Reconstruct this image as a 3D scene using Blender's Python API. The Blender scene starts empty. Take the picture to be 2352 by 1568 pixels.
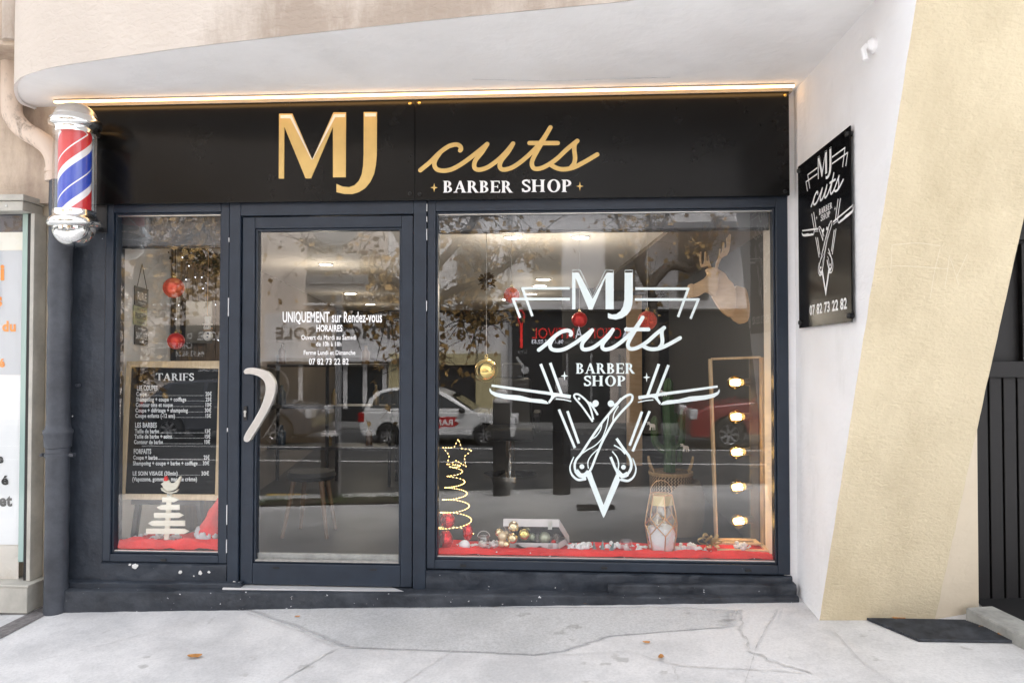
import bpy, bmesh, math, random
import numpy as np
from mathutils import Vector, Matrix, noise
R = math.radians
random.seed(7)
S = bpy.context.scene
COL = S.collection

# ------------------------------------------------------------------ camera, sky, sun, exposure
YAW, PIT = R(3.52), R(1.216)
CAM = Vector((0, -4.4, 1.52))
FPX = 1727.0                       # focal length in pixels of a 2352 px wide picture
cd = bpy.data.cameras.new("camera"); cam = bpy.data.objects.new("camera", cd); COL.objects.link(cam)
cd.sensor_width = 36; cd.lens = FPX / 2352 * 36; cd.clip_start = 0.05; cd.clip_end = 400
cam.location = CAM; cam.rotation_euler = (R(90) + PIT, 0, YAW)
S.camera = cam
W = bpy.data.worlds.new("World"); S.world = W; W.use_nodes = True
wn = W.node_tree; bg = wn.nodes["Background"]
sky = wn.nodes.new("ShaderNodeTexSky"); sky.sky_type = 'NISHITA'; sky.sun_disc = False
SUN_EL, SUN_AZ = R(62), R(20)
sky.sun_elevation = SUN_EL; sky.sun_rotation = SUN_AZ; sky.dust_density = 4; sky.air_density = 1.0
hsv = wn.nodes.new("ShaderNodeHueSaturation"); hsv.inputs["Saturation"].default_value = 0.22
wn.links.new(sky.outputs[0], hsv.inputs["Color"]); wn.links.new(hsv.outputs[0], bg.inputs[0])
bg.inputs[1].default_value = 0.15
sl = bpy.data.lights.new("sun", 'SUN'); sl.energy = 1.5; sl.angle = R(50); sl.color = (1, .97, .93)
so = bpy.data.objects.new("sun", sl); COL.objects.link(so)
_d = Vector((math.sin(SUN_AZ) * math.cos(SUN_EL), math.cos(SUN_AZ) * math.cos(SUN_EL), math.sin(SUN_EL)))
so.rotation_euler = _d.to_track_quat('Z', 'Y').to_euler(); so.location = (0, -8, 12)
S.view_settings.view_transform = 'Standard'; S.view_settings.look = 'None'
S.view_settings.gamma = 1; S.view_settings.exposure = 2.3
S.render.engine = 'CYCLES'
S.cycles.use_denoising = True
S.cycles.max_bounces = 10; S.cycles.transparent_max_bounces = 24; S.cycles.sample_clamp_indirect = 6

# ------------------------------------------------------------------ pixel -> place helpers (2352 px wide picture)
_f = Vector((-math.sin(YAW) * math.cos(PIT), math.cos(YAW) * math.cos(PIT), math.sin(PIT)))
_r = Vector((math.cos(YAW), math.sin(YAW), 0)); _dn = _f.cross(_r)
def ray(u, v): return _f + _r * ((u - 1176) / FPX) + _dn * ((v - 784) / FPX)
def hit(u, v, p0, n):
    d = ray(u, v); return CAM + d * ((Vector(p0) - CAM).dot(Vector(n)) / d.dot(Vector(n)))
def at(u, v, y=0.0): return hit(u, v, (0, y, 0), (0, 1, 0))
def atx(u, v, x): return hit(u, v, (x, 0, 0), (1, 0, 0))
def atz(u, v, z): return hit(u, v, (0, 0, z), (0, 0, 1))
GY = 0.03                          # plane of the panes
def rf(u, v, yv):                  # a place in the street that the panes mirror
    p = at(u, v, yv); return Vector((p.x, 2 * GY - yv, p.z))
def crop(ox, oy, s):
    k = 2352 / 4096
    return lambda x, y: ((ox + x / s) * k, (oy + y / s) * k)
PXM = 1 / FPX
def psize(px, y): return px * (y - CAM.y) / FPX       # size of px pixels at depth plane y

# ------------------------------------------------------------------ materials
MATS = {}
def _principled(name):
    m = bpy.data.materials.new(name); m.use_nodes = True
    return m, m.node_tree, m.node_tree.nodes["Principled BSDF"]
def mat(name, c, rough=.6, metal=0, var=0.0, vscale=6, bump=0.0, bscale=40, c2=None, spec=.5, coat=0, emit=None, es=0, detail=6, stretch=None):
    if name in MATS: return MATS[name]
    m, t, b = _principled(name); N = t.nodes; L = t.links
    b.inputs["Base Color"].default_value = (*c, 1); b.inputs["Roughness"].default_value = rough
    b.inputs["Metallic"].default_value = metal; b.inputs["Specular IOR Level"].default_value = spec
    b.inputs["Coat Weight"].default_value = coat
    if emit: b.inputs["Emission Color"].default_value = (*emit, 1); b.inputs["Emission Strength"].default_value = es
    if var or bump or c2:
        tc = N.new("ShaderNodeTexCoord"); mp = N.new("ShaderNodeMapping"); L.new(tc.outputs["Object"], mp.inputs[0])
        if stretch: mp.inputs["Scale"].default_value = stretch
    if var or c2:
        n = N.new("ShaderNodeTexNoise"); n.inputs["Scale"].default_value = vscale; n.inputs["Detail"].default_value = detail
        n.inputs["Roughness"].default_value = .65
        L.new(mp.outputs[0], n.inputs["Vector"])
        r = N.new("ShaderNodeValToRGB"); r.color_ramp.elements[0].position = .33; r.color_ramp.elements[1].position = .67
        d2 = c2 if c2 else tuple(x * (1 - var) for x in c); d1 = c if c2 else tuple(min(1, x * (1 + var)) for x in c)
        r.color_ramp.elements[0].color = (*d2, 1); r.color_ramp.elements[1].color = (*d1, 1)
        L.new(n.outputs[0], r.inputs[0]); L.new(r.outputs[0], b.inputs["Base Color"])
    if bump:
        n2 = N.new("ShaderNodeTexNoise"); n2.inputs["Scale"].default_value = bscale; n2.inputs["Detail"].default_value = 5
        L.new(mp.outputs[0], n2.inputs["Vector"])
        bp = N.new("ShaderNodeBump"); bp.inputs["Strength"].default_value = bump; bp.inputs["Distance"].default_value = .02
        L.new(n2.outputs[0], bp.inputs["Height"]); L.new(bp.outputs[0], b.inputs["Normal"])
    MATS[name] = m; return m
def glassmat(name, f0=.12, tint=(1, 1, 1), rough=0, gcol=(1, 1, 1)):
    m = bpy.data.materials.new(name); m.use_nodes = True; t = m.node_tree; N = t.nodes; L = t.links
    N.remove(N["Principled BSDF"]); out = N["Material Output"]
    tr = N.new("ShaderNodeBsdfTransparent"); tr.inputs[0].default_value = (*tint, 1)
    gl = N.new("ShaderNodeBsdfGlossy"); gl.inputs["Roughness"].default_value = rough; gl.inputs[0].default_value = (*gcol, 1)
    lw = N.new("ShaderNodeLayerWeight"); lw.inputs[0].default_value = .5
    p = N.new("ShaderNodeMath"); p.operation = 'POWER'; p.inputs[1].default_value = 4
    ma = N.new("ShaderNodeMath"); ma.operation = 'MULTIPLY_ADD'; ma.inputs[1].default_value = .8; ma.inputs[2].default_value = f0
    L.new(lw.outputs["Facing"], p.inputs[0]); L.new(p.outputs[0], ma.inputs[0])
    mx = N.new("ShaderNodeMixShader"); L.new(ma.outputs[0], mx.inputs[0]); L.new(tr.outputs[0], mx.inputs[1]); L.new(gl.outputs[0], mx.inputs[2])
    L.new(mx.outputs[0], out.inputs[0]); MATS[name] = m; return m
def ramp(N, stops, interp='LINEAR'):
    r = N.new("ShaderNodeValToRGB"); e = r.color_ramp; e.interpolation = interp
    while len(e.elements) < len(stops): e.elements.new(.5)
    for k, (p, c) in enumerate(stops): e.elements[k].position = p; e.elements[k].color = (*c, 1)
    return r
def plaster(name, c, grime, gscale, glo, ghi, bump, bscale, streak=(1, 1, .35), c2=None, fine=None):
    """rendered wall: base colour with broad tone shifts, grime patches of their own shape, trowelled bump"""
    m, t, b = _principled(name); N = t.nodes; L = t.links
    tc = N.new("ShaderNodeTexCoord"); mp = N.new("ShaderNodeMapping"); mp.inputs["Scale"].default_value = streak
    L.new(tc.outputs["Object"], mp.inputs[0])
    n1 = N.new("ShaderNodeTexNoise"); n1.inputs["Scale"].default_value = gscale; n1.inputs["Detail"].default_value = 9; n1.inputs["Roughness"].default_value = .7
    L.new(mp.outputs[0], n1.inputs["Vector"])
    r1 = ramp(N, [(glo, grime), (ghi, c)]); L.new(n1.outputs[0], r1.inputs[0])
    n2 = N.new("ShaderNodeTexNoise"); n2.inputs["Scale"].default_value = 1.7; n2.inputs["Detail"].default_value = 4
    L.new(tc.outputs["Object"], n2.inputs["Vector"])
    mx = N.new("ShaderNodeMix"); mx.data_type = 'RGBA'; mx.blend_type = 'MULTIPLY'; mx.inputs[0].default_value = 1
    r2 = ramp(N, [(.3, (.90, .89, .88)), (.7, (1, 1, 1))]); L.new(n2.outputs[0], r2.inputs[0])
    L.new(r1.outputs[0], mx.inputs[6]); L.new(r2.outputs[0], mx.inputs[7]); L.new(mx.outputs[2], b.inputs["Base Color"])
    b.inputs["Roughness"].default_value = .92; b.inputs["Specular IOR Level"].default_value = .2
    mb = N.new("ShaderNodeMapping"); mb.inputs["Scale"].default_value = (.55, .55, 1); L.new(tc.outputs["Object"], mb.inputs[0])
    n3 = N.new("ShaderNodeTexNoise"); n3.inputs["Scale"].default_value = bscale; n3.inputs["Detail"].default_value = 7; n3.inputs["Distortion"].default_value = .6
    L.new(mb.outputs[0], n3.inputs["Vector"])
    bp = N.new("ShaderNodeBump"); bp.inputs["Strength"].default_value = bump; bp.inputs["Distance"].default_value = .03
    L.new(n3.outputs[0], bp.inputs["Height"]); L.new(bp.outputs[0], b.inputs["Normal"])
    MATS[name] = m; return m
def chipped(name, c, c2, chip, chipscale, thr, rough, bump, bscale, dust=None):
    """old dark paint: mottled, with small pale chips and worn dust patches"""
    m, t, b = _principled(name); N = t.nodes; L = t.links
    tc = N.new("ShaderNodeTexCoord")
    n1 = N.new("ShaderNodeTexNoise"); n1.inputs["Scale"].default_value = 5; n1.inputs["Detail"].default_value = 8; n1.inputs["Roughness"].default_value = .7
    L.new(tc.outputs["Object"], n1.inputs["Vector"])
    r1 = ramp(N, [(.35, c), (.7, c2)]); L.new(n1.outputs[0], r1.inputs[0])
    n2 = N.new("ShaderNodeTexNoise"); n2.inputs["Scale"].default_value = chipscale; n2.inputs["Detail"].default_value = 3
    L.new(tc.outputs["Object"], n2.inputs["Vector"])
    r2 = ramp(N, [(thr, (0, 0, 0)), (thr + .01, (1, 1, 1))]); L.new(n2.outputs[0], r2.inputs[0])
    mx = N.new("ShaderNodeMix"); mx.data_type = 'RGBA'
    L.new(r2.outputs[0], mx.inputs[0]); L.new(r1.outputs[0], mx.inputs[6]); mx.inputs[7].default_value = (*chip, 1)
    L.new(mx.outputs[2], b.inputs["Base Color"]); b.inputs["Roughness"].default_value = rough
    n3 = N.new("ShaderNodeTexNoise"); n3.inputs["Scale"].default_value = bscale; n3.inputs["Detail"].default_value = 6
    L.new(tc.outputs["Object"], n3.inputs["Vector"])
    bp = N.new("ShaderNodeBump"); bp.inputs["Strength"].default_value = bump; bp.inputs["Distance"].default_value = .02
    L.new(n3.outputs[0], bp.inputs["Height"]); L.new(bp.outputs[0], b.inputs["Normal"])
    MATS[name] = m; return m
def wood(name, c1, c2, scale=(1, 1, 12), rough=.55, ws=3):
    m, t, b = _principled(name); N = t.nodes; L = t.links
    tc = N.new("ShaderNodeTexCoord"); mp = N.new("ShaderNodeMapping"); mp.inputs["Scale"].default_value = scale
    L.new(tc.outputs["Object"], mp.inputs[0])
    n = N.new("ShaderNodeTexNoise"); n.inputs["Scale"].default_value = ws; n.inputs["Detail"].default_value = 7; n.inputs["Distortion"].default_value = 1.2
    L.new(mp.outputs[0], n.inputs["Vector"]); r = ramp(N, [(.3, c1), (.7, c2)]); L.new(n.outputs[0], r.inputs[0])
    L.new(r.outputs[0], b.inputs["Base Color"]); b.inputs["Roughness"].default_value = rough
    MATS[name] = m; return m
def emis(name, c, s):
    m = bpy.data.materials.new(name); m.use_nodes = True; t = m.node_tree; t.nodes.remove(t.nodes["Principled BSDF"])
    e = t.nodes.new("ShaderNodeEmission"); e.inputs[0].default_value = (*c, 1); e.inputs[1].default_value = s
    t.links.new(e.outputs[0], t.nodes["Material Output"].inputs[0]); MATS[name] = m; return m

M_soffit = plaster("soffit_paint", (.90, .90, .90), (.82, .82, .82), 2.2, .25, .5, .12, 30)
M_white = plaster("white_wall_paint", (.92, .92, .93), (.82, .82, .82), 2.5, .28, .46, .22, 26)
M_beige = plaster("beige_roughcast", (.71, .62, .44), (.59, .505, .345), 3.0, .30, .56, .36, 80)
M_beige2 = plaster("beige_smooth_render", (.72, .63, .49), (.62, .53, .40), 3.5, .28, .5, .15, 20)
M_canopy = plaster("canopy_render", (.64, .575, .51), (.42, .35, .29), 1.6, .38, .56, .4, 34)
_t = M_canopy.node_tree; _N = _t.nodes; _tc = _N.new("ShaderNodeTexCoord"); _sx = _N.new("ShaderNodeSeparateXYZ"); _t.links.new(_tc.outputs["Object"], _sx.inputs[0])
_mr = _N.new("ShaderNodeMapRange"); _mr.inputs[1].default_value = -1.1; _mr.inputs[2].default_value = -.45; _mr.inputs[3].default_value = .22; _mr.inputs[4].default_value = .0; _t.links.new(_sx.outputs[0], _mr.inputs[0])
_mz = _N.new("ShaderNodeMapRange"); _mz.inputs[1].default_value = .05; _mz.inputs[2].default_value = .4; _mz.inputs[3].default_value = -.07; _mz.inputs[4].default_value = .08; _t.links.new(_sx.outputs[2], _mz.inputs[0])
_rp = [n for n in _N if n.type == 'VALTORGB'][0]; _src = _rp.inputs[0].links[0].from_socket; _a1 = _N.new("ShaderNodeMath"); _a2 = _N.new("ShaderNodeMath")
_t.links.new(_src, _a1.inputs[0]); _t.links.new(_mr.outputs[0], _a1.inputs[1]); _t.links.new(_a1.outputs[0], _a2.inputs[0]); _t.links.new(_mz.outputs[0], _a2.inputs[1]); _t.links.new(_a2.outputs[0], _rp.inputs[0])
M_nwall = plaster("pinkish_old_render", (.60, .50, .40), (.34, .26, .21), 2.4, .34, .54, .35, 22)
M_frame = chipped("dark_frame_paint", (.010, .017, .030), (.016, .027, .045), (.5, .5, .5), 55, .80, .42, .04, 50)
M_dpaint = chipped("dark_wall_paint", (.014, .019, .028), (.032, .041, .056), (.7, .7, .7), 38, .745, .55, .5, 16)
M_dstep = chipped("worn_dark_step_paint", (.013, .017, .024), (.052, .060, .074), (.62, .62, .64), 44, .72, .55, .6, 14)
M_pipe = chipped("dark_pipe_paint", (.030, .034, .044), (.070, .078, .095), (.55, .55, .55), 30, .80, .5, .15, 10)
M_sign = mat("black_gloss_panel", (.005, .005, .005), .2, var=.2, vscale=4, spec=.2)
M_gold = mat("gold_letter_film", (.68, .47, .17), .42, metal=.25, var=.08, vscale=5)
M_cream = mat("cream_inlay", (.85, .78, .66), .5)
M_wlet = mat("white_letter_film", (.88, .88, .88), .5)
M_decal = mat("frosted_white_vinyl", (.74, .83, .83), .55, emit=None)
M_brass = mat("brass_screw", (.55, .40, .16), .25, metal=1)
M_dscrew = mat("dark_screw", (.03, .03, .03), .35, metal=.6)
M_led = emis("led_strip_glow", (1, .55, .20), 2.4)
M_chrome = mat("polished_chrome", (.86, .86, .84), .05, metal=1)
M_pearl = mat("satin_dome_metal", (.62, .58, .54), .32, metal=.8)
M_clear = glassmat("clear_tube", .06)
M_glass = glassmat("shop_glass", .085, (.93, .95, .95))
M_nglass = glassmat("neighbour_glass", .06, (.97, .98, .98))
M_steel = mat("brushed_aluminium", (.62, .62, .60), .3, metal=.9, var=.06, vscale=14)
M_alu = mat("pale_aluminium_sill", (.72, .72, .72), .4, metal=.3)
M_green = mat("greenish_glass_edge", (.32, .42, .40), .1)
M_ncream = mat("cream_old_metal", (.43, .415, .37), .5, var=.18, vscale=5, bump=.05)
M_poster = mat("white_poster", (.74, .75, .76), .5)
M_pgrey = mat("grey_poster_band", (.50, .52, .55), .5)
M_orange = mat("orange_letters", (.85, .27, .03), .5)
M_black = mat("black_satin", (.012, .012, .013), .4)
M_blackmat = mat("black_matt", (.014, .014, .015), .7)
M_red = mat("red_felt", (.74, .022, .02), .9, var=.18, vscale=7, bump=.2, bscale=70)
M_snow = mat("artificial_snow", (.93, .94, .97), .8, bump=.5, bscale=120)
M_lwood = wood("pale_wood", (.64, .47, .28), (.78, .61, .40), (14, 14, 1))
M_wwood = wood("whitewashed_wood", (.72, .66, .54), (.84, .79, .68), (1, 1, 14))
M_ply = wood("plywood", (.62, .42, .25), (.72, .52, .33), (2, 2, 10))
M_chalk = mat("chalkboard_slate", (.010, .011, .013), .6, var=.2, vscale=3, spec=.2)
M_goldball = mat("gold_mirror_ball", (.80, .58, .20), .07, metal=1)
M_gold2 = mat("champagne_mirror_ball", (.82, .66, .40), .12, metal=1)
M_gold3 = mat("pearl_champagne_ball", (.74, .58, .38), .3, metal=.6)
M_sage = mat("frosted_sage_ball", (.44, .46, .34), .35, metal=.4, var=.1, vscale=60)
M_redball = mat("satin_red_ball", (.62, .02, .015), .28, metal=.35)
M_redglit = mat("glitter_red_ball", (.70, .07, .04), .3, metal=.3, var=.5, vscale=110, bump=.8, bscale=160)
M_wire = mat("silver_wire", (.55, .5, .42), .4, metal=.8)
M_copper = mat("copper_edge", (.66, .40, .22), .3, metal=1)
M_fairy = emis("fairy_light_glow", (1, .60, .18), 2.4)
M_bulb = emis("filament_glow", (1, .70, .34), 7)
M_down = emis("downlight_glow", (1, .86, .66), 12)
M_bulbglass = glassmat("amber_bulb_glass", .10, (1, .80, .48))
M_concrete = None

# ------------------------------------------------------------------ mesh builder
class MB:
    def __init__(s): s.v = []; s.f = []; s.m = []; s.mi = 0
    def add(s, vs, fs):
        o = len(s.v); s.v += [tuple(x) for x in vs]
        for f in fs: s.f.append(tuple(o + i for i in f)); s.m.append(s.mi)
        return s
    def box(s, x0, x1, y0, y1, z0, z1):
        x0, x1 = min(x0, x1), max(x0, x1); y0, y1 = min(y0, y1), max(y0, y1); z0, z1 = min(z0, z1), max(z0, z1)
        return s.add([(x0, y0, z0), (x1, y0, z0), (x1, y1, z0), (x0, y1, z0), (x0, y0, z1), (x1, y0, z1), (x1, y1, z1), (x0, y1, z1)],
                     [(0, 3, 2, 1), (4, 5, 6, 7), (0, 1, 5, 4), (1, 2, 6, 5), (2, 3, 7, 6), (3, 0, 4, 7)])
    def poly(s, pts): return s.add(pts, [tuple(range(len(pts)))])
    def prism(s, pts, d):
        n = len(pts); d = Vector(d); a = [Vector(p) for p in pts]
        return s.add(a + [p + d for p in a], [tuple(range(n)), tuple(reversed(range(n, 2 * n)))] + [(i, i + n, (i + 1) % n + n, (i + 1) % n) for i in range(n)])
    def beam(s, p, q, w, h, up=(0, 0, 1)):
        p, q = Vector(p), Vector(q); d = (q - p).normalized(); u = Vector(up)
        a = d.cross(u)
        if a.length < 1e-4: a = d.cross(Vector((1, 0, 0)))
        a.normalize(); b = a.cross(d).normalized(); a *= w / 2; b *= h / 2
        c = [p - a - b, p + a - b, p + a + b, p - a + b]; e = [x + (q - p) for x in c]
        return s.add(c + e, [(0, 3, 2, 1), (4, 5, 6, 7), (0, 1, 5, 4), (1, 2, 6, 5), (2, 3, 7, 6), (3, 0, 4, 7)])
    def tube(s, pts, r, n=10, cap=True):
        pts = [Vector(p) for p in pts]; k = len(pts)
        rs = r if isinstance(r, (list, tuple)) else [r] * k
        o = len(s.v); prev = None
        for i, p in enumerate(pts):
            t = (pts[min(i + 1, k - 1)] - pts[max(i - 1, 0)])
            t = t.normalized() if t.length > 1e-9 else Vector((0, 0, 1))
            if prev is None:
                a = t.cross(Vector((0, 0, 1)))
                if a.length < 1e-3: a = t.cross(Vector((1, 0, 0)))
            else: a = prev - t * prev.dot(t)
            a.normalize(); prev = a; b = t.cross(a)
            for j in range(n):
                w = 2 * math.pi * j / n; s.v.append(tuple(p + (a * math.cos(w) + b * math.sin(w)) * rs[i]))
        for i in range(k - 1):
            for j in range(n):
                s.f.append((o + i * n + j, o + i * n + (j + 1) % n, o + (i + 1) * n + (j + 1) % n, o + (i + 1) * n + j)); s.m.append(s.mi)
        if cap:
            s.f.append(tuple(o + j for j in reversed(range(n)))); s.m.append(s.mi)
            s.f.append(tuple(o + (k - 1) * n + j for j in range(n))); s.m.append(s.mi)
        return s
    def lathe(s, prof, c, n=32, axis=(0, 0, 1), cap=True):
        """prof: (radius, distance along axis from c)"""
        A = Vector(axis).normalized(); a = A.cross(Vector((0, 1, 0)))
        if a.length < 1e-3: a = A.cross(Vector((1, 0, 0)))
        a.normalize(); b = A.cross(a); c = Vector(c); o = len(s.v); k = len(prof)
        for (rr, h) in prof:
            for j in range(n):
                w = 2 * math.pi * j / n; s.v.append(tuple(c + A * h + (a * math.cos(w) + b * math.sin(w)) * max(rr, 1e-5)))
        for i in range(k - 1):
            for j in range(n):
                s.f.append((o + i * n + j, o + i * n + (j + 1) % n, o + (i + 1) * n + (j + 1) % n, o + (i + 1) * n + j)); s.m.append(s.mi)
        if cap:
            s.f.append(tuple(o + j for j in reversed(range(n)))); s.m.append(s.mi)
            s.f.append(tuple(o + (k - 1) * n + j for j in range(n))); s.m.append(s.mi)
        return s
    def ball(s, c, r, n=24, sq=1.0):
        k = n // 2
        return s.lathe([(r * math.sin(math.pi * i / k), -r * sq * math.cos(math.pi * i / k)) for i in range(k + 1)], c, n, cap=False)
    def blob(s, c, r, amp=.35, f=3.0, sub=2, sq=(1, 1, 1), seed=0):
        bm = bmesh.new(); bmesh.ops.create_icosphere(bm, subdivisions=sub, radius=1)
        vs = []
        for v in bm.verts:
            q = v.co.copy(); k = 1 + amp * noise.noise(q * f + Vector((seed * 3.1, seed * 1.7, seed)))
            vs.append(Vector(c) + Vector((q.x * sq[0], q.y * sq[1], q.z * sq[2])) * r * k)
        fs = [tuple(v.index for v in f.verts) for f in bm.faces]; bm.free()
        return s.add(vs, fs)
    def build(s, name, mats, parent=None, bevel=0, smooth=None, seg=2, recalc=True):
        if not isinstance(mats, (list, tuple)): mats = [mats]
        root = ROOT.get(parent.name, Vector((0, 0, 0))) if parent else Vector((0, 0, 0))
        me = bpy.data.meshes.new(name)
        me.from_pydata([tuple(Vector(v) - root) for v in s.v], [], s.f)
        for m in mats: me.materials.append(m)
        me.polygons.foreach_set("material_index", s.m)
        if recalc:
            bm = bmesh.new(); bm.from_mesh(me); bmesh.ops.recalc_face_normals(bm, faces=bm.faces); bm.to_mesh(me); bm.free()
        if smooth:
            me.polygons.foreach_set("use_smooth", [True] * len(me.polygons)); me.set_sharp_from_angle(angle=R(smooth))
        me.update()
        o = bpy.data.objects.new(name, me); COL.objects.link(o)
        if parent: o.parent = parent; ROOT[o.name] = root
        if bevel:
            b = o.modifiers.new("bevel", 'BEVEL'); b.width = bevel; b.segments = seg; b.limit_method = 'ANGLE'; b.angle_limit = R(40)
        return o
ROOT = {}
def thing(name, label, cat, loc=(0, 0, 0), group=None):
    o = bpy.data.objects.new(name, None); COL.objects.link(o); o.location = loc; o.empty_display_size = .1
    o["label"] = label; o["category"] = cat
    if group: o["group"] = group
    ROOT[o.name] = Vector(loc); return o
def tag(o, label, cat, group=None, kind=None):
    o["label"] = label; o["category"] = cat
    if group: o["group"] = group
    if kind: o["kind"] = kind
    return o
def struct(o, label=None, cat=None):
    o["kind"] = "structure"; o["label"] = label or o.name.split('.')[0].replace('_', ' '); o["category"] = cat or o.name.split('.')[0].replace('_', ' '); return o
def smooth_pts(p, k=6):
    """Catmull-Rom through the points"""
    p = [np.array(q, float) for q in p]; out = []
    for i in range(len(p) - 1):
        a = p[max(i - 1, 0)]; b = p[i]; c = p[i + 1]; d = p[min(i + 2, len(p) - 1)]
        for j in range(k):
            t = j / k
            out.append(.5 * ((2 * b) + (-a + c) * t + (2 * a - 5 * b + 4 * c - d) * t * t + (-a + 3 * b - 3 * c + d) * t ** 3))
    out.append(p[-1]); return out

# ---- flat graphics: everything in 2D (x right, y down) then mapped onto a plane by a function f(x, y, lift)
class Flat:
    def __init__(s): s.polys = []; s.k = 0
    def poly(s, pts, lift=None):
        s.k += 1; s.polys.append(([(float(p[0]), float(p[1])) for p in pts], (lift if lift is not None else (s.k % 23) * .00006))); return s
    def rib(s, pts, w, sm=0, caps=True, w2=None):
        """a stroke of width w (to w2) with rounded ends"""
        p = smooth_pts(pts, sm) if sm else [np.array(q, float) for q in pts]
        n = len(p)
        if n == 2:
            p = [p[0], (p[0] + p[1]) / 2, p[1]]; n = 3
        base = (s.k % 7) * .00008
        L, Rr = [], []
        for i in range(n):
            t = p[min(i + 1, n - 1)] - p[max(i - 1, 0)]; l = np.hypot(*t); t = t / l if l > 1e-9 else np.array([1., 0])
            nn = np.array([-t[1], t[0]])
            ww = (w if w2 is None else w + (w2 - w) * i / (n - 1)) / 2
            L.append(p[i] + nn * ww); Rr.append(p[i] - nn * ww)
        for i in range(n - 1):
            s.polys.append(([tuple(L[i]), tuple(L[i + 1]), tuple(Rr[i + 1]), tuple(Rr[i])], base + .0006 * i / n))
        if caps:
            for q, i, ww in ((p[0], 0, w), (p[-1], n - 1, w if w2 is None else w2)):
                s.polys.append(([(q[0] + ww / 2 * math.cos(a), q[1] + ww / 2 * math.sin(a)) for a in np.linspace(0, 2 * math.pi, 14)[:-1]], base + .00075 + .00003 * (i > 0)))
        s.k += 1; return s
    def dot(s, x, y, r, n=20): return s.poly([(x + r * math.cos(a), y + r * math.sin(a)) for a in np.linspace(0, 2 * math.pi, n + 1)[:-1]])
    def star(s, x, y, rx, ry):
        q = []
        for i in range(16):
            a = i * math.pi / 8; k = {0: 1, 1: .42, 2: .27, 3: .42}[i % 4]
            q.append((x + rx * k * math.cos(a), y + ry * k * math.sin(a)))
        return s.poly(q)
    def mapped(s, fn):
        s.polys = [([fn(*p) for p in pl], l) for pl, l in s.polys]; return s
    def extend(s, o): s.polys += o.polys; return s
    def mesh(s, mb, f):
        for pl, l in s.polys:
            mb.add([f(x, y, l) for x, y in pl], [tuple(range(len(pl)))])
        return mb

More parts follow.
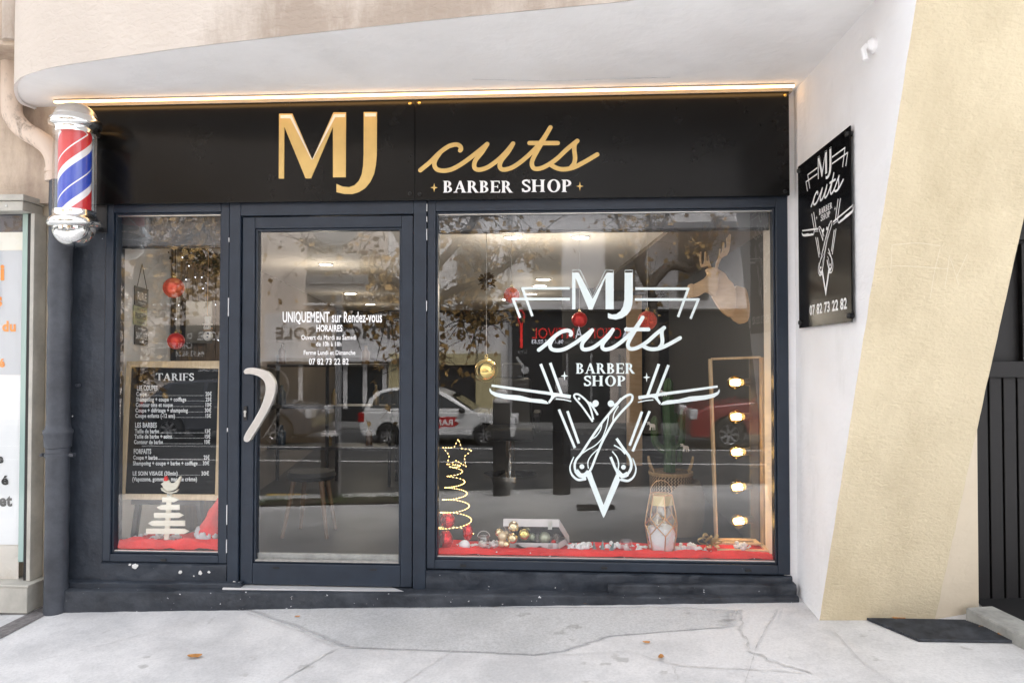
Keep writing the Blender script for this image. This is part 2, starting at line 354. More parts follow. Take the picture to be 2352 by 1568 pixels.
# serif capitals, drawn in a box 1 high (y down, top 0, baseline 1); each entry: advance, draw(F, x)
def serif(word, x0, x1, ytop, ybase):
    F = Flat(); TH, TN, SF = .20, .075, .065
    def arc(cx, cy, rx, ry, a0, a1, n=12): return [(cx + rx * math.cos(R(a)), cy + ry * math.sin(R(a))) for a in np.linspace(a0, a1, n)]
    def stem(x, w=TH, ser=.085):
        F.poly([(x, .0), (x + w, .0), (x + w, 1), (x, 1)]); F.poly([(x - ser, 0), (x + w + ser, 0), (x + w + ser * .3, SF), (x - ser * .3, SF)])
        F.poly([(x - ser * .3, 1 - SF), (x + w + ser * .3, 1 - SF), (x + w + ser, 1), (x - ser, 1)])
    def bowl(x, y0, y1, rx):
        cy = (y0 + y1) / 2; ry = (y1 - y0) / 2
        o = arc(x, cy, rx, ry, -90, 90, 16); i = arc(x, cy, max(rx - TH * .95, .02), ry - TN, 90, -90, 16)
        for k in range(15): F.polys.append(([o[k], o[k + 1], i[14 - k], i[15 - k]], .0002))
    def L(ch, x):
        n0 = len(F.polys)
        if ch == 'B': stem(x + .08); bowl(x + .3, 0, .50, .30); bowl(x + .3, .46, 1, .36); F.poly([(x + .25, 0), (x + .31, 0), (x + .31, TN), (x + .25, TN)]); F.poly([(x + .25, .46), (x + .31, .46), (x + .31, .53), (x + .25, .53)]); F.poly([(x + .25, 1 - TN), (x + .31, 1 - TN), (x + .31, 1), (x + .25, 1)]); return .76
        if ch == 'R': stem(x + .08); bowl(x + .3, 0, .54, .32); F.poly([(x + .25, 0), (x + .31, 0), (x + .31, TN), (x + .25, TN)]); F.poly([(x + .25, .54 - TN), (x + .31, .54 - TN), (x + .31, .54), (x + .25, .54)]); F.poly([(x + .30, .5), (x + .52, .5), (x + .82, 1), (x + .60, 1)]); F.poly([(x + .56, 1 - SF), (x + .80, 1 - SF), (x + .88, 1), (x + .58, 1)]); return .86
        if ch == 'P': stem(x + .08); bowl(x + .3, 0, .56, .34); F.poly([(x + .25, 0), (x + .31, 0), (x + .31, TN), (x + .25, TN)]); F.poly([(x + .25, .56 - TN), (x + .31, .56 - TN), (x + .31, .56), (x + .25, .56)]); return .72
        if ch == 'A':
            F.poly([(x + .40, 0), (x + .53, 0), (x + .84, 1), (x + .62, 1), (x + .385, .2)]); F.poly([(x + .40, 0), (x + .46, .12), (x + .16, 1), (x + .07, 1)])
            F.poly([(x + .2, .62), (x + .68, .62), (x + .68, .69), (x + .2, .69)]); F.poly([(x + 0, 1 - SF), (x + .25, 1 - SF), (x + .29, 1), (x - .03, 1)]); F.poly([(x + .58, 1 - SF), (x + .88, 1 - SF), (x + .93, 1), (x + .54, 1)]); return .92
        if ch in 'EF':
            stem(x + .08); F.poly([(x + .25, 0), (x + .68, 0), (x + .70, .24), (x + .65, .24), (x + .60, TN), (x + .25, TN)]); F.poly([(x + .25, .46), (x + .52, .46), (x + .52, .36), (x + .57, .36), (x + .57, .63), (x + .52, .63), (x + .52, .53), (x + .25, .53)])
            if ch == 'E': F.poly([(x + .25, 1 - TN), (x + .62, 1 - TN), (x + .68, .74), (x + .73, .74), (x + .70, 1), (x + .25, 1)])
            return .76 if ch == 'E' else .72
        if ch == 'H': stem(x + .08); stem(x + .62); F.poly([(x + .28, .46), (x + .62, .46), (x + .62, .54), (x + .28, .54)]); return .98
        if ch == 'I': stem(x + .08); return .38
        if ch == 'T': stem(x + .30); F.poly([(x + .0, 0), (x + .80, 0), (x + .82, .26), (x + .77, .26), (x + .70, TN), (x + .10, TN), (x + .03, .26), (x - .02, .26)]); return .82
        if ch == 'O':
            o = arc(x + .45, .5, .42, .53, 0, 360, 33); i = arc(x + .45, .5, .21, .45, 0, 360, 33)
            for k in range(32): F.polys.append(([o[k], o[k + 1], i[k + 1], i[k]], .0001))
            return .92
        if ch == 'S':
            F.rib([(x + .52, .24), (x + .45, .09), (x + .30, .055), (x + .15, .12), (x + .12, .26), (x + .22, .41), (x + .40, .53), (x + .52, .68), (x + .49, .86), (x + .33, .95), (x + .17, .92), (x + .08, .74)], .15, sm=3, caps=False)
            F.poly([(x + .50, .0), (x + .55, .0), (x + .56, .30), (x + .51, .30)]); F.poly([(x + .03, .70), (x + .08, .70), (x + .10, 1), (x + .05, 1)]); return .62
        return .38
    x = 0
    for ch in word: x += L(ch, x) + .03
    k = (x1 - x0) / x
    return F.mapped(lambda a, b: (x0 + a * k, ytop + b * (ybase - ytop)))

# sans text from the built-in font, as triangles in a 2D list: x right, y up, cap height 1
_tcache = {}
def text_tris(s, bold=0.0):
    key = (s, bold)
    if key in _tcache: return _tcache[key]
    c = bpy.data.curves.new("lettering", 'FONT'); c.body = s; c.size = 1; c.offset = bold; c.resolution_u = 3; c.space_character = 1.0 + bold * 2
    o = bpy.data.objects.new("lettering", c); COL.objects.link(o)
    dg = bpy.context.evaluated_depsgraph_get(); me = bpy.data.meshes.new_from_object(o.evaluated_get(dg))
    v = [(p.co.x, p.co.y) for p in me.vertices]; f = [tuple(p.vertices) for p in me.polygons]
    bpy.data.objects.remove(o); bpy.data.curves.remove(c); bpy.data.meshes.remove(me)
    _tcache[key] = (v, f); return v, f
CAPH = max(p[1] for p in text_tris("H")[0])
def text_on(mb, s, Lp, Rp, Tp, bold=.0, lift=(0, 0, 0)):
    """lettering whose baseline runs from Lp to Rp with the cap height reaching Tp above Lp"""
    v, f = text_tris(s, bold)
    x0 = min(p[0] for p in v); x1 = max(p[0] for p in v)
    Lp, Rp, Tp = Vector(Lp), Vector(Rp), Vector(Tp); X = (Rp - Lp) / (x1 - x0); Y = (Tp - Lp) / CAPH
    mb.add([Lp + X * (p[0] - x0) + Y * p[1] + Vector(lift) for p in v], f); return mb
def text_px(mb, s, u0, u1, vb, vt, plane, bold=.0, lift=(0, 0, 0), vb2=None):
    """the same, given where it stands in the picture on a plane (p0, n)"""
    return text_on(mb, s, hit(u0, vb, *plane), hit(u1, vb2 if vb2 is not None else vb, *plane), hit(u0, vt, *plane), bold, lift)
FACADE = ((0, 0, 0), (0, 1, 0))

# ================================================================== GROUND
GN = (-.034, -.06, 1.0)
def gz(x, y): return .115 + .034 * x + .06 * (y + .1)
G0 = (0, -.1, gz(0, -.1)); GPL = (G0, GN)
YK = -5.3                                            # our kerb
def pavement_mat(name, c, c2, stain, cscale):
    m, t, b = _principled(name); N = t.nodes; L = t.links
    tc = N.new("ShaderNodeTexCoord")
    n1 = N.new("ShaderNodeTexNoise"); n1.inputs["Scale"].default_value = 1.5; n1.inputs["Detail"].default_value = 10; n1.inputs["Roughness"].default_value = .68
    L.new(tc.outputs["Object"], n1.inputs["Vector"])
    r1 = ramp(N, [(.40, c2), (.58, c)]); L.new(n1.outputs[0], r1.inputs[0])
    n2 = N.new("ShaderNodeTexNoise"); n2.inputs["Scale"].default_value = 7; n2.inputs["Detail"].default_value = 5
    L.new(tc.outputs["Object"], n2.inputs["Vector"])
    r2 = ramp(N, [(.655, (0, 0, 0)), (.70, (1, 1, 1))]); L.new(n2.outputs[0], r2.inputs[0])
    mx = N.new("ShaderNodeMix"); mx.data_type = 'RGBA'; L.new(r2.outputs[0], mx.inputs[0]); L.new(r1.outputs[0], mx.inputs[6]); mx.inputs[7].default_value = (*stain, 1)
    n4 = N.new("ShaderNodeTexNoise"); n4.inputs["Scale"].default_value = 70; n4.inputs["Detail"].default_value = 8; n4.inputs["Roughness"].default_value = .75
    L.new(tc.outputs["Object"], n4.inputs["Vector"])
    r4 = ramp(N, [(.34, (.58, .58, .58)), (.58, (1, 1, 1))]); L.new(n4.outputs[0], r4.inputs[0])
    mm = N.new("ShaderNodeMix"); mm.data_type = 'RGBA'; mm.blend_type = 'MULTIPLY'; mm.inputs[0].default_value = cscale
    L.new(mx.outputs[2], mm.inputs[6]); L.new(r4.outputs[0], mm.inputs[7]); L.new(mm.outputs[2], b.inputs["Base Color"])
    b.inputs["Roughness"].default_value = .85
    bp = N.new("ShaderNodeBump"); bp.inputs["Strength"].default_value = .25; bp.inputs["Distance"].default_value = .01
    L.new(n4.outputs[0], bp.inputs["Height"]); L.new(bp.outputs[0], b.inputs["Normal"])
    MATS[name] = m; return m
M_pave = pavement_mat("pale_worn_concrete", (.67, .665, .665), (.51, .51, .515), (.46, .455, .45), .4)
M_patch = pavement_mat("grey_granular_concrete", (.58, .585, .59), (.47, .475, .48), (.42, .42, .42), .7)
M_joint = mat("dirty_joint", (.50, .495, .49), .9, var=.3, vscale=20)
M_asph = mat("asphalt", (.055, .057, .060), .9, var=.25, vscale=3, bump=.4, bscale=150)
M_kerb = mat("kerb_stone", (.40, .40, .39), .8, var=.15, vscale=5, bump=.2)
M_line = mat("white_road_paint", (.70, .70, .70), .7, var=.12, vscale=9)
M_yline = mat("yellow_road_paint", (.62, .40, .06), .7, var=.2, vscale=9)
b = MB(); nx, ny = 44, 14
xs = np.linspace(-24, 16, nx); ys = np.linspace(.35, YK, ny)
b.add([(x, y, gz(max(-4, min(3.5, x)), y)) for y in ys for x in xs], [(j * nx + i, j * nx + i + 1, (j + 1) * nx + i + 1, (j + 1) * nx + i) for j in range(ny - 1) for i in range(nx - 1)])
struct(b.build("pavement", M_pave, smooth=30))
b = MB()
for i in range(40):
    x = -24 + i; z0 = gz(max(-4, min(3.5, x)), YK); z1 = gz(max(-4, min(3.5, x + 1)), YK)
    b.add([(x, YK, z0), (x + 1, YK, z1), (x + 1, YK - .16, z1), (x, YK - .16, z0), (x, YK - .16, -.5), (x + 1, YK - .16, -.5)], [(0, 3, 2, 1), (3, 4, 5, 2)])
struct(b.build("kerb", M_kerb))
RZ = -.36
b = MB(); b.poly([(-60, YK, RZ), (-60, -15.2, RZ - .12), (60, -15.2, RZ - .12), (60, YK, RZ)])
struct(b.build("road", M_asph))
# a sheet of road paint: white lane line, bay line and the yellow line along our kerb
b = MB(); rl = lambda y: RZ - .12 * (YK - y) / (15.2 + YK) + .004
for yy, w in ((-9.3, .12), (-11.6, .12)): b.add([(-40, yy, rl(yy)), (40, yy, rl(yy)), (40, yy - w, rl(yy - w)), (-40, yy - w, rl(yy - w))], [(0, 1, 2, 3)])
struct(b.build("white_road_line", M_line, recalc=False), "white line painted along the road")
b = MB()
for k in range(7): b.add([(-4 + k * 1.6, -5.62, rl(-5.6)), (-2.9 + k * 1.6, -5.62, rl(-5.6)), (-2.9 + k * 1.6, -5.74, rl(-5.7)), (-4 + k * 1.6, -5.74, rl(-5.7))], [(0, 1, 2, 3)])
struct(b.build("yellow_road_line", M_yline, recalc=False), "yellow line painted along the kerb")
b = MB(); b.box(-60, 60, -15.2, -17.3, -1, RZ + .04); struct(b.build("opposite_pavement", mat("grey_far_pavement", (.17, .17, .17), .9, var=.2, vscale=2)))
def gl(u, v, lift=.004): p = hit(u, v, *GPL); return Vector((p.x, p.y, p.z + lift))
patch = [(531, 1394), (600, 1418), (690, 1452), (775, 1489), (900, 1494), (1080, 1500), (1230, 1508), (1300, 1500), (1420, 1462), (1700, 1440), (1712, 1400), (1560, 1392)]

M_patch_n = M_patch.node_tree; _o = M_patch_n.nodes["Material Output"]; _at = M_patch_n.nodes.new("ShaderNodeAttribute"); _at.attribute_name = "wear"
_tr = M_patch_n.nodes.new("ShaderNodeBsdfTransparent"); _mx = M_patch_n.nodes.new("ShaderNodeMixShader"); _ns = M_patch_n.nodes.new("ShaderNodeTexNoise"); _ns.inputs["Scale"].default_value = 14; _ns.inputs["Detail"].default_value = 6
_ma = M_patch_n.nodes.new("ShaderNodeMath"); _ma.operation = 'MULTIPLY_ADD'; _ma.inputs[1].default_value = 1.5; _mb = M_patch_n.nodes.new("ShaderNodeMath"); _mb.operation = 'SUBTRACT'; _mb.inputs[1].default_value = .62; _mb.use_clamp = True
M_patch_n.links.new(_at.outputs["Fac"], _ma.inputs[0]); M_patch_n.links.new(_ns.outputs[0], _ma.inputs[2]); M_patch_n.links.new(_ma.outputs[0], _mb.inputs[0]); M_patch_n.links.new(_mb.outputs[0], _mx.inputs[0])
M_patch_n.links.new(_tr.outputs[0], _mx.inputs[1]); M_patch_n.links.new(M_patch_n.nodes["Principled BSDF"].outputs[0], _mx.inputs[2]); M_patch_n.links.new(_mx.outputs[0], _o.inputs[0])
_po = [gl(*q) for q in patch]; _c = sum(_po, Vector()) / len(_po); _pi = [q.lerp(_c, .13) for q in _po]; _n = len(_po)
b = MB(); b.add(_po + _pi, [(i, (i + 1) % _n, _n + (i + 1) % _n, _n + i) for i in range(_n)] + [tuple(range(_n, 2 * _n))]); _pp = b.build("pavement_patch", M_patch)
_av = _pp.data.attributes.new("wear", 'FLOAT', 'POINT'); _av.data.foreach_set("value", [0.0] * _n + [1.0] * _n)
struct(_pp, "rougher grey concrete patch in the pavement", "pavement")
b = MB()
def joint(pts, w=.008, lift=.006, jit=.006):
    P = [gl(*q, lift) for q in pts]; Q = []
    for i in range(len(P) - 1):
        for k in range(8): Q.append(P[i].lerp(P[i + 1], k / 8))
    Q.append(P[-1])
    for i, q in enumerate(Q):
        q.x += random.uniform(-jit, jit); q.y += random.uniform(-jit, jit); q.z = gz(q.x, q.y) + lift
    for i in range(len(Q) - 1):
        d = (Q[i + 1] - Q[i]).normalized(); n = Vector((-d.y, d.x, 0)) * w * random.uniform(.15, .5)
        b.add([Q[i] - n, Q[i + 1] - n, Q[i + 1] + n, Q[i] + n], [(0, 1, 2, 3)])
joint([(531, 1394), (690, 1452), (775, 1489)], .005); joint([(0, 1541), (250, 1478), (500, 1414)], .004, jit=.003); joint([(775, 1489), (700, 1531), (625, 1580)], .012)
joint([(1700, 1398), (1705, 1455), (1728, 1500), (1800, 1530), (1860, 1545)], .012, jit=.014); joint([(1785, 1400), (1740, 1480), (1712, 1568)], .006, jit=.002)
joint([(1560, 1568), (1545, 1530)], .006); joint([(775, 1489), (1080, 1499), (1300, 1504)], .003, jit=.009); joint([(1300, 1504), (1440, 1496), (1560, 1530), (1850, 1546)], .006)
joint([(2050, 1568), (1980, 1520), (1915, 1450)], .005, jit=.003); joint([(930, 1568), (1060, 1480)], .005, jit=.003)
struct(b.build("pavement_joints", M_joint), "dark cracks and joints in the pavement", "pavement")

# fallen leaves
M_leaf = mat("fallen_leaf", (.42, .19, .05), .7, var=.35, vscale=40)
def leaf_mb(c, s, a, up):
    m = MB(); out = []
    for k in range(12):
        t = k / 12 * 2 * math.pi; rr = s * (.55 + .45 * abs(math.cos(t))) * (1 + .18 * math.sin(5 * t))
        q = Vector((rr * math.cos(t), rr * .62 * math.sin(t), up * s * (.25 + .75 * abs(math.sin(t * .5 + .6)))))
        q.rotate(Matrix.Rotation(a, 3, 'Z')); out.append(Vector(c) + q)
    cc = Vector(c) + Vector((0, 0, s * .12 * up)); m.add(out + [cc], [(i, (i + 1) % 12, 12) for i in range(12)]); return m
for (u, v, s, a, lab) in [(447, 1511, .036, .3, "curled brown leaf alone on the pale pavement left of centre"), (1985, 1408, .03, 1, "small brown leaf at the foot of the beige pillar beside the black grate"),
                          (2065, 1425, .035, .1, "orange leaf lying on the far edge of the black grate"), (2120, 1413, .03, .6, "dark brown leaf on the far edge of the grate"), (2312, 1464, .04, 0, "pale brown leaf lying on the right edge of the grate"),
                          (2262, 1445, .028, 0, "small orange leaf below the kerb block"), (1348, 1388, .022, .5, "tiny orange leaf on the step edge at right"), (683, 1418, .016, .4, "tiny brown leaf under the step near the door"),
                          (1518, 1512, .028, 1.2, "grey brown scrap of leaf on the pavement right of centre"), (1485, 1478, .02, .2, "small dark leaf scrap in the middle of the pavement")]:
    p = gl(u, v, .006); o = leaf_mb(p, s, a, .35).build("fallen_leaf", M_leaf, smooth=60); tag(o, lab, "leaf", "fallen leaves on the pavement")

# ================================================================== CANOPY, WALLS, PILLAR
ZS = 3.055
edge = [(75, 244), (48, 234), (35, 215), (32, 195), (42, 178), (60, 168), (90, 158), (120, 150), (160, 143), (200, 137), (300, 122), (500, 95), (1000, 40), (1410, 0)]
E2 = [atz(u, v, ZS) for u, v in edge]; E2 = [Vector(p) for p in smooth_pts(E2, 3)]
E2[0].y = .06; E2 += [Vector((1.9, -1.52, ZS)), Vector((6, -1.9, ZS))]
can = thing("concrete_canopy", "rounded beige rendered concrete canopy with pale grey underside above the shop", "canopy", (-1, 0, ZS))
b = MB(); b.poly(E2 + [Vector((6, .3, ZS)), Vector((-2.9, .3, ZS))]); b.build("soffit", M_soffit, can)
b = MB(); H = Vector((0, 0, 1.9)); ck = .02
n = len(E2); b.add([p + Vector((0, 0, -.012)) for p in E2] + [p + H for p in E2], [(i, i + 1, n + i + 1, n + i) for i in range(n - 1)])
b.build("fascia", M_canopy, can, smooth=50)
b = MB(); b.add([p + Vector((0, 0, -.014)) for p in E2] + [p + (Vector((-.5, .6, ZS)) - p).normalized() * .016 + Vector((0, 0, -.005)) for p in E2], [(i, i + 1, n + i + 1, n + i) for i in range(n - 1)])
b.build("drip_edge", M_white, can, smooth=50)
b = MB(); b.tube([atz(1085, 182, ZS - .001), atz(1250, 187, ZS - .001), atz(1540, 178, ZS - .001)], .0012, 5); b.build("crack", M_joint, can)
# wall of the house above and beside
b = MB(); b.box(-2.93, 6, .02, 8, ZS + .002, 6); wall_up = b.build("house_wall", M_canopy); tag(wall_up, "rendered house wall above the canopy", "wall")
b = MB(); zl = at(100, 467)[2]
b.box(-12, -2.93, .0, 8, zl, 6); b.mi = 1; b.box(-12, -2.935, .06, .3, -.2, zl - .002)
nw = b.build("neighbour_wall", [M_nwall, M_beige2]); tag(nw, "cracked pinkish rendered wall left of the shop behind the drainpipe", "wall")
led = thing("house_ledge", "pale moulded ledge with a pipe above it at the upper left corner", "ledge", (-3.4, -.3, 3.4))
c0 = at(0, 107, -.32); c1 = at(46, 107, -.32)
b = MB(); b.box(-8, c1.x - .02, -.34, .0, c0.z, c0.z + .03); b.box(-8, c1.x - .03, -.28, .0, c0.z + .03, 6); b.build("ledge_slab", M_nwall, led, bevel=.006)
b = MB(); q0 = at(28, 108, -.33); b.tube([(q0.x, -.33, q0.z + .03), (q0.x, -.33, 6)], .05, 16); b.build("rain_pipe", M_canopy, led, smooth=40)

# white flank and slanting beige front of the pillar
XW = 1.362
A = atx(2105, 0, XW); B = atx(1885, 1405, XW)
A = A + (A - B) * .35; dB = (A - B); B = B - dB * .1
fn = Vector((0, -dB.z, dB.y)).normalized(); FP = (B, fn)          # the slanting front contains the x axis
Rt = hit(2352, 498, *FP); Rb = hit(2150, 1410, *FP); dR = (Rt - Rb); Rt2 = Rt + dR * ((A.z - Rt.z) / dR.z); Rb2 = Rb - dR * ((Rb.z - B.z) / dR.z)
pil = thing("leaning_pillar", "beige roughcast pillar leaning outwards with a white flank right of the shop", "pillar", (XW + .4, -.3, .1))
def pjit(t, s): return Vector((.0035 * noise.noise(Vector((t * 40, s, 0))) + .002 * noise.noise(Vector((t * 130, s, 3))), 0, 0))
nu, nv = 20, 90; g = []
for j in range(nv + 1):
    t = j / nv; l = B.lerp(A, t) + pjit(t, 1); r = Rb2.lerp(Rt2, t) + pjit(t, 7)
    for i in range(nu + 1):
        s = i / nu; q = l.lerp(r, s); k = min(1, 8 * min(s, 1 - s)); g.append(q + fn * (.004 * k * noise.noise(q * 7)))
b = MB(); b.add(g, [(j * (nu + 1) + i, j * (nu + 1) + i + 1, (j + 1) * (nu + 1) + i + 1, (j + 1) * (nu + 1) + i) for j in range(nv) for i in range(nu)])
b.add([Rb2 + Vector((.0, 0.002, 0)), Rt2 + Vector((.0, .002, 0)), (Rt2.x, .3, Rt2.z), (Rb2.x, .3, Rb2.z)], [(0, 1, 2, 3)]); b.build("front_face", M_beige, pil, smooth=30)
b = MB(); fl = [B.lerp(A, j / nv) + pjit(j / nv, 1) for j in range(nv + 1)]; b.add(fl + [Vector((XW, .3, q.z)) for q in fl], [(j, j + 1, nv + 2 + j, nv + 1 + j) for j in range(nv)]); b.build("white_flank", M_white, pil)
c9 = crop(2900, 300, 1.4255); F = Flat()
for L_ in ([(957, 968), (1100, 958), (1230, 975)], [(955, 1088), (1100, 1092), (1272, 1106)], [(953, 968), (945, 1130)], [(1228, 985), (1195, 1120), (1170, 1275)], [(1280, 1030), (1268, 1120), (1255, 1205)], [(1286, 1050), (1310, 1120), (1332, 1195)], [(1382, 1020), (1322, 1150)]): F.rib(L_, 3.0, 4, caps=False)
_fo = -fn if fn.y > 0 else fn
b = MB(); F.mesh(b, lambda x, y, l: hit(*c9(x, y), B + _fo * (.008 + l), fn)); b.build("chalk_scrawl", mat("faint_chalk", (.73, .665, .53), .95), pil, recalc=False)
pr = at(2246, 1400, -.2)
b = MB(); b.box(XW + .2, pr.x, -.2, .4, -.2, 2.6); b.build("pier", M_beige2, pil, bevel=.006)
_C0, _C1 = Rb2, hit(2244, 955, *FP); _D = at(2248, 1412, _C0.y + .06); _D.z -= .15
b = MB(); b.add([_C0 + Vector((-.004, 0, 0)), _D, _C1, _D + Vector((0, .5, 0)), _C1 + Vector((0, .8, 0))], [(0, 1, 2), (1, 3, 4, 2)]); b.build("side_facet", M_beige2, pil)
# white strip of reveal between frame and flank
xr = at(1812, 900)[0]
b = MB(); b.box(xr - .03, XW + .02, .012, .2, .0, ZS); o = b.build("wall_reveal", M_white); tag(o, "narrow white plastered reveal between the shop frame and the pillar flank", "wall")
# little conduit stub with rose on the flank
st = thing("pipe_stub", "small painted pipe stub high on the white pillar flank", "pipe", tuple(atx(2008, 105, XW)))
p = atx(2008, 105, XW); b = MB(); b.lathe([(.035, 0), (.035, .015), (.022, .03), (.0, .034)], p, 14, (-1, 0, 0)); b.build("rose", M_white, st, smooth=40)
b = MB(); b.tube([p + Vector((-.03, 0, 0)), p + Vector((-.05, -.01, -.02)), p + Vector((-.045, -.02, -.07))], .012, 8); b.build("pipe_end", M_white, st, smooth=40)

# dark slatted gate at far right
gt = thing("slatted_gate", "black vertical boarded gate behind the pillar at the right edge", "gate", (3.2, .5, .2))
M_gate = mat("black_gate_paint", (.005, .0045, .005), .5, var=.3, vscale=6)
b = MB(); GTY = -.1; gx0 = at(2244, 1200, GTY).x
for k in range(24): b.box(gx0 + k * .075, gx0 + k * .075 + .066, GTY, GTY + .03, .0, at(2300, 865, GTY)[2])
b.box(gx0 - .35, gx0 + 2, GTY + .0305, GTY + .05, 0, 2.6); b.build("board_panel", M_gate, gt, bevel=.004)
b = MB(); z1 = at(2300, 850, GTY)[2]; b.box(gx0, gx0 + 2, GTY - .03, GTY + .03, z1 - .04, z1 + .05); b.build("rail", M_gate, gt, bevel=.004)
b = MB()
for k in range(6): b.box(gx0 + .25 * k, gx0 + .25 * k + .03, GTY - .01, GTY + .03, z1 + .05, at(2300, 560, GTY)[2])
z2 = at(2330, 552, GTY)[2]; b.box(gx0, gx0 + 2, GTY - .02, GTY + .03, z2, z2 + .03); b.build("bar_panel", M_gate, gt, bevel=.003)
b = MB(); b.box(gx0 - .35, gx0 + 2.4, .0, .05, z2 - .3, 4); b.box(gx0 + 2.01, gx0 + 2.1, -.9, .6, 0, 4)
o = b.build("passage_wall", mat("grey_passage_wall", (.12, .12, .12), .9, var=.2)); tag(o, "dim grey wall above the black gate", "wall")
k = thing("kerb_block", "chipped grey concrete kerb block beside the grate at the right edge", "kerb block", tuple(gl(2290, 1440)))
b = MB(); a0 = gl(2217, 1422, 0); a1 = gl(2385, 1508, 0); d = (a1 - a0).normalized(); nrm = Vector((-d.y, d.x, 0)) * .16
if nrm.x < 0: nrm = -nrm
pts = [a0, a1, a1 + nrm, a0 + nrm]; b.add([p + Vector((0, 0, -.08)) for p in pts] + [p + Vector((0, 0, .065)) for p in pts], [(0, 1, 2, 3), (4, 5, 6, 7), (0, 1, 5, 4), (1, 2, 6, 5), (2, 3, 7, 6), (3, 0, 4, 7)])
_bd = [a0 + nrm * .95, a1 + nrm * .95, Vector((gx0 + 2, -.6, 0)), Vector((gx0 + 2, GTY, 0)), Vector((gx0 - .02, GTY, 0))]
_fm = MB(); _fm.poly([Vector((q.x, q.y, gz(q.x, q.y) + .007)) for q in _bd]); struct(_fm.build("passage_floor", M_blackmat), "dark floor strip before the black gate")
b.build("block", mat("grey_cast_concrete", (.33, .33, .31), .9, var=.25, vscale=8, bump=.5, bscale=30), k, bevel=.012)
gr = thing("floor_grate", "black ribbed metal grate set in the pavement before the beige pillar", "grate", tuple(gl(2170, 1452)))
q = [gl(1990, 1424, .003), gl(2215, 1428, .003), gl(2350, 1478, .003), gl(2110, 1474, .003)]
b = MB(); b.poly(q); b.build("plate", M_blackmat, gr)
b = MB()
for i in range(22):
    t0 = (i + .2) / 22; t1 = (i + .72) / 22
    l0, l1 = q[0].lerp(q[3], t0), q[0].lerp(q[3], t1); r0, r1 = q[1].lerp(q[2], t0), q[1].lerp(q[2], t1); h = Vector((0, 0, .012))
    b.add([l0, r0, r1, l1, l0 + h, r0 + h, r1 + h, l1 + h], [(4, 5, 6, 7), (0, 1, 5, 4), (1, 2, 6, 5), (2, 3, 7, 6), (3, 0, 4, 7)])
b.build("grating", mat("worn_black_iron", (.05, .055, .065), .6, metal=.3, var=.5, vscale=14), gr)
b = MB(); q = [gl(-40, 1460, .003), gl(100, 1392, .003), gl(125, 1402, .003), gl(-20, 1478, .003)]; b.poly(q)
o = b.build("drain_cover", mat("dusty_iron_cover", (.17, .16, .16), .8, var=.35, vscale=30, bump=.5, bscale=120)); tag(o, "dusty strip drain cover in the pavement at the lower left corner", "drain cover")

# ================================================================== SHOPFRONT
def X(u, v=900): return at(u, v)[0]
LWX0, LWX1 = at(268, 700).x, at(502, 900).x; LWX0 -= .006
LWZ0, LWZ1 = (at(258, 1266).z + at(500, 1269).z) / 2, (at(270, 494).z + at(504, 492).z) / 2
DX0, DX1, DZ0, DZ1 = at(555, 900).x, at(948, 900).x, (at(553, 1342).z + at(948, 1346).z) / 2, at(750, 497).z
GX0, GX1, GZ0, GZ1 = at(589, 900).x, at(916, 900).x, at(750, 1289).z, at(750, 529).z
BWX0, BWX1 = at(1005, 900).x, at(1778, 900).x
BWZ0, BWZ1 = (at(1005, 1276).z + at(1781, 1294).z) / 2, (at(1006, 488).z + at(1775, 485).z) / 2
FX0, FX1 = at(241, 900).x, at(1811, 900).x
MX1, MX2, MX3 = at(527, 900).x, at(553, 900).x, at(980, 900).x
ZH = at(900, 462).z                                   # top of the frames
def ring(mb, x0, x1, z0, z1, X0, X1, Z0, Z1, y0, y1):
    """a frame: outer rectangle x0..x1 z0..z1 round an opening, its members butted"""
    mb.box(x0, X0, y0, y1, z0, z1); mb.box(X1, x1, y0, y1, z0, z1); mb.box(X0, X1, y0, y1, z0, Z0); mb.box(X0, X1, y0, y1, Z1, z1)
def window(name, label, x0, x1, z0, z1, X0, X1, Z0, Z1):
    t = thing(name, label, "shop window", ((x0 + x1) / 2, 0, z0))
    b = MB(); ring(b, x0, x1, z0, z1, X0 - .012, X1 + .012, Z0 - .012, Z1 + .012, -.012, .07); f = b.build("frame", M_frame, t, bevel=.005)
    b = MB(); ring(b, X0 - .011, X1 + .011, Z0 - .011, Z1 + .011, X0, X1, Z0, Z1, .004, .065); g = b.build("glazing_bead", M_frame, f, bevel=.003)
    b = MB(); b.box(X0, X1, .012, .028, Z0 - .004, Z0 + .006); b.build("bottom_seal", M_steel, f)
    b = MB(); b.box(X0, X1, .014, .028, Z1 - .006, Z1 + .002); b.build("top_seal", M_steel, f)
    b = MB(); b.poly([(X0 - .006, GY, Z0 - .006), (X1 + .006, GY, Z0 - .006), (X1 + .006, GY, Z1 + .006), (X0 - .006, GY, Z1 + .006)]); b.build("pane", M_glass, t)
    b = MB()
    for k in ([.5] if X1 - X0 < 1 else [.08, .5, .92]):
        xx = X0 + (X1 - X0) * k; b.box(xx - .018, xx + .018, -.020, -.0125, Z0 - .05, Z0 - .035)
    b.build("drain_cap", M_black, f, bevel=.003)
    return t
lw = window("shop_window", "narrow dark framed shop window with the chalkboard price list behind it", FX0, MX1 - .004, at(380, 1290).z, ZH, LWX0, LWX1, LWZ0, LWZ1)
bw = window("display_window", "wide dark framed display window carrying the white bull head barber emblem", MX3 + .004, FX1, (at(1010, 1303).z + at(1800, 1310).z) / 2 - .012, ZH, BWX0, BWX1, BWZ0, BWZ1)
